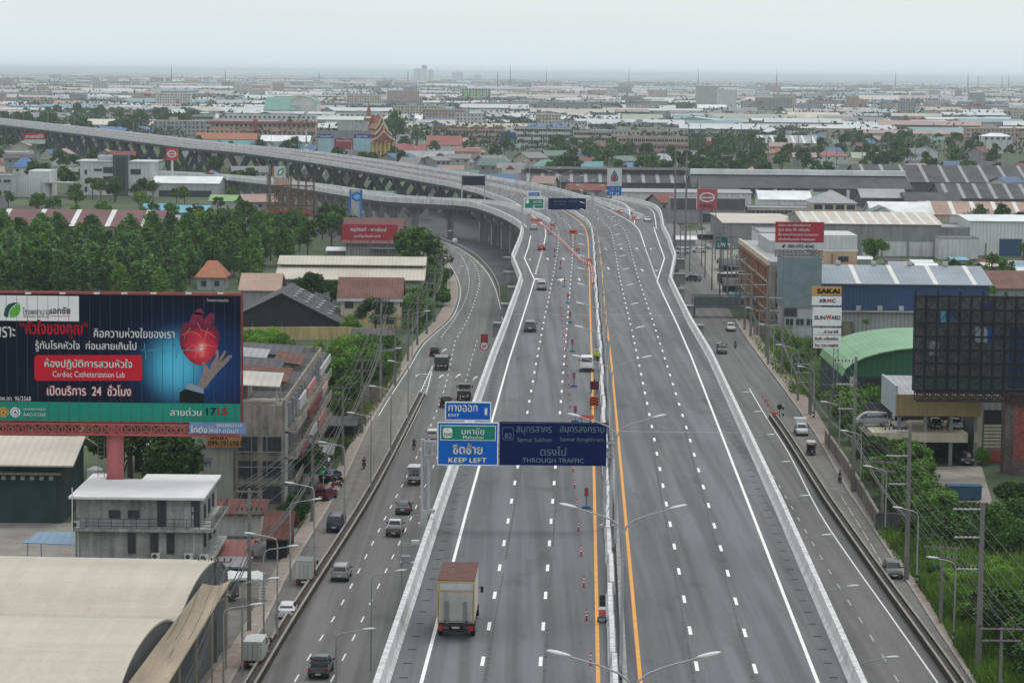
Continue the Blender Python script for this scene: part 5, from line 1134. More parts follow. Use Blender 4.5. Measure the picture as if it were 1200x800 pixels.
L_ = ht_.links.new; L_(tc_.outputs['Object'], mp_.inputs[0]); L_(mp_.outputs[0], ln_.inputs[0]); L_(tc_.outputs['Object'], nz_h.inputs['Vector']); L_(nz_h.outputs[0], ad_.inputs[0]); L_(ln_.outputs['Value'], ad_.inputs[2]); L_(ad_.outputs[0], rp_.inputs[0]); L_(rp_.outputs[0], hb.inputs['Base Color'])
B.poly('heart', hm_, smooth(hrt), -.379)
mArt = M('artery_print', (.22, .01, .05), .5, .4, 1.5)
for pts in ([(222, 380), (224, 371), (229, 366), (236, 366), (238, 371), (237, 378)], [(238, 379), (242, 371), (248, 366), (251, 369), (250, 379)], [(228, 368), (230, 363), (236, 361), (239, 368)]): B.poly('artery', mArt, smooth(pts), -.383)
m = MB()
for pts in ([(214, 392), (224, 388), (234, 392), (240, 400)], [(232, 378), (236, 386), (246, 390), (254, 396)], [(218, 410), (226, 404), (236, 406), (246, 404), (252, 406)], [(228, 420), (232, 412), (236, 406)], [(224, 384), (218, 390), (216, 400)], [(244, 384), (241, 394), (238, 402)]):
    m.tube([B.loc(*p) + Vector((0, -.392, 0)) for p in pts], [.045] * (len(pts) - 1) + [.02], 4)
m.build('vein', M('heart_vein', (.75, .16, .18), .4), B.t)
hand = [(230, 452), (234, 447), (236, 440), (239, 432), (237, 426), (239, 423), (243, 428), (246, 432), (248, 426), (253, 418), (253, 412), (256, 409), (257, 416), (256, 421), (262, 412), (264.5, 410), (265, 413), (260, 423), (267, 417), (271, 415), (272, 418), (264, 427), (258, 433), (252, 440), (246, 447), (241, 454)]
B.poly('hand', M('hand_print', (.25, .19, .185), .5, .3, 1.5), smooth(hand, 3), -.399)
B.poly('cuff', M('cuff_print', (.25, .33, .42), .5, .2), [(218, 451), (222, 448), (239, 454), (239, 461), (217, 462)], -.401); B.poly('sleeve', mBlk, [(211, 459), (218, 455), (240, 461), (239, 470.8), (211, 470.8)], -.404)
m = MB(); x0 = B.loc(-34, 0).x; x1 = B.loc(283, 0).x; zt = B.loc(0, 343).z; zb = B.loc(0, 494).z
lattice(m, x0, x1, .15, 1.6, zb, zt, 1, .1); n = 20
for k in range(n + 1): x = x0 + (x1 - x0)*k/n; m.bar((x, .15, zb), (x, .15, zt), .12, .12); m.bar((x, 1.6, zb), (x, 1.6, zt), .12, .12); m.bar((x, .15, zb + 3), (x, 1.6, zb + 6), .08, .08); m.bar((x, .15, zb + 9), (x, 1.6, zb + 6), .08, .08)
m.build('frame', M('red_oxide_steel', (.33, .075, .07), .7, .15, .6), B.t)
m = MB(); lattice(m, x0, x1, -.9, .9, B.loc(0, 506.5).z, B.loc(0, 494.5).z, 27, .07); m.bx(x0, x1, -.9, .9, B.loc(0, 507).z - .08, B.loc(0, 507).z); m.build('catwalk', M('pinkish_red_steel', (.40, .09, .09), .65, .15, .6), B.t)
m = MB(); m.cyl((0, .9, 0), .95, B.loc(0, 496).z, 24); m.build('pole', M('faded_red_pole', (.45, .13, .14), .6, .1, .5, streak=.2), B.t)
mLampB = M('lamp_shell', (.6, .6, .58), .5)
for px in (-6, 36, 76, 116, 148, 182, 223, 260):
    q = B.loc(px, 344.5); m = MB(); m.bar((q.x, 0, q.z), (q.x, -1.5, q.z + .25), .07, .07); m.bx(q.x - .3, q.x + .3, -1.8, -1.4, q.z + .12, q.z + .3); m.build('floodlight', mLampB, B.t)
m = MB()
for sx in (-.35, .35): m.bar((-1.5 + sx, .6, 7.5), (-1.5 + sx, .6, 17), .06, .06)
for k in range(18): m.bar((-1.85, .6, 7.8 + k*.5), (-1.15, .6, 7.8 + k*.5), .04, .04)
m.build('ladder', mSteelD, B.t)
# banners tied on the shophouse end wall
Bn = Board('banner', 'blue cloth banner with white writing tied below the right end of the hospital billboard', 'banner', 254, 297.7, 9)
Bn.panel('cloth', M('banner_blue', (.14, .25, .42), .7, .15), 222, 288, 494.5, 508, 0, .05); Bn.text('โกดัง', mSW, 223.5, 243, 498, 507, -.08, .02); Bn.text('ให้เช่า', mSW, 244.5, 258, 499, 507, -.08); Bn.text('0823055519', mSW, 254, 284, 496.5, 500, -.08); Bn.text('ดอยดี', mSW, 261, 279, 502, 507, -.08)
Bn = Board('banner', 'orange cloth banner with telephone number below the blue banner', 'banner', 263, 338.6, 8)
Bn.panel('cloth', M('banner_orange', (.40, .21, .06), .7, .2), 243, 283, 508.5, 523.5, 0, .05); Bn.text('ให้เช่า', mBlk, 246, 266, 508.8, 514.5, -.08, .02); Bn.text('099-1916981', mBlk, 244, 282.5, 516, 522.5, -.08, .01)

# ---- gantry with the exit signs over the left carriageway
Yg = DP(510, 618).y; zg = zd(Yg)
B = Board('sign_gantry', 'steel gantry over the left carriageway with blue exit sign and dark navy through traffic sign', 'road sign', 605, Yg, zg)
for px, py1 in ((498.5, 612), (713.5, 612)):
    m = MB()
    for dx in (-.28, .28):
        q = B.loc(px, 516); m.tube([(q.x + dx, .9, .2), (q.x + dx, .9, q.z)], .14, 8)
    q = B.loc(px, 516)
    for k in range(5): z = .8 + k*(q.z - 1)/5; m.bar((q.x - .28, .9, z), (q.x + .28, .9, z + (q.z - 1)/5), .06, .06)
    m.bx(q.x - .6, q.x + .6, .5, 1.3, -.02, .25); m.build('post', mSteel, B.t)
m = MB(); q0 = B.loc(497, 518.5); q1 = B.loc(720, 536.5); lattice(m, q0.x, q1.x, .65, 1.15, q1.z, q0.z, 16, .06); m.build('truss', mSteel, B.t)
def roadsign(B, name, mat, x0, x1, y0, y1, dy=0, rim=True):
    p = B.panel(name, mSW if rim else mat, x0, x1, y0, y1, dy, .1)
    if rim: B.panel('face', mat, x0 + 1.3, x1 - 1.3, y0 + 1.3, y1 - 1.3, dy - .104, .012, p)
    return p
roadsign(B, 'sign_panel', mBlue, 521.5, 575.5, 470.5, 492.5)
B.text('ทางออก', mSW, 525.5, 559.5, 474, 482.2, -.14, .015); B.text('EXIT', mSW, 525.5, 538.5, 484.2, 487.8, -.14, .02); B.text('1', mSW, 568, 571, 477, 486.5, -.14, .02)
roadsign(B, 'sign_panel', mBlue, 512.5, 584, 494.3, 545)
B.panel('green_field_rim', mSW, 516, 581, 498, 515.7, -.12, .012); B.panel('green_field', mGreen, 516.8, 580.2, 498.8, 514.9, -.134, .012)
B.poly('route_shield', mSW, rrect(519.3, 530, 500.8, 512.4, 2.5), -.16); B.text('3242', mBlk, 520, 529.5, 506.5, 510.5, -.17, .01); B.poly('route_shield', mBlk, [(524, 502.5), (525.4, 502.5), (524.7, 504.5)], -.165)
B.text('มหาชัย', mSW, 541, 567.5, 500.5, 508.8, -.16, .01); B.text('Mahachai', mSW, 542.5, 566.5, 510, 513.8, -.16, .01)
B.text('ชิดซ้าย', mSW, 530.5, 565.5, 518.8, 531.8, -.14, .03); B.text('KEEP LEFT', mSW, 525.5, 570.5, 535.5, 541.8, -.14, .035)
roadsign(B, 'sign_panel', mNavy, 585.3, 710.5, 494.3, 545, 0, False)
B.panel('face_rim', mFaint, 586.3, 709.6, 495.2, 495.6, -.102, .01)
B.poly('route_shield', mFaint, rrect(588.5, 602, 500.2, 515.2, 3), -.112); B.poly('route_shield', mNavy, rrect(589, 601.5, 500.7, 514.7, 2.8), -.116); B.text('82', mFaint, 591.5, 600, 507, 513, -.14, .01)
mFaint2 = M('sign_dim_legend', (.14, .20, .28), .5, .1)
for body, a, b, c, d, bo in (('สมุทรสาคร', 605, 646.5, 499, 509.5, .01), ('Samut Sakhon', 606, 646.5, 512, 517.5, .01), ('สมุทรสงคราม', 656, 708, 499, 509.5, .01), ('Samut Songkhram', 656, 707, 512, 518, .01), ('ตรงไป', 633, 663.5, 522.5, 533.5, .015), ('THROUGH TRAFFIC', 612, 684.5, 536.2, 541.8, .02)): B.text(body, mFaint2, a, b, c, d, -.14, bo)
m = MB(); q = B.loc(505, 611)
for px, dy in ((497, .6), (505, 1.2)): q = B.loc(px, 606); m.bx(q.x - .3, q.x + .3, dy - .2, dy + .2, -.1, 1.4)
m.build('control_box', mSteel, B.t)
# ---- far gantry
Yf = DP(614, 268).y - 4; zf = zd(Yf)
B = Board('sign_gantry', 'far gantry at the ramp fork with small blue, green and navy signs', 'road sign', 650, Yf, zf)
for px in (612.3, 694.5): q = B.loc(px, 226); m = MB(); m.tube([(q.x, .5, .0), (q.x, .5, q.z)], .25, 8); m.build('post', mSteel, B.t)
m = MB(); q0 = B.loc(612, 234); q1 = B.loc(695, 242); lattice(m, q0.x, q1.x, .3, .9, q1.z, q0.z, 18, .07); m.build('truss', mSteel, B.t)
roadsign(B, 'sign_panel', mBlue, 618, 634, 224, 231); B.text('ทางออก 1', mSW, 620, 632, 225.5, 228.5, -.2)
roadsign(B, 'sign_panel', mGreen, 613.8, 638, 232, 245.2); B.text('มหาชัย', mSW, 625, 635, 234, 238, -.2, .02); B.text('Mahachai', mSW, 625, 635, 239, 241, -.2); B.poly('route_shield', mSW, rrect(616, 620, 234, 238.5, 1), -.2); B.poly('direction_arrow', mSW, [(624, 241), (625.5, 241), (627, 243.5), (626, 244)], -.2)
roadsign(B, 'sign_panel', mNavy, 642.5, 686.5, 232.2, 245.8, 0, False); B.text('สมุทรสาคร', mFaint, 649, 663, 235, 237.6, -.2); B.text('สมุทรสงคราม', mFaint, 666.5, 680, 235, 237.6, -.2); B.text('Samut Sakhon', mFaint, 649, 663, 238.6, 240, -.2)
# dark board on the ramp
q = _rp(546, 235.5, 12, 0); B = Board('message_board', 'dark message board on posts above the left ramp', 'road sign', 555, q.y + 2, 12)
B.panel('screen', mBrd, 541.5, 568.5, 206, 217.5, 0, .5); B.panel('screen_face', M('screen_black', (.008, .012, .03), .3), 542.3, 567.7, 206.8, 216.7, -.51, .02)
for px in (541, 568): B.pole('post', mSteel, px, 205, 238, .25, .4, 0)
# round speed sign by the left road
q = P(567, 428); B = Board('speed_sign', 'round white speed limit sign with red hood on a post beside the left road', 'road sign', 567.5, q.y); a = B.loc(567.5, 405.5)
m = MB(); m.disc((a.x, -.06, a.z), .85, 24, 0); m.disc((a.x, -.064, a.z), .68, 24, 1); m.bx(a.x - .7, a.x + .7, -.055, 0, a.z + .75, a.z + 2.3, 2); m.build('face', [mRed, mSW, cWall['red']], B.t); text('60', mBlk, B.t, a.x, -.08, a.z, .8, .55, bold=.01); B.pole('post', mSteel, 567.5, 400, 428, .06, .05, 0)

# ---- other hoardings
def hoarding(name, label, cat, px0, px1, py0, py1, yb=None, mat=None, legs=2, Y=None, frame=True, r=.18, z0=0, th=.3):
    Y = Y or P((px0 + px1)/2, yb).y; B = Board(name, label, cat, (px0 + px1)/2, Y, z0); B.panel('panel', mat, px0, px1, py0, py1, 0, th)
    for k in range(legs): px = px0 + (px1 - px0)*(k + .5)/legs; B.pole('post', mSteelD, px, py1 - 1, py1, r, .15 + r, 0)
    return B
B = hoarding('signboard', 'wide red signboard with two lines of white writing over the grey shop', 'signboard', 400.5, 466, 263, 281.5, 308, mRedB, 3); B.text('ครุภัณฑ์ - พาณิชย์', mWr, 410.5, 453, 266.5, 272.5, -.33, .03); B.text('ถูกที่สุดในประเทศ', mWr, 415, 446, 274.5, 279, -.33, .02)
B = hoarding('billboard', 'dark red billboard with white writing on top of the blue grey slab building', 'billboard', 908.5, 965.5, 260, 284, None, mRedB, 0, P(938, 396).y + 3); 
B.panel('phone_strip', M('pale_strip', (.50, .52, .53), .6, .05), 908.5, 965, 285, 292, 0, .25); B.text('080-092-4040', mBlk, 923, 954, 286.5, 290.5, -.29, .02); B.poly('phone_mark', mBlk, [(916, 289.5), (917.5, 287), (920.5, 286.5), (920, 288), (918, 290.5)], -.29)
for body, a, b, c, d in (('รับซ่อม แอร์ เครื่องปรับอากาศ', 912, 950, 262, 265), ('ตู้แช่ เตียง โต๊ะ คลินิกฟัน', 912, 949, 267.3, 271.5), ('ซื้อ ของเก่าทุกชนิด ในกรุงเทพ', 912, 959, 273, 277), ('เก็บถึงที่ทุกแห่ง จ่ายเงินสด', 912, 955, 278.5, 282.5)): B.text(body, mWr, a, b, c, d, -.33, .015)
m = MB(); a = B.loc(909, 293.5); b = B.loc(965, 301); lattice(m, a.x, b.x, .1, 1.2, b.z, a.z, 12, .06); m.build('frame', mSteelD, B.t)
# totem with plant-hire names
Yt = P(968, 492).y; B = Board('totem_sign', 'tall totem sign with yellow and white name panels on two steel posts', 'sign', 968, Yt)
for px in (955.5, 981.5): 
    m = MB(); q = B.loc(px, 340); 
    for dx in (-.35, .35): m.bar((q.x + dx, .3, 0), (q.x + dx, .3, q.z), .12, .12)
    for k in range(22): z = q.z*k/22; m.bar((q.x - .35, .3, z), (q.x + .35, .3, z + q.z/22), .07, .07)
    m.build('post', mSteelD, B.t)
B.panel('name_panel', M('panel_yellow', (.50, .30, .10), .5, .05), 951.5, 986, 335.5, 346, 0, .25); B.text('SAKAI', mBlk, 957, 984, 338, 344, -.28, .05)
B.panel('name_panel', mSW, 951.5, 986, 347, 357.5, 0, .25); B.text('XR', mBlk, 959.5, 968.5, 350, 354.5, -.28, .04); B.text('M', mRed, 969.2, 973.8, 350, 354.5, -.28, .04); B.text('C', mBlk, 974.5, 979, 350, 354.5, -.28, .04)
B.panel('name_panel', mSW, 952, 986, 360, 381.5, 0, .25); B.text('SUN', mBlk, 954, 967, 369.5, 374.5, -.28, .03); B.text('W', mRed, 967.5, 974, 368.5, 374.5, -.28, .04); B.text('ARD', mBlk, 974, 984.5, 369.5, 374.5, -.28, .03)
for k, s in enumerate(('…ราชาซี', 'สินค้า เครื่องจักร', 'โทร. 034-446878')): B.panel('name_panel', mSW, 953, 985.5, 384.5 + k*8, 391.8 + k*8, 0, .25); B.text(s, M('print_dark_red', (.16, .02, .03), .6), 954.5 + (4 if k == 0 else 0), 982, 386.3 + k*8, 390.3 + k*8, -.28, .03)
# dark steel billboard seen from behind
Yd = P(1190, 556).y; B = Board('billboard', 'huge black billboard frame seen from behind with blue and white patches on a rusty column', 'billboard', 1190, Yd)
mGlz = M('dark_hoarding_skin', (.10, .108, .112), .9, .4, .6, spec=.05)
B.panel('panel', mGlz, 1074, 1240, 348, 458, 1.6, .2)
for a, b, c, d, mm in ((1115, 1118, 365, 381, mBlue), (1104, 1110, 365, 380, mCyan), (1145, 1159, 384, 402, M('patch_pale', (.33, .40, .45), .6, .3, .8)), (1160, 1167, 384, 402, mBlue), (1091, 1102, 401, 418, M('patch_grey', (.30, .31, .31), .6, .4, .8)), (1150, 1168, 356, 364, M('patch_navy', (.03, .06, .14), .8)), (1184, 1240, 384, 456, MC['patch_navy']), (1076, 1180, 443, 456, M('patch_green', (.05, .11, .08), .8, .2))): B.panel('patch', mm, a, b, c, d, 1.38, .01)
m = MB(); a = B.loc(1073, 347); b = B.loc(1242, 459); nx_, nz_ = 13, 7
for y in (-.4, .9):
    for k in range(nx_ + 1): x = a.x + (b.x - a.x)*k/nx_; m.bar((x, y, b.z), (x, y, a.z + (.2 if k % 2 else .7)), .16, .16)
    for k in range(nz_ + 1): z = b.z + (a.z - b.z)*k/nz_; m.bar((a.x, y, z), (b.x, y, z), .14, .14)
for k in range(nx_):
    for j in range(nz_):
        x = a.x + (b.x - a.x)*k/nx_; xx = a.x + (b.x - a.x)*(k + 1)/nx_; z = b.z + (a.z - b.z)*j/nz_; zz = b.z + (a.z - b.z)*(j + 1)/nz_
        if (k + j) % 2: m.bar((x, -.4, z), (xx, -.4, zz), .09, .09)
        else: m.bar((x, -.4, zz), (xx, -.4, z), .09, .09)
        m.bar((x, -.4, z), (x, .9, z), .08, .08)
m.build('frame', M('near_black_steel', (.016, .016, .018), .8, .2), B.t)
m = MB(); a2 = B.loc(1073, 460); b2 = B.loc(1242, 471); lattice(m, a2.x, b2.x, -.6, 1.2, b2.z, a2.z, 17, .08); m.build('catwalk', M('brown_black_steel', (.045, .028, .026), .8, .3), B.t)
m = MB(); q = B.loc(1192, 462); m.bx(q.x - 1.5, q.x + 3, 0, 3.2, 0, q.z); m.bx(q.x - 1.7, q.x + 3.2, -.2, 3.4, q.z - .2, q.z + .1); m.build('column', M('rust_streaked_column', (.10, .075, .075), .85, .5, .5, fine=.3, streak=.4), B.t); x0_ = q.x; m = MB(); m.bx(q.x - .3, q.x + 1.9, -.03, -.004, 2, q.z - 1.5); m.build('rust_patch', M('rust_patch', (.20, .06, .045), .85, .5, .8, fine=.3), B.t)
# fuel price sign
Yp = P(720, 250).y; B = Board('fuel_sign', 'white fuel station sign with a blue and red drop above a blue price panel', 'sign', 720, Yp)
B.panel('panel', M('sign_greyish_white', (.55, .56, .57), .6, .05), 711.5, 728.5, 197.5, 218, 0, .6); B.panel('price_panel', mBlue, 711.5, 728.2, 218.3, 229, 0, .6)
drop = lambda s, dy: [(720 + s*x, 207.5 + s*y - dy) for x, y in ((0, -8), (2.2, -4.5), (4, -1), (4.6, 2), (3.4, 4.6), (0, 5.6), (-3.4, 4.6), (-4.6, 2), (-4, -1), (-2.2, -4.5))]
B.poly('drop_mark', mNavy, drop(1, 0), -.61); B.poly('drop_mark', mCyan, drop(.78, -.6), -.62); B.poly('drop_mark', mNavy, drop(.62, -1), -.63)
B.poly('drop_mark', mRed, [(720 + 2.5*math.cos(k*.524), 208.6 + 2.5*math.sin(k*.524)) for k in range(12)], -.64); B.text('PTT Station', M('print_grey', (.2, .22, .26), .6), 715.5, 724.5, 214.3, 216, -.64)
for a, c, s, mm in ((715, 219.8, '32', M('digit_amber', (.6, .3, .1), .5)), (721.5, 219.8, '38', M('digit_green', (.3, .45, .2), .5)), (714, 224.8, '29', mSW), (721, 225.5, '35', mSW)): B.text(s, mm, a, a + 4.5, c, c + 3, -.62, .02)
B.pole('post', mSteelD, 715, 228, 229, .4, .8, 0); B.pole('post', mSteelD, 725, 228, 229, .4, .8, 0)
def hmark(B, cx, cy, rx, ry, mat, dy):      # oval ring crossed by a bar
    pts = [(cx + rx*math.cos(k*.3142), cy + ry*math.sin(k*.3142)) for k in range(21)]; m = MB()
    m.tube([B.loc(*p) + Vector((0, dy, 0)) for p in pts], .28, 4)
    a = B.loc(cx - rx*.95, cy); b = B.loc(cx + rx*.95, cy); m.bar(a + Vector((0, dy, 0)), b + Vector((0, dy, 0)), .1, (b.x - a.x)*.11)
    for s in (-1, 1): p = B.loc(cx + s*rx*.42, cy - ry*.45); q = B.loc(cx + s*rx*.42, cy + ry*.45); m.bar(p + Vector((0, dy, 0)), q + Vector((0, dy, 0)), .1, .1)
    m.build('oval_mark', mat, B.t)
B = hoarding('sign', 'square red truck dealer sign with an oval mark on a post over the dark showroom', 'sign', 816.5, 840.5, 221.5, 245.5, 275, M('dealer_red', (.38, .07, .085), .6, .06), 2, r=.4); B.panel('rim', cWall['white'], 816, 817, 221, 246, -.31, .02); hmark(B, 828.5, 231.5, 8.5, 5, cWall['white'], -.4); B.text('HINO', M('print_maroon', (.15, .01, .02), .6), 820, 837, 239.5, 243.5, -.34, .03)
B = hoarding('sign', 'red square sign with an oval mark on a tall white pole left of the viaduct', 'sign', 194.5, 208.5, 174, 187.8, 228, M('dealer_red_bright', (.42, .03, .045), .6, .06), 0); B.panel('rim', cWall['white'], 208, 208.8, 174, 188, -.1, .02); hmark(B, 201.5, 180.5, 4.8, 3.6, cWall['white'], -.4); B.pole('post', cWall['white'], 201.5, 187, 188, .55, .6, 0)
B = hoarding('sign', 'red and white shop sign high on a lattice post at the far left', 'sign', 28, 53, 156, 163.5, 205, mRedB, 1, r=.5); B.panel('lower_panel', cWall['white'], 28, 53, 163.7, 168.5, 0, .3); B.text('นานเดอร์โก้', mWr, 30, 51, 157, 162, -.33, .03)
Bt = Board('sign_tower', 'white tower sign with blue edges and a round blue mark by the ramp', 'sign', 417.5, P(417, 276).y); Bt.panel('panel', cWall['lgrey'], 410, 424.5, 222, 256, 0, 1.2); Bt.panel('edge', M('sign_edge_blue', (.05, .17, .42), .6), 409.6, 412, 222, 256, -1.21, .02); Bt.panel('edge', MC['sign_edge_blue'], 422, 424.8, 222, 256, -1.21, .02)
q = Bt.loc(418.5, 230.5); m = MB(); m.disc((q.x, -1.25, q.z), 1.75, 20, 0, rz=1.5); m.disc((q.x, -1.26, q.z), 1.2, 20, 1, rz=1.0); m.build('round_mark', [mBlue, mCyan], Bt.t); Bt.text('ปตท', mSW, 416.5, 420.5, 229.5, 231.5, -1.28)
# scaffold with the leaf sign
Ys = P(340, 275).y; B = Board('scaffold_tower', 'rusty open scaffold tower carrying a square white sign with a green leaf', 'scaffold', 340, Ys); m = MB(); a = B.loc(313, 206); b = B.loc(367, 265)
for y in (0, 5):
    for k in range(7): x = a.x + (b.x - a.x)*k/6; m.bar((x, y, 0), (x, y, a.z - (0 if k in (0, 6, 3) else .5)), .28, .28)
    for k in range(6): z = 3 + (a.z - 3)*k/5; m.bar((a.x, y, z), (b.x, y, z), .25, .25)
    for k in range(6):
        for j in range(4):
            if (k*3 + j + int(y)) % 3: x = a.x + (b.x - a.x)*k/6; xx = a.x + (b.x - a.x)*(k + 1)/6; z = 3 + (a.z - 3)*j/5; m.bar((x, y, z), (xx, y, z + (a.z - 3)/5), .14, .14)
m.build('frame', mRustS, B.t); B.panel('sign_panel', cWall['white'], 320, 334.5, 195, 208, -.3, .3); B.panel('side_panel', M('sign_orange', (.4, .18, .1), .6), 319.6, 321.6, 195, 208, -.61, .02)
B.poly('leaf_mark', mGreen, [(325, 206), (326.5, 199.5), (332, 196.5), (333, 201.5), (330, 205.5)], -.62); B.poly('leaf_mark', mSW, [(326.5, 204.5), (328, 200.5), (331, 198.5), (331, 201.5), (329, 204)], -.63)
for px in (316, 337): B.pole('mast', mSteelD, px, 192, 206, .45, .5, 0)
B.panel('lower_banner', cWall['red'], 314, 366, 246, 250, -.3, .2); B.panel('faded_banner', cWall['pink'], 321, 338, 209, 217, -.3, .2)
# three hoardings by the temple
B = hoarding('hoarding', 'row of three tall hoardings with blue headers and a red middle panel by the temple', 'hoarding', 372, 434.5, 153.5, 180.5, 190, cWall['grey'], 4, r=.4)
for a, b, h1, body in ((372.5, 391, mBlue, 'บ้านเดี่ยว'), (414.5, 434, mBlue, 'โครงการใหม่')): B.panel('header', M('hoarding_blue', (.03, .07, .30), .6), a, b, 157, 162, -.31, .05); B.text(body, mSW, a + 3, b - 3, 158, 161, -.38, .02); B.panel('picture', M('hoarding_sky', (.30, .47, .53), .6, .15, .3), a, b, 162.3, 180, -.31, .05)
B.panel('picture', M('hoarding_crimson', (.26, .03, .06), .6, .2, .5), 392, 413.5, 162, 175, -.31, .05); B.text('โครงการบ้าน', mSW, 394, 411, 163.5, 166, -.38, .02); B.panel('picture', M('hoarding_pale', (.42, .45, .47), .6, .1), 392, 413.5, 175.3, 180, -.31, .05); B.panel('top_board', cWall['lgrey'], 396, 431, 143, 153, 0, .3)
B = hoarding('billboard', 'dark blue picture billboard standing beside the cream school building', 'billboard', 586.5, 605, 156, 171, 183, M('picture_dark_blue', (.02, .07, .13), .5, .5, .3), 2, r=.4); B.panel('picture_glow', M('picture_teal', (.10, .22, .26), .5, .4, .4), 589, 602, 163, 168, -.31, .03)
B = hoarding('sign', 'teal square sign with white letters over the parked vehicles right of the flyover', 'sign', 839, 852.5, 277.5, 292, 330, M('sign_teal', (.0, .10, .13), .5), 1, r=.15); B.text('LPN', mSW, 841, 850, 284, 289.5, -.33, .03); B.text('ป', mSW, 840.5, 842.5, 279.5, 281.5, -.33)
B = hoarding('shop_sign', 'white shop wall sign with a red peak over the flyover parapet', 'sign', 588, 616, 193, 206, 212, cWall['white'], 2, r=.4); B.poly('red_peak', cRoof['red'], [(592, 199), (604, 199), (598, 193.5)], -.33); B.panel('name_strip', cWall['dgrey'], 607, 612, 203, 205, -.31, .03)
B = hoarding('notice_board', 'small white notice board with grey lines on the left pavement', 'notice', 303.5, 313.5, 686.5, 701.5, 705, mSW, 2, r=.05, th=.08)
for k in range(4): B.panel('line', cWall['grey'], 305.5, 311.5, 688.5 + k*3.2, 689.7 + k*3.2, -.09, .01)
# ---- footbridge on the right
Yw = P(840, 372).y; B = Board('footbridge', 'grey steel footbridge reaching over the right frontage road from the flyover', 'footbridge', 850, Yw)
a = B.loc(812, 346); b = B.loc(905, 359.5); m = MB(); m.bx(a.x, b.x, 0, 2.6, b.z - .4, b.z); m.build('deck', mSteelD, B.t)
m = MB()
for y in (0, 2.6):
    for k in range(27): x = a.x + (b.x - a.x)*k/26; m.bar((x, y, b.z), (x, y, a.z), .12, .12)
    m.bar((a.x, y, a.z), (b.x, y, a.z), .16, .16); m.bar((a.x, y, (a.z + b.z)/2), (b.x, y, (a.z + b.z)/2), .1, .1)
m.build('railing', mSteelD, B.t); B.panel('side_sheet', M('green_grey_sheet', (.12, .15, .155), .6, .15, .5), 813, 868, 347.5, 358.5, -.08, .04)
for px in (813, 903): B.pole('pier', mConcD, px, 359, 359, .45, 1.3, 0)
B.panel('stair_sign', cWall['white'], 824, 833, 339.5, 344.5, 0, .15); B.panel('stair_sign_post', mSteelD, 828, 829, 344, 347, 0.1, .1)
# ================================================================ vehicles
mTyre = M('tyre_rubber', (.018, .018, .02), .9, .2); mRim = M('wheel_rim', (.22, .22, .23), .4, .1, metal=.5)
mTail = M('tail_light_red', (.38, .01, .015), .3, .1); mHead = M('headlight_glass', (.6, .6, .58), .2, .1, spec=.6); mPlate = M('number_plate', (.62, .62, .58), .6, .05); mTrimB = M('black_trim', (.02, .02, .022), .6, .1)
mCarGl = M('car_glass', (.012, .014, .017), .08, .1, spec=.6)
def paint(n, c): return M('paint_' + n, c, .28, .04, .5, spec=.5)
PT = {k: paint(k, c) for k, c in dict(silver=(.30, .31, .32), white=(.62, .63, .63), grey=(.11, .115, .12), black=(.018, .019, .022), red=(.25, .012, .025), blue=(.02, .035, .07), maroon=(.12, .01, .025), bronze=(.16, .15, .14), pearl=(.56, .54, .55), dgrey=(.05, .052, .057)).items()}
ST = {
 'sedan': [(0, .78, .42, .70, .78, .70), (.10, .87, .28, .90, .97, .76), (.80, .90, .25, .95, 1.03, .77), (1.5, .91, .25, .97, 1.40, .60), (2.4, .91, .25, .95, 1.46, .61), (2.95, .91, .25, .93, 1.39, .61), (3.75, .89, .25, .90, .98, .74), (4.45, .85, .28, .75, .82, .66), (4.62, .74, .38, .6, .64, .6)],
 'suv': [(0, .84, .45, 1.0, 1.06, .8), (.10, .92, .35, 1.08, 1.18, .81), (.42, .93, .32, 1.10, 1.70, .68), (1.6, .94, .3, 1.10, 1.78, .70), (2.5, .94, .3, 1.08, 1.76, .69), (2.95, .94, .3, 1.05, 1.66, .67), (3.65, .92, .3, 1.02, 1.12, .8), (4.5, .88, .34, .92, .98, .75), (4.7, .76, .45, .7, .76, .66)],
 'cab': [(1.72, .90, .45, 1.05, 1.10, .8), (1.80, .92, .4, 1.08, 1.22, .78), (1.98, .93, .4, 1.08, 1.72, .65), (2.6, .93, .35, 1.08, 1.79, .67), (2.95, .93, .35, 1.07, 1.78, .67), (3.4, .93, .35, 1.06, 1.66, .65), (4.1, .92, .35, 1.04, 1.14, .8), (5.0, .88, .38, .95, 1.0, .76), (5.2, .76, .5, .75, .8, .7)],
 'van': [(0, .86, .42, 1.15, 1.25, .85), (.06, .90, .32, 1.18, 1.35, .84), (.22, .92, .3, 1.2, 2.0, .74), (1.6, .93, .3, 1.2, 2.08, .76), (3.0, .93, .3, 1.2, 2.06, .75), (3.5, .93, .3, 1.18, 1.92, .72), (4.25, .91, .3, 1.1, 1.22, .82), (4.7, .88, .34, .9, .96, .8), (4.85, .8, .45, .7, .75, .7)]}
def ring(s):
    y, hw, zb, zs, zr, hr = s
    L = [(-hw*.9, zb), (-hw, zb + .2), (-hw*1.0, (zb + zs)/2 + .1), (-hw*.97, zs), (-hr, zr - .05), (-hr*.82, zr)]
    return [Vector((x, y, z)) for x, z in L] + [Vector((-x, y, z)) for x, z in L[::-1]]
def wheels(t, ys, hw, r=.33, wd=.24):
    for y in ys:
        for sx in (-1, 1):
            k = ('wh', r, wd)
            if k not in WC:
                m = MB(); m.wheel((0, 0, 0), r, wd, 14, 0); m.wheel((0, 0, 0), r*.62, wd + .03, 10, 1); WC[k] = m.mesh('wheel', [mTyre, mRim])
            o = bpy.data.objects.new('wheel', WC[k]); COL.objects.link(o); o.parent = t; o.location = (sx*(hw - wd*.42), y, r)
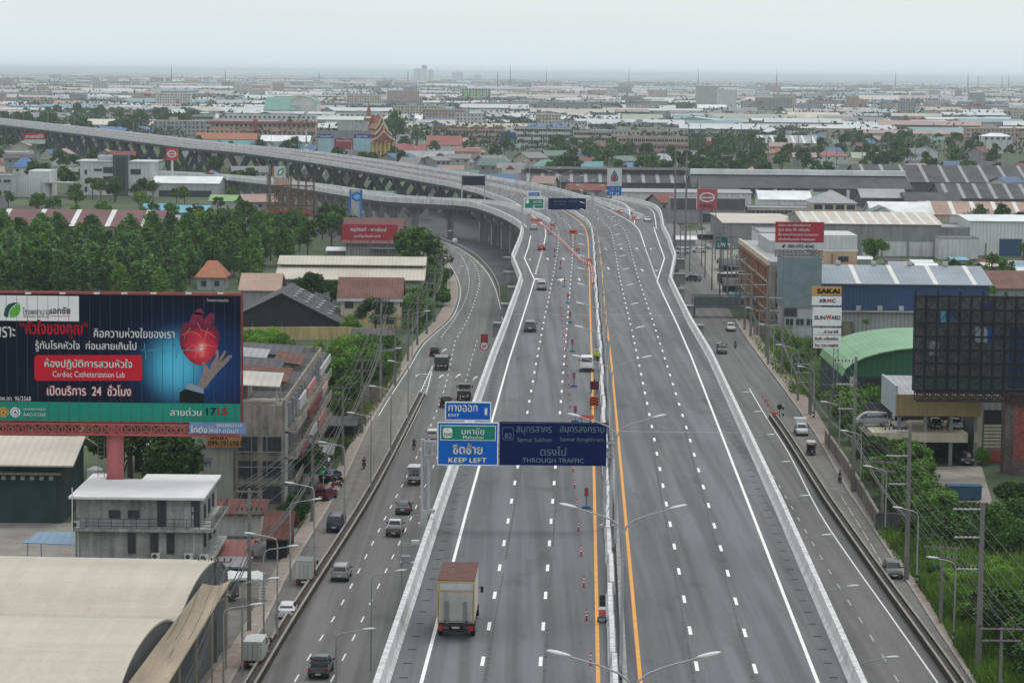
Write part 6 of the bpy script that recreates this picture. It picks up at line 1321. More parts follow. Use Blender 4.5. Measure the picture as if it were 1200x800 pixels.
def quad(t, name, mat, pts, th=.015):
    m = MB(); n = (Vector(pts[1]) - Vector(pts[0])).cross(Vector(pts[-1]) - Vector(pts[0])).normalized()*th
    a = [Vector(p) for p in pts]; m.face([p + n for p in a]); m.face([p - n for p in a][::-1])
    for i in range(len(a)): j = (i + 1) % len(a); m.face([a[i] + n, a[i] - n, a[j] - n, a[j] + n])
    return m.build(name, mat, t)
def glass_set(t, s, off=.012):
    i = 1
    if len(s) == 9 and s[2][4] < 1.2: i = 2
    a, b = s[i], s[i + 1]
    quad(t, 'rear_window', mCarGl, [(-a[5]*.9, a[0] - off, a[4] + .02), (a[5]*.9, a[0] - off, a[4] + .02), (b[5]*.86, b[0] - off, b[4] - .06), (-b[5]*.86, b[0] - off, b[4] - .06)])
    a, b = s[6], s[5]
    quad(t, 'windscreen', mCarGl, [(a[5]*.95, a[0] + off, a[4] + .02), (-a[5]*.95, a[0] + off, a[4] + .02), (-b[5]*.88, b[0] + off*2, b[4] - .03), (b[5]*.88, b[0] + off*2, b[4] - .03)])
    lo, hi = s[i + 1], s[5]
    for sx in (-1, 1):
        def e(q, f): x = q[1]*.97 + (q[5] - q[1]*.97)*f; return (sx*(x + .012), q[0], q[3] + (q[4] - .05 - q[3])*f)
        p = [e(s[i + 1], .12), e(s[i + 1], .86), e(s[4], .9), e(s[5], .86), (sx*(s[6][1]*.95), s[6][0] - .1, s[6][3] + .06), e(s[4], .1)]
        quad(t, 'side_window', mCarGl, p if sx < 0 else p[::-1], .008)
def lights(t, hw, z, y0, zf, L, big=False):
    for sx in (-1, 1):
        m = MB(); x = sx*(hw - .14); m.bx(x - .13, x + .13, y0 - .03, y0 + .06, z - (.22 if big else .09), z + .09); m.build('tail_light', mTail, t)
        m = MB(); x = sx*(hw - .2); m.bx(x - .17, x + .17, L - .1, L + .01, zf - .09, zf + .08); m.build('headlight', mHead, t)
def car(kind, col, label, cat='car', name=None):
    t = thing(name or {'sedan': 'sedan', 'suv': 'sport_utility_car', 'van': 'van'}[kind], label, cat); s = ST[kind]; L = s[-1][0]
    m = MB(); m.loft([ring(q) for q in s]); m.build('body', PT[col], t, True).data.set_sharp_from_angle(angle=R(32))
    glass_set(t, s); wheels(t, (.85, L - .9), s[3][1], .34); lights(t, s[1][1], s[1][3] - .05, s[0][0] + .04, s[-1][3] + .02, L - .04, kind != 'sedan')
    m = MB(); m.bx(-.78, .78, -.05, .1, .34, .55); m.build('bumper', mTrimB if kind != 'sedan' else PT[col], t)
    m = MB(); m.bx(-.24, .24, -.075, -.05, .62, .78); m.build('number_plate', mPlate, t); m = MB(); m.bx(-.24, .24, L, L + .03, .42, .55); m.build('number_plate', mPlate, t)
    for sx in (-1, 1): m = MB(); m.bx(sx*1.02 - .1, sx*1.02 + .1, s[6][0] - .5, s[6][0] - .38, s[6][3] + .05, s[6][3] + .22); m.build('wing_mirror', mTrimB, t)
    return t
def pickup(col, label, load=None, roof=None):
    t = thing('pickup_truck', label, 'pickup'); s = ST['cab']; m = MB(); m.loft([ring(q) for q in s]); m.build('body', PT[col] if not roof else PT[roof], t, True).data.set_sharp_from_angle(angle=R(32)); glass_set(t, s)
    m = MB(); m.bx(-.9, .9, .06, 1.72, .45, .62, 0); m.bx(-.92, -.8, .06, 1.7, .62, 1.08, 0); m.bx(.8, .92, .06, 1.7, .62, 1.08, 0); m.build('cargo_bed', PT[col], t)
    m = MB(); m.bx(-.92, .92, -.02, .06, .62, 1.09); m.build('tailgate', PT[col], t); m = MB(); m.bx(-.8, .8, .1, 1.7, .622, .65); m.build('bed_liner', mTrimB, t)
    m = MB(); m.bx(-.9, .9, -.12, .05, .4, .58); m.build('bumper', mTrimB, t); wheels(t, (.9, 4.25), .93, .37); lights(t, .92, .9, .0, .88, 5.1, True)
    m = MB(); m.bx(-.24, .24, -.15, -.12, .45, .58); m.build('number_plate', mPlate, t); m = MB(); m.bx(-.24, .24, 5.2, 5.23, .48, .6); m.build('number_plate', mPlate, t)
    for sx in (-1, 1): m = MB(); m.bx(sx*1.03 - .1, sx*1.03 + .1, 3.55, 3.68, 1.1, 1.28); m.build('wing_mirror', mTrimB, t)
    if load == 'hoop':
        m = MB()
        for y in (.2, 1.6): m.tube([(-.85, y, 1.08), (-.85, y, 1.5), (.85, y, 1.5), (.85, y, 1.08)], .035, 6)
        m.build('roll_bar', mTrimB, t)
    if load == 'box':
        m = MB(); m.bx(-.95, .95, .0, 1.9, 1.1, 2.35); m.build('cargo_box', PT['white'], t); m = MB(); m.bx(-.8, .8, -.03, -.003, 1.2, 2.25); m.build('rear_door', mPlate, t)
    if load == 'canvas':
        m = MB(); m.loft([[(-.93, y, 1.1), (-.93, y, 1.75), (0, y, 2.0), (.93, y, 1.75), (.93, y, 1.1)] for y in (0, 2.3)]); m.build('canvas_cover', PT['dgrey'], t)
    return t
def lorry(label, L, W, zf, H, box, roof, cab='white', rear='door', frame=None, name='box_lorry', cat='lorry'):
    """box lorry: chassis, box from zf to H, rear at y=0"""
    t = thing(name, label, cat); h = W/2; c0 = L + .25
    m = MB(); m.bx(-h, h, 0, L, zf, H - .06); m.build('cargo_box', box, t); m = MB(); m.bx(-h - .02, h + .02, -.02, L + .02, H - .057, H); m.build('box_roof', roof, t)
    m = MB(); m.loft([[Vector((x, y, z)) for x, z in ((-h*.93, .55), (-h*.95, 1.5), (-h*.88, zt), (h*.88, zt), (h*.95, 1.5), (h*.93, .55))] for y, zt in ((c0, 2.35), (c0 + 1.2, 2.4), (c0 + 1.75, 1.75))]); m.build('cab', PT[cab], t)
    quad(t, 'windscreen', mCarGl, [(h*.85, c0 + 1.74, 1.62), (-h*.85, c0 + 1.74, 1.62), (-h*.8, c0 + 1.27, 2.3), (h*.8, c0 + 1.27, 2.3)], .03)
    for sx in (-1, 1):
        quad(t, 'side_window', mCarGl, [(sx*h*.96, c0 + .3, 1.5), (sx*h*.96, c0 + 1.4, 1.5), (sx*h*.91, c0 + 1.1, 2.15), (sx*h*.91, c0 + .3, 2.15)], .01)
        m = MB(); m.bar((sx*h*.9, c0 + 1.5, 1.9), (sx*(h + .22), c0 + 1.6, 1.9), .04, .04); m.bx(sx*(h + .2) - .1, sx*(h + .2) + .1, c0 + 1.55, c0 + 1.62, 1.55, 2.0); m.build('wing_mirror', mTrimB, t)
        m = MB(); m.bx(sx*h*.7 - .2, sx*h*.7 + .2, c0 + 1.72, c0 + 1.8, .75, .95); m.build('headlight', mHead, t)
        m = MB(); m.bx(sx*(h - .2) - .12, sx*(h - .2) + .12, -.12, 0, zf - .36, zf - .14); m.build('tail_light', mTail, t)
    m = MB(); m.bx(-h*.4, h*.4, .1, c0 + 1.5, .5, zf - .003); m.bx(-h*.9, h*.9, -.08, .1, zf - .55, zf - .45); m.build('chassis', mTrimB, t)
    m = MB(); m.bx(-.26, .26, -.12, -.06, zf - .38, zf - .18); m.build('number_plate', mPlate, t)
    wheels(t, ((1.2, c0 + .9) if L < 5 else (1.4, 2.4, c0 + .9)), h, .42 if W > 2.1 else .36, .3)
    if rear == 'door':
        for sx in (-1, 1): m = MB(); m.bx(sx*h*.48 - h*.45, sx*h*.48 + h*.45, -.05, -.003, zf + .08, H - .15); m.build('rear_door', box, t)
        m = MB(); m.bx(-.03, .03, -.08, -.05, zf + .1, H - .2); m.bx(-h*.5 - .03, -h*.5 + .03, -.08, -.053, zf + .1, H - .2); m.bx(h*.5 - .03, h*.5 + .03, -.08, -.053, zf + .1, H - .2); m.build('door_bar', cWall['grey'], t)
    return t
def place(t, px, py, z=None, rz=0.0, back=0.0, deck=False):
    q = DP(px, py) if deck else P(px, py, .05); t.location = (q.x, q.y, (q.z + .01) if deck else .05); t.rotation_euler = (0, 0, rz)
    occ(q.x, q.y, 3, 6); return t
def head(path, Y, flip=False):       # heading of a lane line at distance Y
    for a, b in zip(path, path[1:]):
        if (a.y - Y)*(b.y - Y) <= 0 and a.y != b.y:
            d = b - a; d = d if d.y > 0 else -d
            return math.atan2(-d.x, d.y) + (math.pi if flip else 0)
    return math.pi if flip else 0
def onleft(t, px, py): return place(t, px, py, rz=head(l1, P(px, py).y))
def onright(t, px, py, flip=True):
    r = head(RR, P(px, py).y, flip); place(t, px, py, rz=r)
    return t
def ondeck(t, px, py, flip=False): return place(t, px, py, rz=head(LB if px < 700 else LC, DP(px, py).y, flip), deck=True)
# the big lorry on the deck
mBoxW = M('lorry_box_white', (.50, .50, .475), .55, .08, .6, streak=.15); mRoofR = M('lorry_roof_rust', (.115, .05, .042), .85, .35, 1.2, fine=.3); mYelF = M('lorry_frame_yellow', (.44, .30, .09), .6, .2)
t = lorry('big white box lorry with a rusty roof and yellow edges on the deck', 7.0, 2.48, 1.15, 4.05, mBoxW, mRoofR, 'white', 'lift')
m = MB(); m.bx(-1.255, -1.17, -.06, .02, 1.1, 4.0); m.bx(1.17, 1.255, -.06, .02, 1.1, 4.0); m.bx(-1.17, 1.17, -.06, .0, 3.93, 4.0); m.bx(-1.16, 1.16, -.06, 0, 3.3, 3.36); m.build('corner_frame', mYelF, t)
m = MB(); m.bx(-1.1, -.04, -.05, -.003, 3.4, 3.84); m.bx(.04, 1.1, -.05, -.003, 3.4, 3.84); m.build('upper_panel', M('grey_panel', (.42, .43, .43), .5, .1), t)
m = MB(); m.bx(-1.14, 1.14, -.16, -.06, 1.3, 3.25)
for k in range(6): m.bx(-1.1, 1.1, -.175, -.162, 1.45 + k*.3, 1.48 + k*.3)
m.build('tail_lift', M('lift_grey', (.40, .40, .37), .6, .15, .8, streak=.3), t)
for x in (-.62, .62): m = MB(); m.bx(x - .13, x + .13, -.22, -.178, 1.35, 2.65); m.build('lift_rail', M('lift_rail_grey', (.16, .17, .17), .6), t)
m = MB(); m.tube([(-.75, -.2, 1.32), (-.7, -.5, 1.15), (.7, -.5, 1.15), (.75, -.2, 1.32)], .06, 6); m.bx(-1.15, 1.15, -.3, -.1, .95, 1.1); m.build('lift_arm', mTrimB, t)
for x in (-1.02, 1.02): m = MB(); m.bx(x - .15, x + .15, -.34, -.2, .68, 1.0); m.build('tail_light', mTail, t)
m = MB()
for k in range(5): m.bx(-.62 + k*.31 - .07, -.62 + k*.31 + .07, -.33, -.3, 1.0, 1.08)
m.build('marker_light', mTail, t)
ondeck(t, 534, 749)
ondeck(car('suv', 'grey', 'silver grey hatchback driving on the deck above the exit sign'), 621, 389.5)
ondeck(car('suv', 'silver', 'pale car with red tail lights by the bend arrow on the deck'), 634.5, 340.5)
ondeck(car('sedan', 'red', 'dark red car on the exit lane at the kink'), 634.5, 293.5)
ondeck(car('sedan', 'silver', 'silver car entering the left ramp fork'), 625.5, 269.5)
t = car('van', 'white', 'white van stopped by the workers on the deck', 'van'); ondeck(t, 687.5, 436)
ondeck(car('sedan', 'pearl', 'white car coming off the right slip road'), 757.5, 259, True)
# left frontage road
onleft(pickup('grey', 'grey pickup truck with an open bed at the bottom left of the road', 'hoop'), 372.5, 796)
onleft(car('suv', 'silver', 'silver sport utility car in the left lane behind the grey pickup'), 397.5, 682)
onleft(pickup('bronze', 'bronze pickup with white roof and lit red tail lamps', None, 'white'), 461, 629.5)
onleft(car('sedan', 'dgrey', 'dark grey sedan ahead of the bronze pickup'), 471.5, 603.5)
t = lorry('small open cage lorry with grey bars on the left road', 2.5, 1.65, .85, 2.5, cWall['lgrey'], cWall['white'], 'pearl', 'x', name='cage_lorry'); 
for o in list(t.children):
    if o.name.startswith('cargo_box'): bpy.data.objects.remove(o)
m = MB(); m.bx(-.82, .82, 0, 2.5, .85, 1.3)
for x in (-.8, -.27, .27, .8):
    for y in (.02, 2.48): m.bar((x, y, 1.3), (x, y, 2.44), .06, .06)
for z in (1.75, 2.2): m.bar((-.8, .02, z), (.8, .02, z), .05, .05); [m.bar((x, .02, z), (x, 2.48, z), .05, .05) for x in (-.8, .8)]
m.build('cage_body', cWall['lgrey'], t); m = MB(); m.bx(-.7, .7, .1, 2.4, 1.303, 1.5); m.build('load', PT['dgrey'], t); onleft(t, 484.5, 569)
onleft(car('suv', 'pearl', 'pinkish white car half behind the exit sign'), 506, 518)
onleft(pickup('black', 'small black pickup beside the dark lorry near the exit sign'), 521.5, 478)
t = lorry('dark lorry with a low empty load bed just above the exit sign', 4.2, 2.2, 1.1, 1.75, PT['dgrey'], PT['black'], 'dgrey', 'x'); onleft(t, 543, 470)
t = lorry('dark tipper lorry on the left road with high ribbed sides', 5.2, 2.45, 1.25, 2.5, PT['dgrey'], PT['black'], 'dgrey', 'x', name='tipper_lorry')
m = MB()
for k in range(8): [m.bx(sx*1.26 - .06, sx*1.26 + .06, .2 + k*.68, .32 + k*.68, 1.2, 2.55) for sx in (-1, 1)]
for k in range(5): m.bx(-1.1 + k*.55 - .05, -1.1 + k*.55 + .05, -.08, -.003, 1.3, 2.5)
m.bx(-1.2, 1.2, -.1, -.003, 2.4, 2.56); m.build('bed_rib', PT['grey'], t); onleft(t, 517, 434.5)
onleft(pickup('black', 'dark pickup half hidden ahead of the tipper lorry'), 509, 418)
# left service lane
def onsv(t, px, py): return place(t, px, py, rz=head(SA, P(px, py).y))
onsv(car('van', 'blue', 'dark blue people carrier on the left service lane', 'van'), 391, 624.5)
onsv(lorry('small white box lorry with a grey roof on the left service lane', 3.0, 1.75, .8, 2.75, mBoxW, PT['grey'], 'white', name='box_lorry'), 356, 687)
onsv(car('sedan', 'white', 'white car partly hidden by the divider on the service lane'), 334.5, 726)
onsv(lorry('white box lorry cut off by the divider at the bottom of the service lane', 3.0, 1.75, .8, 2.6, mBoxW, cWall['white'], 'white', name='box_lorry'), 296, 784)
place(car('suv', 'maroon', 'dark maroon car parked on the left verge near the poles'), 375.5, 588, rz=-.25)
place(car('sedan', 'blue', 'dark blue car parked under the green and white awning'), 380, 565, rz=-.3)
place(car('van', 'grey', 'grey and white minivan parked under the white tent', 'van'), 277, 703, rz=1.35)
# right frontage road
t = onright(pickup('white', 'white pickup coming down the right road'), 855.5, 386)
t = onright(pickup('grey', 'grey pickup with a dark canvas cover on the right road', 'canvas'), 845, 412)
t = onright(pickup('white', 'white pickup with a tall box body on the right service lane', 'box'), 937, 506)
t = onright(car('suv', 'grey', 'grey car beside the divider on the right service lane'), 1043, 670)
place(car('van', 'silver', 'covered silver van parked at the left end of the garage deck', 'van'), 1032, 505.5, rz=math.pi/2)
for px, col, lb, k in ((1050, 'pearl', 'white car parked facing out on the garage deck', 'suv'), (1093, 'black', 'black car deep in the garage deck', 'sedan'), (1116, 'silver', 'grey saloon parked at the right end of the garage deck', 'sedan')):
    t = car(k, col, lb); Yc = P(1098, 545).y + 8; z_ = PY(1098, 507, P(1098, 545).y).z; t.location = (PXX(px, Yc, z_), Yc, z_ + .01); t.rotation_euler = (0, 0, math.pi)

for o in COL.objects:
    if o.get('label') == 'covered silver van parked at the left end of the garage deck': Yc = P(1098, 545).y + 7; z_ = PY(1098, 507, P(1098, 545).y).z; o.location = (PXX(1040, Yc, z_), Yc, z_ + .01)
place(pickup('black', 'black pickup parked in front of the slatted annex'), 1127, 540, rz=math.pi)
# yard by the flyover
YL_ = [(808, 297, 'white', 'van'), (828, 296, 'white', 'suv'), (833, 292, 'silver', 'sedan'), (858, 292, 'pearl', 'suv'), (868, 289, 'white', 'van'), (820, 330, 'grey', 'suv')]
for (px, py, col, k), lb in zip(YL_, ('white van parked nearest the flyover in the yard', 'white car parked second from the flyover in the yard', 'silver car behind the white ones in the yard', 'white car parked under the teal sign', 'white van parked right of the teal sign', 'dark grey car on the road end below the yard')): place(car(k, col, lb, 'van' if k == 'van' else 'car'), px, py, rz=.3 + (px % 7)*.5)
place(lorry('low green bus-like lorry parked behind the poles right of the flyover', 7.5, 2.4, .8, 2.9, M('dark_green_side', (.03, .06, .07), .5), cWall['white'], 'dgrey', name='box_lorry'), 842, 333, rz=-1.35)
# far traffic
onleft(car('sedan', 'white', 'tiny white car where the left road goes under the ramp'), 533, 285)
t = car('sedan', 'red', 'small red car on the far end of the left ramp'); q = _rp(250, 205.2, 6.9, 0); t.location = (q.x, q.y, 6.92); t.rotation_euler = (0, 0, 1.0)

# ---------------------------------------------------------------- people and motorcycles
mSkin = M('skin', (.30, .17, .11), .6, .08); mHair = M('hair_black', (.01, .01, .01), .6); mVest = M('vest_lime', (.42, .55, .06), .6, .1); mJean = M('trousers_dark', (.025, .03, .045), .8, .1); mShirtD = M('shirt_dark', (.03, .03, .036), .8, .1); mShirtR = M('shirt_maroon', (.15, .02, .035), .8, .1)
def person(label, pose, shirt, helmet=None, group=None):
    """one continuous skinned figure; pose is a dict of joints"""
    J = pose; names = list(J); vs = [J[n][0] for n in names]; ix = {n: i for i, n in enumerate(names)}
    ed = [('pelvis', 'chest'), ('chest', 'neck'), ('neck', 'head'), ('head', 'crown')]
    for s in 'LR': ed += [('pelvis', 'hip' + s), ('hip' + s, 'knee' + s), ('knee' + s, 'ankle' + s), ('ankle' + s, 'toe' + s), ('chest', 'sh' + s), ('sh' + s, 'el' + s), ('el' + s, 'wr' + s), ('wr' + s, 'palm' + s)] + [('palm' + s, 'f%d%s' % (k, s)) for k in range(5)]
    me = bpy.data.meshes.new('person'); me.from_pydata(vs, [(ix[a], ix[b]) for a, b in ed], []); o = bpy.data.objects.new('person', me); COL.objects.link(o)
    o.modifiers.new('s', 'SKIN'); sv_ = me.skin_vertices[0].data
    for n, i in ix.items(): r = J[n][1]; sv_[i].radius = r if isinstance(r, tuple) else (r, r)
    sv_[ix['pelvis']].use_root = True
    sub_ = o.modifiers.new('d', 'SUBSURF'); sub_.levels = 1; sub_.render_levels = 1
    dg = bpy.context.evaluated_depsgraph_get(); dg.update(); nm = bpy.data.meshes.new_from_object(o.evaluated_get(dg)); bpy.data.objects.remove(o)
    o = bpy.data.objects.new('person', nm); COL.objects.link(o); nm.name = 'person'; nm.materials.clear()
    for m in (mSkin, shirt, mJean, mTrimB): nm.materials.append(m)
    zc = J['neck'][0][2]; zp = J['pelvis'][0][2] + .02
    hands = [Vector(J['palm' + s][0]) for s in 'LR']; feet = [Vector(J['toe' + s][0]) for s in 'LR'] + [Vector(J['ankle' + s][0]) for s in 'LR']
    kn = [(Vector(J['hip' + s][0]), Vector(J['knee' + s][0]), Vector(J['ankle' + s][0])) for s in 'LR']
    def dseg(p, a, b): t = max(0, min(1, (p - a).dot(b - a)/max(1e-6, (b - a).length_squared))); return (p - a - (b - a)*t).length
    arms = [(Vector(J['sh' + s][0]), Vector(J['el' + s][0]), Vector(J['wr' + s][0])) for s in 'LR']; spine = (Vector(J['pelvis'][0]), Vector(J['neck'][0]))
    for p in nm.polygons:
        c = p.center.copy(); p.use_smooth = True
        dl = min(min(dseg(c, a, b), dseg(c, b, d)) for a, b, d in kn); da = min(min(dseg(c, a, b), dseg(c, b, d)) for a, b, d in arms); ds = dseg(c, *spine)
        if c.z > zc + .03: k = 0
        elif min((c - h).length for h in hands) < .11: k = 0
        elif min((c - f).length for f in feet) < .10: k = 3
        elif dl < min(da, ds) - .02: k = 2
        else: k = 1
        p.material_index = k
    hd = Vector(J['head'][0]); f = Vector(J['face'][0]) if 'face' in J else Vector((0, -1, 0))
    m = MB(); n = 12
    rr_ = .135 if helmet else .112
    m.loft([[hd + Vector((rr_*math.cos(2*math.pi*j/n)*math.cos(e), rr_*math.sin(2*math.pi*j/n)*math.cos(e) + .012, .05 + rr_*math.sin(e)*1.05)) for j in range(n)] for e in (-.25, .2, .6, 1.0, 1.45)])
    m.build('helmet' if helmet else 'hair', helmet or mHair, o, True)
    m = MB(); y = hd.y - .098
    for sx in (-1, 1): m.bx(sx*.035 - .013, sx*.035 + .013, y - .006, y + .02, hd.z + .012, hd.z + .026)
    m.build('eye', mHair, o); m = MB(); m.face([(-.014, y, hd.z - .02), (.014, y, hd.z - .02), (0, y - .03, hd.z - .018)]); m.face([(-.014, y, hd.z - .02), (0, y - .03, hd.z - .018), (0, y, hd.z + .02)]); m.face([(0, y - .03, hd.z - .018), (.014, y, hd.z - .02), (0, y, hd.z + .02)]); m.build('nose', mSkin, o)
    m = MB(); m.bx(-.025, .025, y + .002, y + .02, hd.z - .052, hd.z - .044); m.build('mouth', M('lips', (.25, .09, .08), .6), o)
    return tag(o, label, 'person', group)
def hand(J, s, w, p, d):
    w = Vector(w); d = Vector(d).normalized(); side = Vector((d.z, .3, -d.x)).normalized()
    J['palm' + s] = (tuple(w + d*.07), (.042, .022))
    for k in range(5):
        o = side*((k - 2)*.018); ln = (.06, .085, .095, .088, .07)[k]; J['f%d%s' % (k, s)] = (tuple(w + d*(.09 + ln*(.7 if k == 0 else 1)) + o + (side*-.03 if k == 0 else Vector((0, 0, 0)))), (.009, .009))
def stand_pose(h=1.7, arm=0.0):
    k = h/1.7; J = {'pelvis': ((0, 0, .93*k), (.14, .1)), 'chest': ((0, .02, 1.26*k), (.17, .11)), 'neck': ((0, .01, 1.46*k), (.058, .058)), 'head': ((0, -.01, 1.585*k), (.088, .1)), 'crown': ((0, -.005, 1.67*k), (.075, .085))}
    for s, x in (('L', -1), ('R', 1)):
        J['hip' + s] = ((x*.09, 0, .88*k), (.1, .1)); J['knee' + s] = ((x*.11, -.02, .49*k), (.065, .065)); J['ankle' + s] = ((x*.12, .02, .08*k), (.045, .045)); J['toe' + s] = ((x*.14, -.14, .035), (.045, .03))
        J['sh' + s] = ((x*.19, .02, 1.38*k), (.068, .068)); a = arm if s == 'R' else 0
        J['el' + s] = ((x*.26, .03 - a*.15, 1.12*k + a*.1), (.05, .05)); w = (x*.25, -.07 - a*.3, .88*k + a*.25); J['wr' + s] = (w, (.034, .034)); hand(J, s, w, None, (0, -.25 - a, -1 + a))
    return J
def ride_pose():
    J = {'pelvis': ((0, 0, .86), (.15, .12)), 'chest': ((0, .1, 1.16), (.17, .12)), 'neck': ((0, .14, 1.36), (.058, .058)), 'head': ((0, .13, 1.48), (.09, .1)), 'crown': ((0, .12, 1.57), (.08, .085))}
    for s, x in (('L', -1), ('R', 1)):
        J['hip' + s] = ((x*.1, .03, .83), (.1, .1)); J['knee' + s] = ((x*.21, .42, .68), (.068, .068)); J['ankle' + s] = ((x*.2, .28, .28), (.046, .046)); J['toe' + s] = ((x*.21, .44, .25), (.045, .03))
        J['sh' + s] = ((x*.19, .1, 1.28), (.066, .066)); J['el' + s] = ((x*.3, .32, 1.08), (.05, .05)); w = (x*.29, .56, 1.02); J['wr' + s] = (w, (.034, .034)); hand(J, s, w, None, (x*.2, 1, -.1))
    return J
def motorbike(label, col):
    t = thing('motorcycle', label, 'motorcycle')
    for y in (-.62, .62):
        m = MB(); m.wheel((0, y, .29), .29, .1, 16, 0); m.wheel((0, y, .29), .17, .12, 10, 1); m.build('wheel', [mTyre, mRim], t)
    m = MB(); m.loft([[Vector((x*w, y, z)) for x, z in ((-1, a), (-1, b), (1, b), (1, a))] for y, w, a, b in ((-.75, .05, .6, .68), (-.4, .13, .42, .72), (.1, .14, .34, .62), (.45, .12, .45, .85), (.62, .06, .7, .95))]); m.build('body', PT[col], t)
    m = MB(); m.loft([[Vector((x*w, y, z)) for x, z in ((-1, .71), (-1, .79), (1, .79), (1, .71))] for y, w in ((-.72, .1), (-.3, .14), (.12, .1))]); m.build('seat', mTrimB, t)
    m = MB(); m.tube([(-.33, .5, 1.0), (-.08, .58, .98), (.08, .58, .98), (.33, .5, 1.0)], .018, 6); m.tube([(0, .58, .96), (0, .66, .3)], .03, 6); m.build('handlebar', mTrimB, t)
    m = MB(); m.bx(-.07, .07, -.8, -.74, .6, .68); m.build('tail_light', mTail, t); m = MB(); m.bx(-.08, .08, .6, .68, .8, .92); m.build('headlight', mHead, t)
    return t
def rider(bike_lb, person_lb, px, py, path, flip, col, shirt, helm):
    q = P(px, py, .05); rz = head(path, q.y, flip)
    b = motorbike(bike_lb, col); b.location = (q.x, q.y, .05); b.rotation_euler = (0, 0, rz)
    p = person(person_lb, ride_pose(), shirt, helm); p.location = (q.x, q.y, .05); p.rotation_euler = (0, 0, rz)
    # feet rest on the pegs
rider('black motorcycle with a red tail light in the left lane of the left road', 'person in dark clothes riding the motorcycle on the left frontage road', 485, 526, l1, False, 'black', mShirtD, M('helmet_red', (.2, .02, .03), .4))
rider('maroon motorcycle on the left service lane', 'person in a maroon shirt riding on the left service lane', 426.5, 549, SA, False, 'maroon', mShirtR, mTrimB)
rider('dark motorcycle near the two vehicles on the right road', 'person in black riding towards the camera near the white pickup', 861.5, 408, RR, True, 'black', mShirtD, mTrimB)
rider('black motorcycle at the edge of the right service lane', 'person in black riding along the right service lane', 984, 565, RR, True, 'black', mShirtD, mTrimB)
for px, py, rz_, lb, a in ((697.5, 424, .4, 'person in a lime vest nearest the white van', .3), (700, 423, -1.2, 'person in a lime vest against the median wall', 0), (701.8, 425, 2.4, 'person in a lime vest with back turned by the median wall', .1)):
    p = person(lb, stand_pose(1.72, a), mVest, M('helmet_white', (.6, .6, .58), .5)); q = DP(px, py); p.location = (q.x, q.y, q.z); p.rotation_euler = (0, 0, rz_)
# tuk-tuk
t = thing('tuk_tuk', 'three wheeled motor rickshaw with a pale canopy behind the white box pickup', 'tuk-tuk')
m = MB(); m.loft([[Vector((x*w, y, z)) for x, z in ((-1, .35), (-1, b), (1, b), (1, .35))] for y, w, b in ((-.2, .62, .95), (.9, .66, .9), (1.5, .6, .55), (2.2, .5, .9), (2.6, .3, .8))]); m.build('body', PT['blue'], t)
m = MB(); m.loft([[Vector((x*w, y, z)) for x, z in ((-1, 1.8), (-.8, 1.95), (.8, 1.95), (1, 1.8))] for y, w in ((-.3, .7), (1.9, .7), (2.2, .6))]); m.build('canopy', cWall['white'], t)
m = MB(); [m.bar((x, y, .8), (x*1.02, y*.98, 1.82), .05, .05) for x in (-.6, .6) for y in (-.1, .9, 2.0)]; m.build('canopy_post', mTrimB, t); m = MB(); m.bx(-.5, .5, .1, .5, .9, 1.3); m.build('seat', mShirtR, t)
wheels(t, (.3,), .66, .26, .16); m = MB(); m.wheel((0, 2.3, .26), .26, .14); m.build('wheel', mTyre, t); m = MB(); m.bx(-.1, .1, 2.6, 2.66, .6, .78); m.build('headlight', mHead, t)
onright(t, 950, 531)
# three parked motorcycles
for k, (px, py) in enumerate(((396, 566), (394, 572), (330, 612))):
    b = motorbike(('parked motorcycle in the shade by the left kerb', 'parked motorcycle leaning beside another by the left kerb', 'parked motorcycle beside the maroon lean-to')[k], ('black', 'red', 'blue')[k]); q = P(px, py, .0); b.location = (q.x, q.y, .02); b.rotation_euler = (0, .08, 1.2 + k)
# ================================================================ lamps, poles, wires, road works
mPole = M('lamp_pole_grey', (.36, .37, .38), .45, .1, 1, metal=.3); mHeadL = M('lamp_head_white', (.66, .67, .67), .5, .05); mConcP = M('pole_concrete', (.20, .195, .185), .9, .2, .6, fine=.1, streak=.2)
mBand = M('pole_band_white', (.55, .55, .53), .8, .2); mWire = M('wire_grey', (.09, .093, .097), .6, .1); mIns = M('insulator_brown', (.05, .03, .025), .5, .1)
def lamp_head(par, p, d):
    d = Vector(d).normalized(); u = Vector((-d.y, d.x, 0)); m = MB(); p = Vector(p)
    m.loft([[p + d*s + u*(wd*math.cos(a)) + Vector((0, 0, ht*math.sin(a) + .05 - .03*s)) for a in [k*math.pi/4 for k in range(8)]] for s, wd, ht in ((-.1, .05, .05), (.15, .14, .09), (.5, .19, .11), (.85, .16, .09), (1.05, .04, .03))])
    return m.build('lamp_head', mHeadL, par, True)
def double_lamp():
    t = thing('street_lamp', 'slim grey street lamp with two arms on the median of the expressway', 'street lamp', (0, 0, 0), 0, 'double armed lamps along the expressway median')
    m = MB(); m.tube([(0, 0, 0), (0, 0, 5), (0, 0, 9.2)], [.13, .1, .075], 8); m.bx(-.22, .22, -.22, .22, 0, .3); m.build('pole', mPole, t)
    for s in (-1, 1):
        m = MB(); m.tube([(0, 0, 9.15), (s*.25, 0, 9.75), (s*.7, 0, 10.1), (s*1.6, 0, 10.45), (s*3.0, 0, 10.85)], [.065, .06, .055, .05, .045], 6); m.build('arm', mPole, t); lamp_head(t, (s*3.0, 0, 10.85), (s, 0, .25))
    return t
dl = double_lamp()
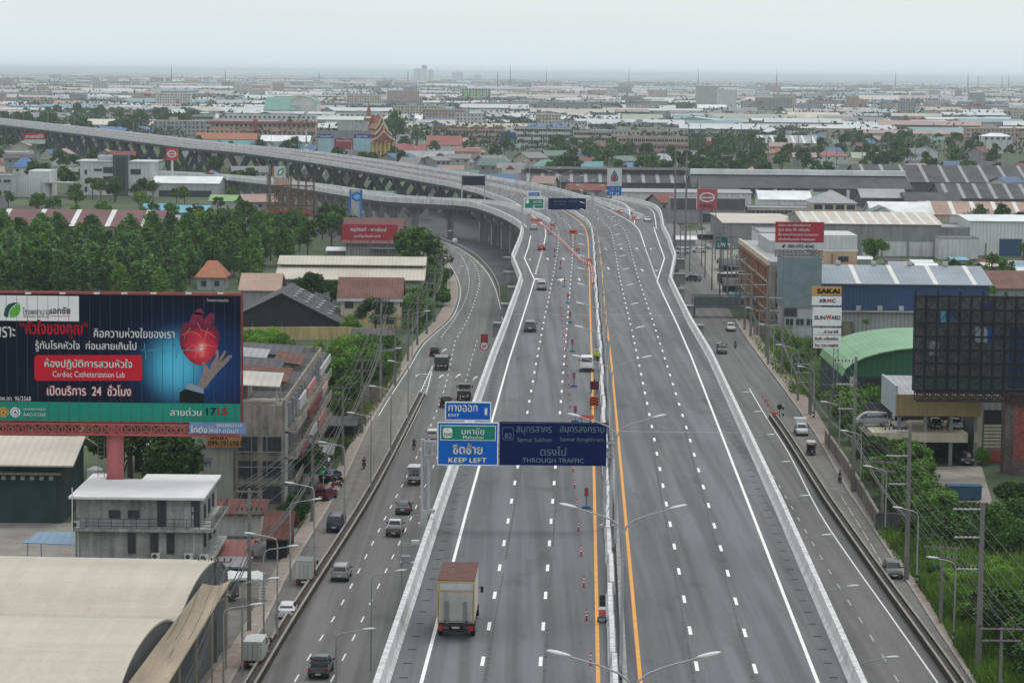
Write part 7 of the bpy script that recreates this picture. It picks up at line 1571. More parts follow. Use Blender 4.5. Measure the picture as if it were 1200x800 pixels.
# the lamps stand on the median: spaced along it so that their heads fall where the photo shows them
def median_at(Y):
    return at_Y(MB0, Y)
Ys_ = []
for py in (766, 593, 487, 418):   # heads
    z = 12.0
    for _ in range(8): q = P(722, py, zd(200) if _ == 0 else z); z = zd(q.y) + 11.0
    Ys_.append(q.y)
stp = 36.5
yy = Ys_[0]; first = True; Yl = list(Ys_)
while Yl[-1] + stp < 1250: Yl.append(Yl[-1] + stp)
k = 0
for Y in [Ys_[0] - 40] + Yl:
    if Y < 860: c = median_at(Y); rz = 0
    else:
        mid = off(14.5); c = min(mid, key=lambda p: abs(p.y - Y)); i = mid.index(c); d = mid[min(i + 1, len(mid) - 1)] - mid[max(i - 1, 0)]; rz = math.atan2(-d.x, d.y)
    loc = (c.x + .55, c.y, c.z + .02)
    if first: dl.location = loc; first = False
    else: dup(dl, loc, rz)
mid = off(14.5); s = [i for i, p in enumerate(mid) if p.y > 1260]
for i in s[::3]: p = mid[i]; d = mid[min(i + 1, len(mid) - 1)] - mid[i - 1]; dup(dl, (p.x, p.y, p.z), math.atan2(-d.x, d.y))
def single_lamp(h=9.0, arm=2.2, striped=True, label='', group=None):
    t = thing('street_lamp', label, 'street lamp', (0, 0, 0), 0, group)
    m = MB(); m.tube([(0, 0, 0), (0, 0, h*.5), (0, 0, h - .6)], [.11, .09, .07], 8); m.build('pole', mPole, t)
    m = MB(); m.tube([(0, 0, h - .65), (.12, 0, h - .15), (.5, 0, h + .05), (arm, 0, h + .35)], [.06, .055, .05, .045], 6); m.build('arm', mPole, t); lamp_head(t, (arm, 0, h + .35), (1, 0, .12))
    if striped:
        m = MB()
        for k in range(4): m.cyl((0, 0, .1 + k*.3), .135, .3, 8, k % 2)
        m.build('base_band', [mBand, mTrimB], t)
    return t
def row(proto, pts, rz=0, z=0.0, face=None):
    f = True
    for e in pts:
        q = P(e[0], e[1], z); a = rz if len(e) < 3 else e[2]
        occ(q.x, q.y, 1, 1)
        if f: proto.location = (q.x, q.y, z); proto.rotation_euler = (0, 0, a); f = False
        else: dup(proto, (q.x, q.y, z), a)
# left divider lamps, arms over the service lane (left) and tall
row(single_lamp(9.5, 2.2, False, 'grey single arm street lamp standing in the left planted divider', 'single lamps in the left divider'), [(478, 498), (458, 534), (434.5, 572), (403.5, 614), (368, 672), (325, 744)], math.pi, .7)
row(single_lamp(8.5, 2.4, False, 'grey single arm street lamp standing on the left pavement', 'single lamps on the left pavement'), [(309, 745), (284, 790), (340, 680), (262, 826), (447, 470), (483, 418), (527, 356), (523, 330), (516, 306)], 0, .14)
row(single_lamp(9.0, 2.3, False, 'grey single arm lamp between the left road and the expressway parapet', 'single lamps beside the left expressway parapet'), [(434.5, 786), (470, 706), (393, 868), (500, 640)], 0, 0)
row(single_lamp(8.2, 1.8, True, 'thin street lamp with black and white banded foot on the right pavement', 'banded lamps on the right pavement'), [(1117.5, 756), (1074, 687), (1037, 630), (1008, 581), (983, 541), (906, 434), (889, 411), (953, 492), (927, 462)], math.pi, .14)
sl_ = single_lamp(9.0, 2.0, False, 'slim lamp reaching out from behind the right expressway parapet', 'lamps beside the right expressway parapet'); f = True
for px, py in ((1052, 862), (1008, 774), (967, 690), (939, 630), (916, 584), (896, 544), (880, 512), (866, 485), (854, 462)):
    q = P(px, py, 9.1); q.z = 0
    if f: sl_.location = q; f = False
    else: dup(sl_, q, 0)
# ---- utility poles
def upole(h, label, group=None, wd=.34, arms=((.95, 1.1), (.86, 1.1)), sided=0, ins=True, tr=False):
    t = thing('utility_pole', label, 'utility pole', (0, 0, 0), 0, group)
    m = MB(); m.loft([[(-a, -b, z), (a, -b, z), (a, b, z), (-a, b, z)] for z, a, b in ((0, wd/2, wd*.4), (h, wd*.33, wd*.26))]); m.build('pole', mConcP, t)
    for f, ln in arms:
        m = MB(); z = h*f
        if sided: m.bar((0, 0, z), (sided*ln*1.7, 0, z), .13, .13)
        else: m.bar((-ln, -.16, z), (ln, -.16, z), .12, .14)
        m.build('crossarm', mConcP if not sided else mHeadL, t)
        if ins:
            for k in range(6):
                x = -ln + 2*ln*k/5 if not sided else sided*ln*1.7*(k + 1)/6
                if 'ins' not in WC: m = MB(); m.cyl((0, 0, 0), .07, .28, 6); WC['ins'] = m.mesh('insulator', mIns)
                o = bpy.data.objects.new('insulator', WC['ins']); COL.objects.link(o); o.parent = t; o.location = (x, -.16, z + .07)
    if tr:
        for x in (-.75, .75): m = MB(); m.cyl((x, -.35, h*.66), .38, 1.1, 14); m.build('transformer', M('transformer_grey', (.16, .165, .17), .6, .1), t)
        m = MB(); m.bx(-1.5, 1.5, -.6, .1, h*.66 - .15, h*.66 - .003); m.build('platform', mConcP, t)
    return t
def Ht(px, yb, yt): q = P(px, yb); return PY(px, yt, q.y).z
gR = 'tall concrete poles along the right pavement'
big = [(1146, 793, 588), (1062, 680, 497), (999.5, 577, 418), (949, 486, 424), (916, 439, 345), (898, 419, 330), (879.5, 395, 318), (872.5, 387, 300), (866, 376, 296)]
lab = 'tall square concrete pole carrying high voltage wires on the right pavement'
f = upole(Ht(*big[0]), lab, gR, .55, ((.96, 1.6), (.80, 1.5), (.62, 1.3)), sided=-1)
TOPS = []
for i, (px, yb, yt) in enumerate(big):
    q = P(px, yb); h_ = Ht(px, yb, yt); occ(q.x, q.y, 1, 1)
    if i == 0: f.location = q; r = f
    else: r = dup(f, q, 0); r.scale = (1, 1, h_/Ht(*big[0]))
    TOPS.append((q.x, q.y, h_))
low = [(1171, 840, 735), (1102, 731, 640), (1033, 622, 540), (972, 528, 462), (935, 470, 412), (900, 428, 366)]
f2 = upole(Ht(*low[1]), 'lower concrete pole with a wide insulator crossarm behind the right pavement', 'crossarm poles behind the right pavement', .34, ((.99, 1.9), (.86, 1.7)))
LOW = []
for i, (px, yb, yt) in enumerate(low):
    q = P(px, yb); h_ = Ht(px, yb, yt); 
    if i == 0: f2.location = q; r = f2
    else: r = dup(f2, q, -.35)
    r.scale = (1, 1, h_/Ht(*low[1])); LOW.append((q.x, q.y, h_))
left = [(292, 740, 572), (366, 612, 510), (401.5, 546, 452), (424, 508, 420), (446, 471, 350), (463, 452, 372), (478, 424, 362), (489, 405, 345), (500, 392, 330), (509, 378, 318), (517, 352, 300), (518, 330, 286)]
f3 = upole(Ht(*left[1]), 'square concrete utility pole with crossarms among cables on the left pavement', 'concrete poles along the left pavement', .42, ((.98, 1.3), (.84, 1.2)))
LEFT = []
for i, (px, yb, yt) in enumerate(left):
    q = P(px, yb); h_ = Ht(px, yb, yt); occ(q.x, q.y, 1, 1)
    if i == 0: f3.location = q; r = f3
    else: r = dup(f3, q, .3)
    r.scale = (1, 1, h_/Ht(*left[1])); LEFT.append((q.x, q.y, h_))
t = upole(Ht(250, 775, 655), 'pole with two transformers and a tangle of cables beside the tan awning', None, .4, ((.98, 1.5), (.9, 1.4)), tr=True); q = P(252, 775); t.location = q; LT = (q.x, q.y, Ht(250, 775, 655))
for px, yb, yt, lb in ((803, 300, 180, 'tall pole left of the pair that rises by the white wall'), (790, 300, 180, 'tall pole of the pair beside the fuel station wall')):
    t = upole(Ht(px, yb, yt), lb, None, .7, ((.97, 1.0),)); t.location = P(px, yb)
gp = upole(13, 'thin grey pole among many behind the flyover on the right', 'grey poles in the yard right of the flyover', .32, ((.96, 1.0),))
f = True
for px, yb in ((808, 318), (822, 312), (826, 326), (834, 340), (847, 324), (857, 335), (868, 345), (838, 305), (856, 308), (843, 350), (862, 362), (880, 372), (852, 345), (797, 305)):
    q = P(px, yb)
    if f: gp.location = q; f = False
    else: dup(gp, q, rnd.random()*.5, scale=(1, 1, .8 + .5*rnd.random()))
fp = upole(20, 'thin grey pole rising above the roofs of the far plain', 'thin poles above the far roofs', .5, ((.97, 1.0),), ins=False); f = True
for px, yb in ((950, 198), (968, 200), (1010, 205), (1020, 202), (1040, 200), (1066, 198), (1072, 202), (1088, 196), (1106, 194), (1112, 200), (1122, 198), (1148, 196), (1154, 204), (900, 198), (640, 190), (697, 186), (778, 196), (820, 190), (868, 188), (48, 150), (68, 148), (84, 150), (20, 149), (105, 152), (222, 152), (478, 170), (486, 166), (652, 180), (806, 192), (1180, 196), (935, 196), (980, 204)):
    q = P(px, yb)
    if f: fp.location = q; f = False
    else: dup(fp, q, 0, scale=(1, 1, .8 + .5*rnd.random()))
# ---- wires
def wire_run(label, tops, offs, zfr, r=.03, sag=.9, group=None):
    for ox in offs:
        m = MB()
        for a, b in zip(tops, tops[1:]):
            p = Vector((a[0] + ox, a[1] - .16, a[2]*zfr + .35)); q = Vector((b[0] + ox, b[1] - .16, b[2]*zfr + .35)); pts = []
            for k in range(9): t_ = k/8; v = p.lerp(q, t_); v.z -= sag*4*t_*(1 - t_); pts.append(v)
            m.tube(pts, r, 4)
        tag(m.build('overhead_wire', mWire), label, 'wire', group)
nr = lambda T: [(T[0][0] + (T[0][0] - T[1][0])*2.4, T[0][1] - (T[1][1] - T[0][1])*2.4, T[0][2])] + T
g1 = 'high wires along the right pavement'
wire_run('high grey wire strung between the tall poles on the right', nr(TOPS), (-1.3, -2.3), .96, .02, 1.2, g1); wire_run('high grey wire strung between the tall poles on the right', nr(TOPS), (-1.2, -2.2), .80, .02, 1.2, g1); wire_run('high grey wire strung between the tall poles on the right', nr(TOPS), (-.9, -1.9), .62, .02, 1.2, g1)
wire_run('grey wire strung on the crossarms of the lower right poles', LOW, (-1.9, -1.1, -.4, .4, 1.1, 1.9), .99, .018, .8, 'wires on the lower right poles')
wire_run('thick dark cable bundle hanging low along the right pavement', TOPS[1:7], (-.1, .15), .38, .07, 1.0, 'cable bundles along the right pavement')
LFT = [(P(214, 890).x, P(214, 890).y, LT[2]), LT] + LEFT
wire_run('grey wire strung between the left pavement poles', LFT, (-1.2, -.5, .5, 1.2), .98, .025, .7, 'wires along the left pavement'); wire_run('lower grey wire strung between the left pavement poles', LFT, (-1.0, 1.0), .84, .025, .7, 'lower wires along the left pavement')
wire_run('thick dark cable bundle drooping between the left pavement poles', LFT, (-.25, .1, .3), .55, .06, 1.1, 'cable bundles along the left pavement')

# ---- camera box frame beside the parapet
q = P(470, 720); t = thing('camera_frame', 'steel pole with a railed platform and white boxes beside the left parapet', 'camera mast', q); z1 = PY(480, 659, q.y).z
m = MB(); m.tube([(0, 0, 0), (0, 0, z1)], .1, 8); m.build('pole', mPole, t)
m = MB()
for x in (-.2, 1.9):
    for y in (-.5, .7): m.bar((x, y, z1), (x, y, z1 + 1.9), .06, .06)
for z in (z1 + .05, z1 + .7, z1 + 1.9): m.bar((-.2, -.5, z), (1.9, -.5, z), .05, .05); m.bar((-.2, .7, z), (1.9, .7, z), .05, .05); m.bar((-.2, -.5, z), (-.2, .7, z), .05, .05); m.bar((1.9, -.5, z), (1.9, .7, z), .05, .05)
m.bx(-.2, 1.9, -.5, .7, z1, z1 + .04); m.build('platform', mSteel, t); part(t, 'equipment_box', mHeadL, (1.0, 1.8, -.3, .4, z1 + 1.95, z1 + 2.3), ); part(t, 'equipment_box', cWall['lgrey'], (.0, .9, -.3, .4, z1 + .1, z1 + .7))

# ---------------------------------------------------------------- road works on the deck
mOr = M('works_orange', (.50, .10, .04), .6, .1); mRedC = M('delineator_red', (.42, .02, .04), .6, .1); mRW = M('barrier_red', (.50, .12, .10), .6, .12)
def delineator():
    m = MB(); m.cyl((0, 0, 0), .14, .05, 10, 0)
    for k, (z, mm) in enumerate(((.06, 0), (.45, 1), (.58, 0), (.72, 1), (.85, 0))): m.cyl((0, 0, z), .07, (.39, .13, .14, .13, .15)[k], 8, mm*2)
    return m.build('delineator', [mRedC, mTrimB, mSW])
dn = tag(delineator(), 'red delineator post with white bands in the row on the deck', 'delineator', 'red delineator posts on the deck'); f = True
dpts = [(692, 779), (687.2, 727), (684, 688), (681, 651), (678, 622), (675.5, 596), (673.3, 572), (671.6, 553), (670, 535), (668.8, 518), (668, 498), (668.2, 478), (667, 463), (666.2, 452), (665.2, 441), (664.3, 430), (663.4, 420), (662.6, 411), (661.8, 402), (660.6, 393), (659.8, 385), (659, 377), (658.2, 369), (657.4, 361.5), (656.6, 354), (655.8, 347), (655, 340), (654.3, 333), (653.5, 326), (652.8, 319), (652.2, 312), (651.6, 305), (651, 298.5)]
for px, py in dpts:
    q = DP(px, py)
    if f: dn.location = q; dn.scale = (.85, .85, .85); f = False
    else: dup(dn, q)
def warn_lamp():
    t = thing('warning_lamp', 'dark twin warning lamp on a post with a blue sandbag on the deck', 'warning lamp', (0, 0, 0), 0, 'warning lamps along the closed lane')
    m = MB(); m.cyl((0, 0, .05), .04, 1.6, 8); m.bx(-.35, .35, -.04, .04, .02, .08); m.bx(-.04, .04, -.35, .35, .02, .075); m.build('stand', mTrimB, t)
    for z in (1.25, 1.65): m = MB(); m.disc((0, -.07, z), .15, 16, 0); m.bx(-.17, .17, -.06, .05, z - .17, z + .17, 1); m.build('lamp', [mRedC, mTrimB], t)
    m = MB(); m.loft([[(-.45, y, .08), (-.3, y, .25), (.3, y, .25), (.45, y, .08)] for y in (-.6, -.2)]); m.build('sandbag', M('sandbag_blue', (.03, .13, .30), .8, .15), t); return t
wl = warn_lamp(); f = True
for px, py in ((687, 595), (672.5, 453), (670.5, 412), (668, 378), (665.5, 355), (661.5, 336), (656.8, 315), (650, 301), (645.5, 275), (674, 494)):
    q = DP(px, py)
    if f: wl.location = q; f = False
    else: dup(wl, q)
br = None
def barrier():
    m = MB(); m.loft([[(-.28, y, 0), (-.22, y, .35), (-.1, y, .85), (.1, y, .85), (.22, y, .35), (.28, y, 0)] for y in (-1.1, 1.1)], 0); m.bx(-.3, .3, -1.1, -.1, .36, .8, 1); return m.build('traffic_barrier', [mRW, mSW])
b0 = tag(barrier(), 'red and white plastic barrier in the line closing the left lanes', 'barrier', 'plastic barriers closing the left lanes'); f = True
line = catmull([DP(*p) for p in ((622, 252), (627, 259.5), (640, 268), (656, 281), (670, 295), (681, 306), (692, 312.5), (694.5, 318), (695, 328), (695.3, 334))], 6)
line = resample(line, 4.6)
for i, p in enumerate(line[:-1]):
    d = line[i + 1] - p; rz = math.atan2(-d.x, d.y)
    if f: b0.location = p; b0.rotation_euler = (0, 0, rz); f = False
    else: dup(b0, p, rz, scale=(.9, 1, .65))
b1 = dup(b0, DP(727, 249.5), 1.5, 'red and white plastic barrier across the nose of the right slip road', 'plastic barriers at the slip road nose'); 
for px, py in ((731, 249), (735, 248.5), (739, 248), (743, 252), (745, 258)): dup(b1, DP(px, py), 1.4)
def works_board(name, label, px, py, wd, ht, z0, mat, legs=True, arrow_=False, deep=.08):
    q = DP(px, py); t = thing(name, label, 'road works sign', q); m = MB(); m.bx(-wd/2, wd/2, -deep, 0, z0, z0 + ht); m.build('board', mat, t)
    m = MB(); [m.bar((x, .05, 0), (x, .05, z0 + .2), .09, .09) for x in (-wd*.3, wd*.3)]; m.bar((-wd*.3, -.4, .04), (-wd*.3, .6, .04), .09, .08); m.bar((wd*.3, -.4, .04), (wd*.3, .6, .04), .09, .08); m.build('stand', mTrimB, t)
    if arrow_:
        m = MB(); zc_ = z0 + ht/2; m.face([(-wd*.2, -deep - .005, zc_ - .12), (wd*.36, -deep - .005, zc_ - .12), (wd*.36, -deep - .005, zc_ + .12), (-wd*.2, -deep - .005, zc_ + .12)]); m.face([(-wd*.38, -deep - .005, zc_), (-wd*.16, -deep - .005, zc_ - .32), (-wd*.16, -deep - .005, zc_ + .32)]); m.build('arrow', mBlk, t)
    return t
works_board('arrow_board', 'orange board with a black left arrow on the closed lanes', 671.5, 281, 2.1, 1.1, 1.5, mOr, True, True)
works_board('works_board', 'small red board at the bottom end of the barrier line', 691, 310, 1.4, .65, .7, mRW); works_board('works_board', 'small red board midway along the barrier line', 677, 297, 1.1, .55, .7, mRW); works_board('works_board', 'red board near the ramp fork behind the barriers', 647.5, 268, 1.5, .7, .7, mRW); works_board('works_board', 'long bright red panel lying behind the barriers at the fork', 628, 262, 3.2, .9, .5, mRW, deep=.3)
t = works_board('chevron_board', 'orange board with black chevrons beside the median wall', 696, 478.5, 1.1, 1.15, .3, mOr)
m = MB()
for k in range(3):
    for s in (-1, 1): z = .45 + k*.32; m.face([(0, -.086, z + .28), (0, -.086, z + .12), (s*.48, -.086, z - .08), (s*.48, -.086, z + .08)] if s > 0 else [(0, -.086, z + .28), (s*.48, -.086, z + .08), (s*.48, -.086, z - .08), (0, -.086, z + .12)])
m.build('chevron', mBlk, t)
t = works_board('works_board', 'dark maroon back of a road works board beside the median wall', 696.5, 460, 1.1, 1.05, .4, M('board_maroon', (.07, .015, .025), .6, .1)); m = MB(); m.cyl((0, 0, 1.45), .07, .3, 8); m.build('beacon', mTrimB, t)
works_board('works_board', 'red board just above the navy sign beside the median wall', 687, 495, 1.7, .5, .4, mRW)
q = DP(705.5, 729); t = thing('signal_trailer', 'small wheeled warning trailer with two black lamps and red and white board', 'trailer', q); t.scale = (.62, .62, .62)
part(t, 'chassis', mSteel, (-.4, .4, -.2, .9, .35, .45)); wheels(t, (.3,), .5, .28, .15); part(t, 'board', mRW, (-.38, .38, -.12, -.02, .75, 1.5)); part(t, 'white_board', mSW, (-.38, .38, -.12, -.02, 1.503, 1.8)); part(t, 'blue_bar', MC['sandbag_blue'], (-.5, .5, -.25, -.13, .5, .7)); part(t, 'post', mTrimB, (-.05, .05, .0, .1, .45, 3.0))
for z in (2.2, 2.85): m = MB(); m.disc((0, -.13, z), .3, 18); m.bx(-.32, .32, -.125, 0, z - .3, z + .3); m.build('lamp', mTrimB, t)
# right divider end: cones and sign
cn_ = None
for i, (px, py) in enumerate(((897, 470), (900, 476), (904, 484), (907.5, 490.5))):
    m = MB(); m.cyl((0, 0, 0), .22, .05, 10); m.cyl((0, 0, .05), .16, .4, 10, 0, .1); m.cyl((0, 0, .45), .1, .15, 10, 1, .07); m.cyl((0, 0, .6), .07, .25, 10, 0, .03)
    if i == 0: cn_ = tag(m.build('traffic_cone', [mOr, mSW]), 'orange cone at the tip of the right planted divider', 'traffic cone', 'cones at the right divider tip'); cn_.location = P(px, py, .05)
    else: dup(cn_, P(px, py, .05))
q = P(909, 491); t = thing('divider_sign', 'small red barrier with a black and white banded post at the right divider tip', 'barrier', q); part(t, 'red_box', mRW, (-.5, .3, -.3, .3, 0, 1.2)); m = MB(); [m.cyl((1.2, 0, k*.5), .12, .5, 8, k % 2) for k in range(5)]; m.build('banded_post', [mBand, mTrimB], t); m = MB(); m.disc((.6, -.05, 2.0), .45, 18); m.disc((.6, .0, 2.0), .43, 18); m.bar((.6, 0, 0), (.6, 0, 1.7), .08, .08); m.build('round_sign', mTrimB, t)
# banded posts at the service lane
def banded(label, px, py, group):
    m = MB(); [m.cyl((0, 0, k*.35), .11, .35, 8, k % 2) for k in range(6)]; return tag(m.build('banded_post', [mTrimB, mRedC], None, False, P(px, py, .05)), label, 'post', group)
banded('black and red banded post beside the small white lorry', 368.5, 680, None); banded('black and red banded post at the divider low on the service lane', 324.5, 742, None); banded('black and red banded post beside the dark blue people carrier', 404, 620, None)
# ================================================================ trees, bushes, grass
for p in shift(NE, 14.5)[::1]: occ(p.x, p.y, 17, 12)
for p in RN: occ(p.x, p.y, 8, 8)
for A_, B_ in ((LL, LR), (RL, RR)):
    for Y in range(200, 1000, 4):
        a = at_Y(A_, Y); b = at_Y(B_, Y)
        if abs(a.y - Y) < 3 and abs(b.y - Y) < 3: occ((a.x + b.x)/2, Y, abs(b.x - a.x)/2 + 2.6, 2.5)
for Y in range(150, 760, 10): a = at_Y(LE, Y); b = at_Y(RE, Y); occ((a.x + b.x)/2, Y, (b.x - a.x)/2 + 2, 6)
def leafmat(n, c1, c2, sc_=.5):
    m = M(n, c1, .75, .45, sc_, fine=.35, spec=.15); t = m.node_tree; b = t.nodes['Principled BSDF']; src = b.inputs['Base Color'].links[0].from_socket
    oi = t.nodes.new('ShaderNodeObjectInfo'); mix = t.nodes.new('ShaderNodeMix'); mix.data_type = 'RGBA'; mix.blend_type = 'MULTIPLY'; mix.inputs['Factor'].default_value = 1
    r = t.nodes.new('ShaderNodeMix'); r.data_type = 'RGBA'; r.inputs['A'].default_value = (.6, .62, .6, 1); r.inputs['B'].default_value = tuple(b_/a_*1.25 for a_, b_ in zip(c1, c2)) + (1,); t.links.new(oi.outputs['Random'], r.inputs['Factor'])
    t.links.new(src, mix.inputs['A']); t.links.new(r.outputs['Result'], mix.inputs['B']); t.links.new(mix.outputs['Result'], b.inputs['Base Color']); return m
mLD = leafmat('leaf_dark', (.044, .098, .024), (.060, .122, .026)); mLM = leafmat('leaf_mid', (.068, .165, .026), (.105, .205, .03)); mLB = leafmat('leaf_bright', (.125, .29, .03), (.17, .31, .035)); mLP = leafmat('leaf_plantation', (.084, .175, .055), (.105, .20, .056)); mBark = M('bark', (.09, .07, .055), .95, .3, 2)
def leaves(m, c, r, n, s, g, mi=0, flat=1.0):
    for _ in range(n):
        v = Vector((g.gauss(0, 1), g.gauss(0, 1), g.gauss(0, 1))).normalized()*r*(g.random()**.45); p = Vector(c) + Vector((v.x, v.y, v.z*flat))
        a = Vector((g.gauss(0, 1), g.gauss(0, 1), g.gauss(0, .6))).normalized(); b = a.cross(Vector((g.gauss(0, 1), g.gauss(0, 1), g.gauss(0, 1)))).normalized(); k = s*(.6 + .8*g.random())
        m.face([p - a*k, p - b*k*.55, p + a*k, p + b*k*.55], mi)
def crown(seed, kind, nl, s):
    g = random.Random(seed); m = MB()
    if kind == 'broad':
        for _ in range(19):
            a = g.random()*6.283; e = g.uniform(-.5, 1.4); rr_ = g.uniform(.55, 1); c = (3.3*rr_*math.cos(a)*math.cos(e), 3.3*rr_*math.sin(a)*math.cos(e), 6.0 + 2.9*rr_*math.sin(e)); leaves(m, c, g.uniform(1.0, 1.8), nl//19, s, g, 0, .8)
    elif kind == 'tall':
        for k in range(16): z = 2.2 + 7.4*k/16; rr_ = 1.55*math.sin(math.pi*min(1, (k + 3)/19))**.7; a = g.random()*6.283; leaves(m, (rr_*.6*math.cos(a), rr_*.6*math.sin(a), z), rr_*.75 + .25, nl//16, s, g, 0, 1.1)
    elif kind == 'bush':
        for _ in range(10): a = g.random()*6.283; q = g.random(); leaves(m, (3.4*q*math.cos(a), 3.4*q*math.sin(a), 2.2 + 3.4*g.random()*(1 - q*.5)), g.uniform(1.6, 2.6), nl//10, s, g, 0, 1)
    else:                        # palm
        for k in range(17):
            a = k*2.4; el = g.uniform(-.2, 1.1); pts = [Vector((0, 0, 8.6))]
            for j in range(6): pts.append(pts[-1] + Vector((math.cos(a)*math.cos(el), math.sin(a)*math.cos(el), math.sin(el)))*.55); el -= .32
            for p, q in zip(pts, pts[1:]): u = Vector((-math.sin(a), math.cos(a), 0))*.38; m.face([p - u - Vector((0, 0, .2)), p, q, q - u - Vector((0, 0, .25))]); m.face([p, p + u - Vector((0, 0, .2)), q + u - Vector((0, 0, .25)), q])
    return m
def trunk(seed, kind):
    g = random.Random(seed); m = MB(); hz_ = {'broad': 6.0, 'tall': 8.5, 'bush': 2.5, 'palm': 8.6}[kind]; r = {'broad': .26, 'tall': .11, 'bush': .12, 'palm': .16}[kind]
    m.tube([(0, 0, 0), (g.uniform(-.1, .1), g.uniform(-.1, .1), hz_*.5), (g.uniform(-.2, .2), g.uniform(-.2, .2), hz_)], [r, r*.8, r*.45], 7)
    if kind in ('broad', 'bush'):
        for k in range(5): a = k*1.257 + g.random(); z = hz_*g.uniform(.35, .75); m.tube([(0, 0, z), (1.1*math.cos(a), 1.1*math.sin(a), z + 1.0), (2.2*math.cos(a), 2.2*math.sin(a), z + 1.5 + g.random())], [r*.5, r*.35, r*.15], 5)
    return m
TN = {'broad': 'tree', 'tall': 'plantation_tree', 'bush': 'bush', 'palm': 'palm_tree'}; TPL = {}
def tree(x, y, h, kind, mat, label, group, fine=False, far=False, wide=1.0):
    v = rnd.randrange(4); k = (kind, mat.name, v, fine, far)
    if k not in TPL:
        nl, s = ((4600, .29) if fine else (1000, .42)) if not far else (420, .75)
        if kind == 'tall' and not far: nl, s = (1500, .31)
        if far: m = crown(v*7 + 3, kind, nl, s); n0 = len(m.f); t_ = trunk(v, kind); i = len(m.v); m.v += t_.v; m.f += [[a + i for a in f_] for f_ in t_.f]; m.m += [1]*len(t_.f); TPL[k] = (m.mesh(TN[kind], [mat, mBark]),)
        else: TPL[k] = (trunk(v, kind).mesh('trunk', mBark), crown(v*7 + 3, kind, nl, s).mesh('crown', mat))
    H = {'broad': 9.6, 'tall': 9.9, 'bush': 6.2, 'palm': 10}[kind]; sc_ = h/H
    o = bpy.data.objects.new(TN[kind], TPL[k][0] if far else None); COL.objects.link(o)
    if not far:
        for n_, me in zip(('trunk', 'crown'), TPL[k]): c = bpy.data.objects.new(n_, me); COL.objects.link(c); c.parent = o
    o.location = (x, y, 0); o.scale = (sc_*wide*rnd.uniform(.9, 1.15), sc_*wide*rnd.uniform(.9, 1.15), sc_); o.rotation_euler = (0, 0, rnd.random()*6.28); return tag(o, label, TN[kind].replace('_', ' '), group)
NB = [0]; FM = {}; BIGM = MB()
def zone(n, x0, x1, y0, y1, h0, h1, kind, mat, label, group, gap=2.0, fine=False, far=False, wide=1.0, tries=14, line=None):
    c = 0; Lp = [P(*p) for p in line] if line else None
    for _ in range(n*tries):
        if c >= n: break
        a, b = P(0, y0).y, P(0, y1).y; t_ = rnd.random(); D_ = 1/((1 - t_)/a + t_/b); q = PXX(rnd.uniform(x0, x1), D_, 0)
        if Lp:
            i = rnd.randrange(len(Lp) - 1); e = Lp[i].lerp(Lp[i + 1], rnd.random()); q, D_ = e.x + rnd.uniform(x0, x1), e.y
        if not free(q, D_, gap): continue
        occ(q, D_, gap, gap); c += 1; h_ = rnd.uniform(h0, h1)
        if far:
            NB[0] += 1
            if NB[0] > 110:      # the smallest of the many: one mass
                v = rnd.randrange(4); s_ = h_/9.6; i = len(BIGM.v); m = FM.setdefault(v, crown(v*7 + 3, 'broad', 420, .75)); BIGM.v += [(q + x*s_, D_ + y*s_, z*s_) for x, y, z in m.v]; BIGM.f += [[a_ + i for a_ in f_] for f_ in m.f]; BIGM.m += m.m; continue
        tree(q, D_, h_, kind, rnd.choice(mat) if isinstance(mat, tuple) else mat, label, group, fine, far, wide)
def one(px, yb, yt, kind, mat, label, fine=True, wide=1.0):
    q = P(px, yb); occ(q.x, q.y, 2, 2); tree(q.x, q.y, PY(px, yt, q.y).z, kind, mat, label, None, fine, False, wide)
for a in ((491, 342, 266, 'broad', mLD, 'big leafy tree beside the left bend, tallest by the road', True, 1.1), (362, 372, 319, 'broad', mLD, 'dark round tree between the long warehouse and the black open shed', True, 1.1), (388, 368, 326, 'broad', mLD, 'dark tree just left of the cream house', True, 1.0), (440, 398, 349, 'broad', mLD, 'dark bushy tree in front of the cream house', True, 1.2), (1024, 318, 277, 'broad', mLM, 'round dense tree behind the blue factory roof', True, 1.0), (1094, 540, 504, 'broad', mLD, 'dark round tree in front of the garage', True, 1.1), (1086, 578, 555, 'palm', mLM, 'small papaya like palm on the gravel lot edge', True, 1.3), (364, 578, 520, 'broad', mLD, 'dark tree pressed against the shophouse balconies', True, .9), (1056, 462, 424, 'broad', mLB, 'light green young tree in front of the green hall', True, .6), (1150, 545, 525, 'bush', mLB, 'yellow green shrub beside the slatted annex', True, .7), (1000, 388, 352, 'palm', mLD, 'palm beside the blue factory wall', True, 1), (1015, 394, 372, 'palm', mLD, 'second palm by the blue factory wall', True, 1.1), (660, 190, 168, 'broad', mLD, 'tall dark tree right of the cream school building', False, .8), (463, 176, 128, 'broad', mLD, 'large dark tree directly behind the temple', False, .8), (498, 128, 114, 'broad', mLD, 'dark tree standing alone before the white slab', False, 1), (411, 394, 370, 'bush', mLM, 'leafy banana like clump at the yellow wall', True, .8)): one(*a)
for y in range(338, 354): q = P(247, y); occ(q.x, q.y, 5.5, 6)
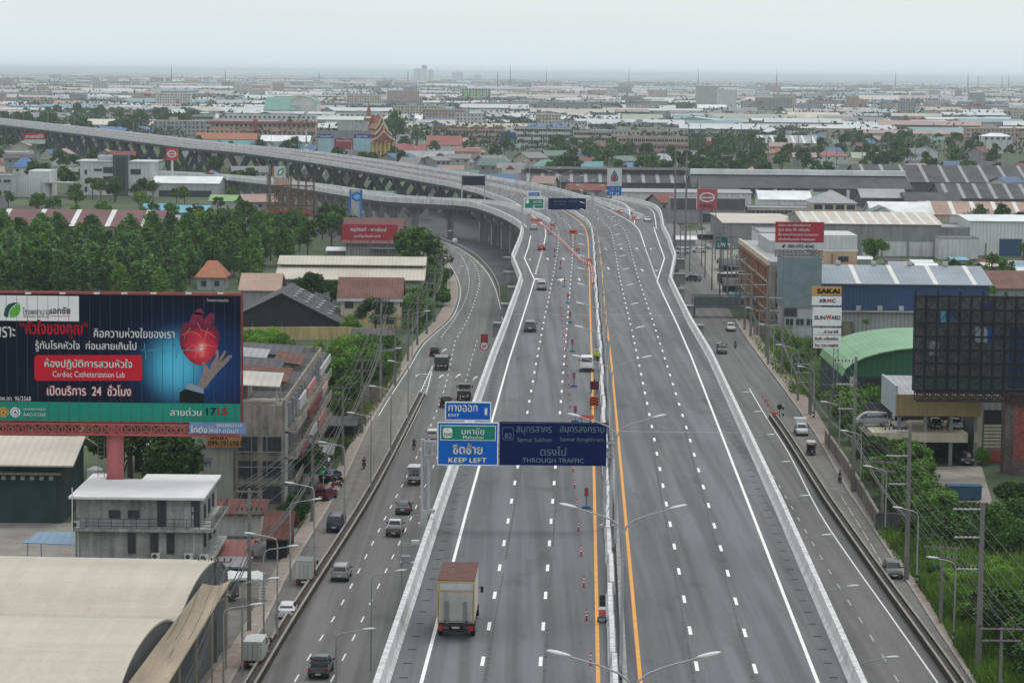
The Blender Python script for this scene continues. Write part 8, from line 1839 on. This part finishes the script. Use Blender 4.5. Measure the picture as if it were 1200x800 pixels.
# trees and bushes by zone
zone(95, -30, 340, 288, 316, 8.5, 13.5, 'tall', (mLP, mLP, mLP, mLM), 'slim plantation tree in the dense grove behind the hospital billboard', 'plantation grove', 1.55, wide=1.2)
zone(125, -30, 300, 318, 352, 8, 13, 'tall', (mLP, mLP, mLP, mLM), 'slim plantation tree in the dense grove behind the hospital billboard', 'plantation grove', 1.55, wide=1.2)
zone(34, 190, 420, 266, 305, 7, 12, 'broad', (mLD, mLD, mLM), 'broad tree in the wood between plantation and ramp', 'wood by the ramp', 3.5)
zone(8, 175, 222, 326, 350, 7, 10, 'broad', mLD, 'dark broad tree around the orange roofed house', 'trees by the orange house', 3)
zone(26, -20, 300, 236, 262, 6, 9, 'broad', mLM, 'green tree in the belt behind the maroon factory', 'trees behind the maroon factory', 3.5)
zone(9, 105, 180, 231, 236, 7, 10, 'broad', mLD, 'dark tree in front of the white office', 'trees before the white office', 2.5)
zone(12, -30, 215, 560, 606, 9, 14, 'broad', mLD, 'dark tree under the hospital billboard', 'trees under the billboard', 2.8, True)
zone(26, 385, 455, 445, 545, 4, 7, 'broad', (mLD, mLM), 'leafy tree in the thicket between shophouses and left road', 'thicket by the left road', 1.8, True)
zone(34, 405, 480, 408, 470, 2, 4, 'bush', mLM, 'green bush on the waste ground by the left road', 'bushes by the left road', 1.3, True)
zone(12, 270, 420, 399, 408, 1.8, 4, 'bush', mLB, 'bright bush along the yellow wall', 'bushes along the yellow wall', 1.2, True)
zone(24, 470, 530, 315, 385, 3, 6, 'bush', mLM, 'roadside bush along the left bend', 'bushes along the left bend', 1.3, True)
zone(16, 880, 960, 392, 450, 1.5, 3.5, 'bush', mLM, 'low bush in the meadow by the right road', 'meadow bushes', 1.4, True)
zone(44, 1.5, 8, 0, 1, 3.5, 6, 'broad', mLM, 'leafy tree in the hedge along the right pavement wall', 'hedge trees on the right', 1.1, True, wide=1.25, tries=60, line=[(962, 470), (976, 512), (1000, 556), (1024, 600), (1034, 620)])
zone(12, 1040, 1200, 612, 640, 2.5, 5, 'bush', mLD, 'dark bush against the mossy wall', 'bushes by the mossy wall', 1.5, True)
zone(8, 1155, 1215, 600, 640, 5, 7, 'broad', mLD, 'dark spreading tree at the right edge near the mossy wall', 'trees at the right edge', 2.6, True, wide=1.2)
zone(20, 1150, 1230, 720, 830, 4, 7, 'broad', mLD, 'dark tree in the lower right corner', 'trees in the lower right corner', 1.6, True, wide=1.2, tries=40)
zone(80, 1055, 1225, 640, 760, .7, 1.5, 'bush', mLB, 'bright scrub bush in the long grass field', 'scrub in the long grass', 1.3, True, tries=40, wide=1.5)
zone(30, .5, 4, 0, 1, 1.0, 2.2, 'bush', mLM, 'low roadside bush spilling over the right pavement edge', 'bushes at the right pavement edge', .6, True, tries=60, line=[(1036, 630), (1075, 684), (1108, 724), (1166, 808)])
zone(14, .0, 3, 0, 1, 1.5, 3.2, 'bush', mLD, 'dark bush in the gap between the lean-tos and the left pavement', 'bushes beside the lean-tos', .6, True, tries=60, line=[(352, 575), (332, 640), (318, 672)])
zone(14, 1100, 1230, 290, 345, 4, 8, 'broad', mLM, 'tree among the yards behind the blue factory', 'trees behind the blue factory', 3)
zone(10, 1110, 1230, 244, 262, 6, 9, 'broad', mLD, 'dark tree before the salmon roof', 'trees before the salmon roof', 3)
zone(70, 640, 905, 172, 208, 9, 13, 'broad', mLD, 'dark tree among cottages behind the flyover', 'trees among the cottages', 4, False, True)
zone(100, 880, 1230, 158, 204, 9, 14, 'broad', mLD, 'dark tree in the belt beyond the dark factories', 'tree belt beyond the dark factories', 5, False, True)
zone(60, -20, 230, 140, 163, 13, 20, 'broad', mLD, 'dark tree in the row beyond the far viaduct', 'trees beyond the far viaduct', 6, False, True)
zone(36, 230, 620, 160, 198, 8, 14, 'broad', mLD, 'dark tree around the temple and its halls', 'trees around the temple', 5, False, True)
zone(26, -20, 300, 176, 226, 8, 12, 'broad', mLM, 'tree between the far viaduct and the white office', 'trees below the far viaduct', 4, False, True)
o = BIGM.build('distant_trees', mLD); o['kind'] = 'stuff'
# ---- grass, nobody could count it
def grass(name, label_mat, poly_px, n, h0, h1, wd, seed):
    g = random.Random(seed); m = MB(); xs = [p[0] for p in poly_px]; ys = [p[1] for p in poly_px]
    def inside(x, y):
        c = False; j = len(poly_px) - 1
        for i, (a, b) in enumerate(poly_px):
            d, e = poly_px[j]
            if (b > y) != (e > y) and x < (d - a)*(y - b)/(e - b) + a: c = not c
            j = i
        return c
    k = 0
    while k < n:
        x, y = g.uniform(min(xs), max(xs)), g.uniform(min(ys), max(ys))
        if not inside(x, y): continue
        k += 1; q = P(x, y); cl = .55 + .9*noise.noise(Vector((q.x*.12, q.y*.06, seed)))**2*4; h_ = g.uniform(h0, h1)*min(1.4, cl); a = g.random()*3.14; u = Vector((math.cos(a), math.sin(a), 0))*wd; l_ = Vector((g.gauss(0, .3), g.gauss(0, .3), 1))*h_
        m.face([q - u, q + u, q + l_ + u*.4, q + l_*1.25])
    o = m.build(name, label_mat); o['kind'] = 'stuff'
mG1 = M('long_grass_blades', (.125, .225, .04), .85, .6, .12, fine=.25, spec=.1); mG2 = M('dry_grass_blades', (.12, .165, .05), .8, .4, .15, fine=.25, spec=.1)
grass('long_grass', mG1, [(1030, 627), (1060, 660), (1165, 835), (1320, 835), (1255, 645), (1110, 632)], 36000, .6, 1.5, .1, 3)
grass('dry_grass', mG2, [(1036, 640), (1075, 684), (1165, 830), (1250, 830), (1255, 645), (1110, 640)], 9000, .5, 1.2, .1, 4)
grass('meadow_grass', mG1, [(880, 397), (928, 462), (1010, 484), (1010, 393)], 9000, .4, 1.0, .1, 5)
grass('waste_grass', mG2, [(390, 403), (472, 403), (470, 438), (420, 512), (392, 540)], 8000, .4, 1.0, .1, 8); grass('verge_grass', mG1, [(1110, 618), (1150, 600), (1190, 620), (1040, 618)], 1500, .3, .7, .08, 9)
# ================================================================ the plain
mFar = {k: M('far_' + k, c, .7, .12, .03) for k, c in dict(white=(.50, .52, .53), cream=(.40, .37, .32), grey=(.20, .205, .21), pale=(.32, .34, .35), cyan=(.17, .28, .31), pink=(.33, .235, .21), dark=(.08, .083, .088), red=(.20, .06, .055), blue=(.07, .14, .25), green=(.12, .19, .16), wall=(.27, .27, .265), shade=(.12, .123, .127)).items()}
def far_shed(m, w_, d_, h_, rise, ri, wi, off_=(0, 0), a=0.0):
    ca, sa = math.cos(a), math.sin(a)
    T_ = lambda x, y, z: (off_[0] + x*ca - y*sa, off_[1] + x*sa + y*ca, z)
    h = w_/2; pr = [(-d_/2, h_), (0, h_ + rise), (d_/2, h_)]; L = [[T_(sx, -d_/2, 0)] + [T_(sx, y, z) for y, z in pr] + [T_(sx, d_/2, 0)] for sx in (-h, h)]
    m.face([L[0][0], L[1][0], L[1][1], L[0][1]], wi); m.face([L[0][3], L[1][3], L[1][4], L[0][4]], wi); m.face(L[0], wi); m.face(L[1][::-1], wi)
    o = .25; e = h + 1
    for s in (1, -1): m.face([T_(-e, -s*(d_/2 + 1), h_ - .2 + o), T_(e, -s*(d_/2 + 1), h_ - .2 + o), T_(e, 0, h_ + rise + o), T_(-e, 0, h_ + rise + o)], ri)
def spot(d0, d1, gap, wv=.2, tries=60):
    for _ in range(tries):
        Y = d0*(d1/d0)**rnd.random(); x = rnd.uniform(-wv, wv)*Y
        if free(x, Y, gap): return x, Y
    return None
KIND = [('white', 'white'), ('white', 'white'), ('pale', 'pale grey'), ('cream', 'cream'), ('cyan', 'pale cyan'), ('grey', 'grey'), ('pink', 'dull pink'), ('white', 'white'), ('blue', 'blue'), ('green', 'green'), ('red', 'red')]
WT = [5, 4, 4, 4, 2, 3, 2, 4, 1, 1, 1]
n = 0
while n < 270:
    n += 1; k, nm = rnd.choices(KIND, WT)[0]; far_ = n > 120; w_ = rnd.uniform(35, 130)*(1.2 if far_ else .75); d_ = rnd.uniform(22, 60); s_ = spot(2200 if not far_ else 2600, 3300 if not far_ else 6800, w_*.42)
    if not s_: continue
    x, Y = s_; occ(x, Y, w_*.42, d_*.5); m = MB(); a = rnd.choice((0, 0, 0, .1, -.15, .3, 1.4)); far_shed(m, w_, d_, rnd.uniform(6, 11), rnd.uniform(1.5, 4.5), 0, 1, a=a)
    tag(m.build('factory_shed', [mFar[k], mFar[rnd.choice(('wall', 'shade', 'pale', 'cream'))]], None, False, (x, Y, 0)), 'low factory shed with a %s roof on the hazy far plain' % nm, 'shed', 'far %s roofed sheds' % nm)
FB = [facade('far_flats_' + k, c, (.05, .055, .06), 3.2, 3.1, .85) for k, c in (('white', (.55, .55, .54)), ('cream', (.50, .45, .37)), ('pink', (.45, .33, .29)), ('grey', (.33, .34, .35)))]; FN = ('white', 'cream', 'pink', 'grey')
n = 0
while n < 110:
    n += 1; i = rnd.randrange(4); w_ = rnd.uniform(18, 70); d_ = rnd.uniform(12, 18); H = rnd.choice((6.2, 9.3, 9.3, 12.4, 12.4, 15.5, 18.6)); s_ = spot(2050, 5000, w_*.45)
    if not s_: continue
    x, Y = s_; occ(x, Y, w_*.45, d_*.6); m = MB(); m.bx(-w_/2, w_/2, 0, d_, 0, H); m.bx(-w_/2 - .3, w_/2 + .3, -.3, d_ + .3, H + .002, H + .5, 1); m.bx(-w_*.2, -w_*.05, 3, 8, H + .5, H + 3, 1)
    tag(m.build('apartment_block', [FB[i], mFar[rnd.choice(('pale', 'grey', 'red', 'cream'))]], None, False, (x, Y, 0), rnd.choice((0, 0, .1, -.2))), '%s block of flats with rows of dark windows on the far plain' % FN[i], 'flats', 'far %s blocks of flats' % FN[i])
HR = [('red', 'red'), ('blue', 'blue'), ('grey', 'grey'), ('green', 'green'), ('pink', 'brownish pink'), ('dark', 'dark')]; n = 0
while n < 150:
    n += 1; k, nm = rnd.choice(HR); w_ = rnd.uniform(9, 18); s_ = spot(900 if n > 110 else 1250, 2300, 9)
    if not s_: continue
    x, Y = s_; occ(x, Y, 8, 8); m = MB(); d_ = rnd.uniform(8, 13); h_ = rnd.choice((3.2, 6, 6.2)); far_shed(m, w_, d_, h_, rnd.uniform(2, 3.5), 0, 1)
    for j in range(3): m.bx(-w_/2 + w_*(j + .5)/3 - .7, -w_/2 + w_*(j + .5)/3 + .7, -d_/2 - .04, -d_/2 + .1, h_ - 2, h_ - .8, 2)
    tag(m.build('house', [mFar[k], mFar[rnd.choice(('white', 'cream', 'wall'))], mGlass], None, False, (x, Y, 0), rnd.choice((0, .3, -.3, 1.57, .7))), 'small house with a %s roof among trees on the plain' % nm, 'house', 'small %s roofed houses' % nm)
# beyond six kilometres the roofs and woods run together
m = MB(); ks = ['white', 'pale', 'cream', 'pale', 'cyan', 'grey', 'pink', 'wall', 'shade']; g = random.Random(5)
for _ in range(1250): Y = 2600*(22000/2600)**g.random(); x = g.uniform(-.21, .21)*Y; w_ = g.uniform(30, 170)*(1 + Y/20000); far_shed(m, w_, g.uniform(25, 70), g.uniform(5, 13), g.uniform(1, 5), g.randrange(7), g.choice((3, 5, 7, 8)), (x, Y), g.choice((0, 0, .1, -.2, .3))) if free(x, Y, w_*.4) else None
for _ in range(420): Y = 2600*(15000/2600)**g.random(); x = g.uniform(-.2, .2)*Y; w_ = g.uniform(12, 50); hh_ = g.choice((9, 12, 12, 16, 20, 26)); free(x, Y, w_*.6) and m.bx(x - w_/2, x + w_/2, Y, Y + 16, 0, hh_, g.choice((9, 10, 11, 12, 9, 12)))
o = m.build('distant_roofs', [mFar[k] for k in ks] + FB); o['kind'] = 'stuff'
m = MB(); g = random.Random(9); mFW = M('far_wood_leaves', (.045, .078, .038), .9, .4, .02, fine=.3, spec=.05)
for _ in range(3600):
    Y = 1900*(16000/1900)**(g.random()**1.1); x = g.uniform(-.21, .21)*Y; L = g.uniform(10, 42)*(1 + Y/7000); s = .75 + Y/4500
    if not free(x, Y, L*.55): continue
    for _ in range(75 if Y < 4500 else 32): px_ = x + g.gauss(0, L*.4); m_h = g.uniform(5, 15) + g.gauss(0, 1.5); p = Vector((px_, Y + g.gauss(0, 14), m_h*g.random()**.5)); a = Vector((g.gauss(0, 1), g.gauss(0, .5), g.gauss(0, .6))).normalized()*s*1.7; b = Vector((g.gauss(0, 1), g.gauss(0, 1), g.gauss(0, 1))).normalized()*s; m.face([p - a, p - b*.8, p + a, p + b])
o = m.build('distant_woods', mFW); o['kind'] = 'stuff'
# masts and high blocks on the skyline
mk = None
for px, yb, yt in ((598, 104, 77), (737, 103, 80), (818, 104, 80), (910, 106, 80), (1049, 106, 84), (1134, 108, 84), (1146, 106, 88), (1174, 108, 88), (1182, 107, 87), (201, 100, 77), (264, 100, 82), (374, 102, 84), (478, 102, 82), (640, 104, 82), (583, 106, 83)):
    q = P(px, yb); h_ = PY(px, yt, q.y).z
    if mk is None:
        m = MB(); m.loft([[(-a, -a, z), (a, -a, z), (a, a, z), (-a, a, z)] for z, a in ((0, 2.6), (.5, 1.6), (.86, .9), (1, .25))]); mk = tag(m.build('mast', M('mast_grey', (.12, .125, .13), .7, .1)), 'thin grey mast standing on the skyline', 'mast', 'masts on the skyline'); r = mk
    else: r = dup(mk, q)
    r.location = q; r.scale = (1, 1, h_)
for px, w_, yt, lb in ((497, 15, 77, 'slender pale tower block tallest on the skyline'), (489, 22, 81, 'broad pale tower block left of the tallest one'), (505, 15, 82, 'pale tower block right of the tallest one'), (536, 34, 85, 'wide hazy block low on the skyline'), (560, 20, 88, 'small hazy block right of the wide one')):
    q = P(px, 96); h_ = PY(px, yt, q.y).z; m = MB(); m.bx(-w_, w_, 0, w_*1.5, 0, h_); m.bx(-w_*.4, w_*.3, 4, w_, h_ + .01, h_ + 4); tag(m.build('tower_block', mFar['white'], None, False, q), lb, 'tower block')
# ---------------------------------------------------------------- haze
hz = MB(); hz.bx(-29000, 29000, -150, 55000, -1.0, 72.0)
hm = bpy.data.materials.new('haze_air'); hm.use_nodes = True; ht = hm.node_tree; ht.nodes.clear()
pv = ht.nodes.new('ShaderNodeVolumePrincipled'); pv.inputs['Color'].default_value = (.84, .93, 1.0, 1); pv.inputs['Density'].default_value = 6.2e-5; pv.inputs['Anisotropy'].default_value = 0.0
ho = ht.nodes.new('ShaderNodeOutputMaterial'); ht.links.new(pv.outputs[0], ho.inputs['Volume'])
h = hz.build('haze', hm); h['kind'] = 'stuff'
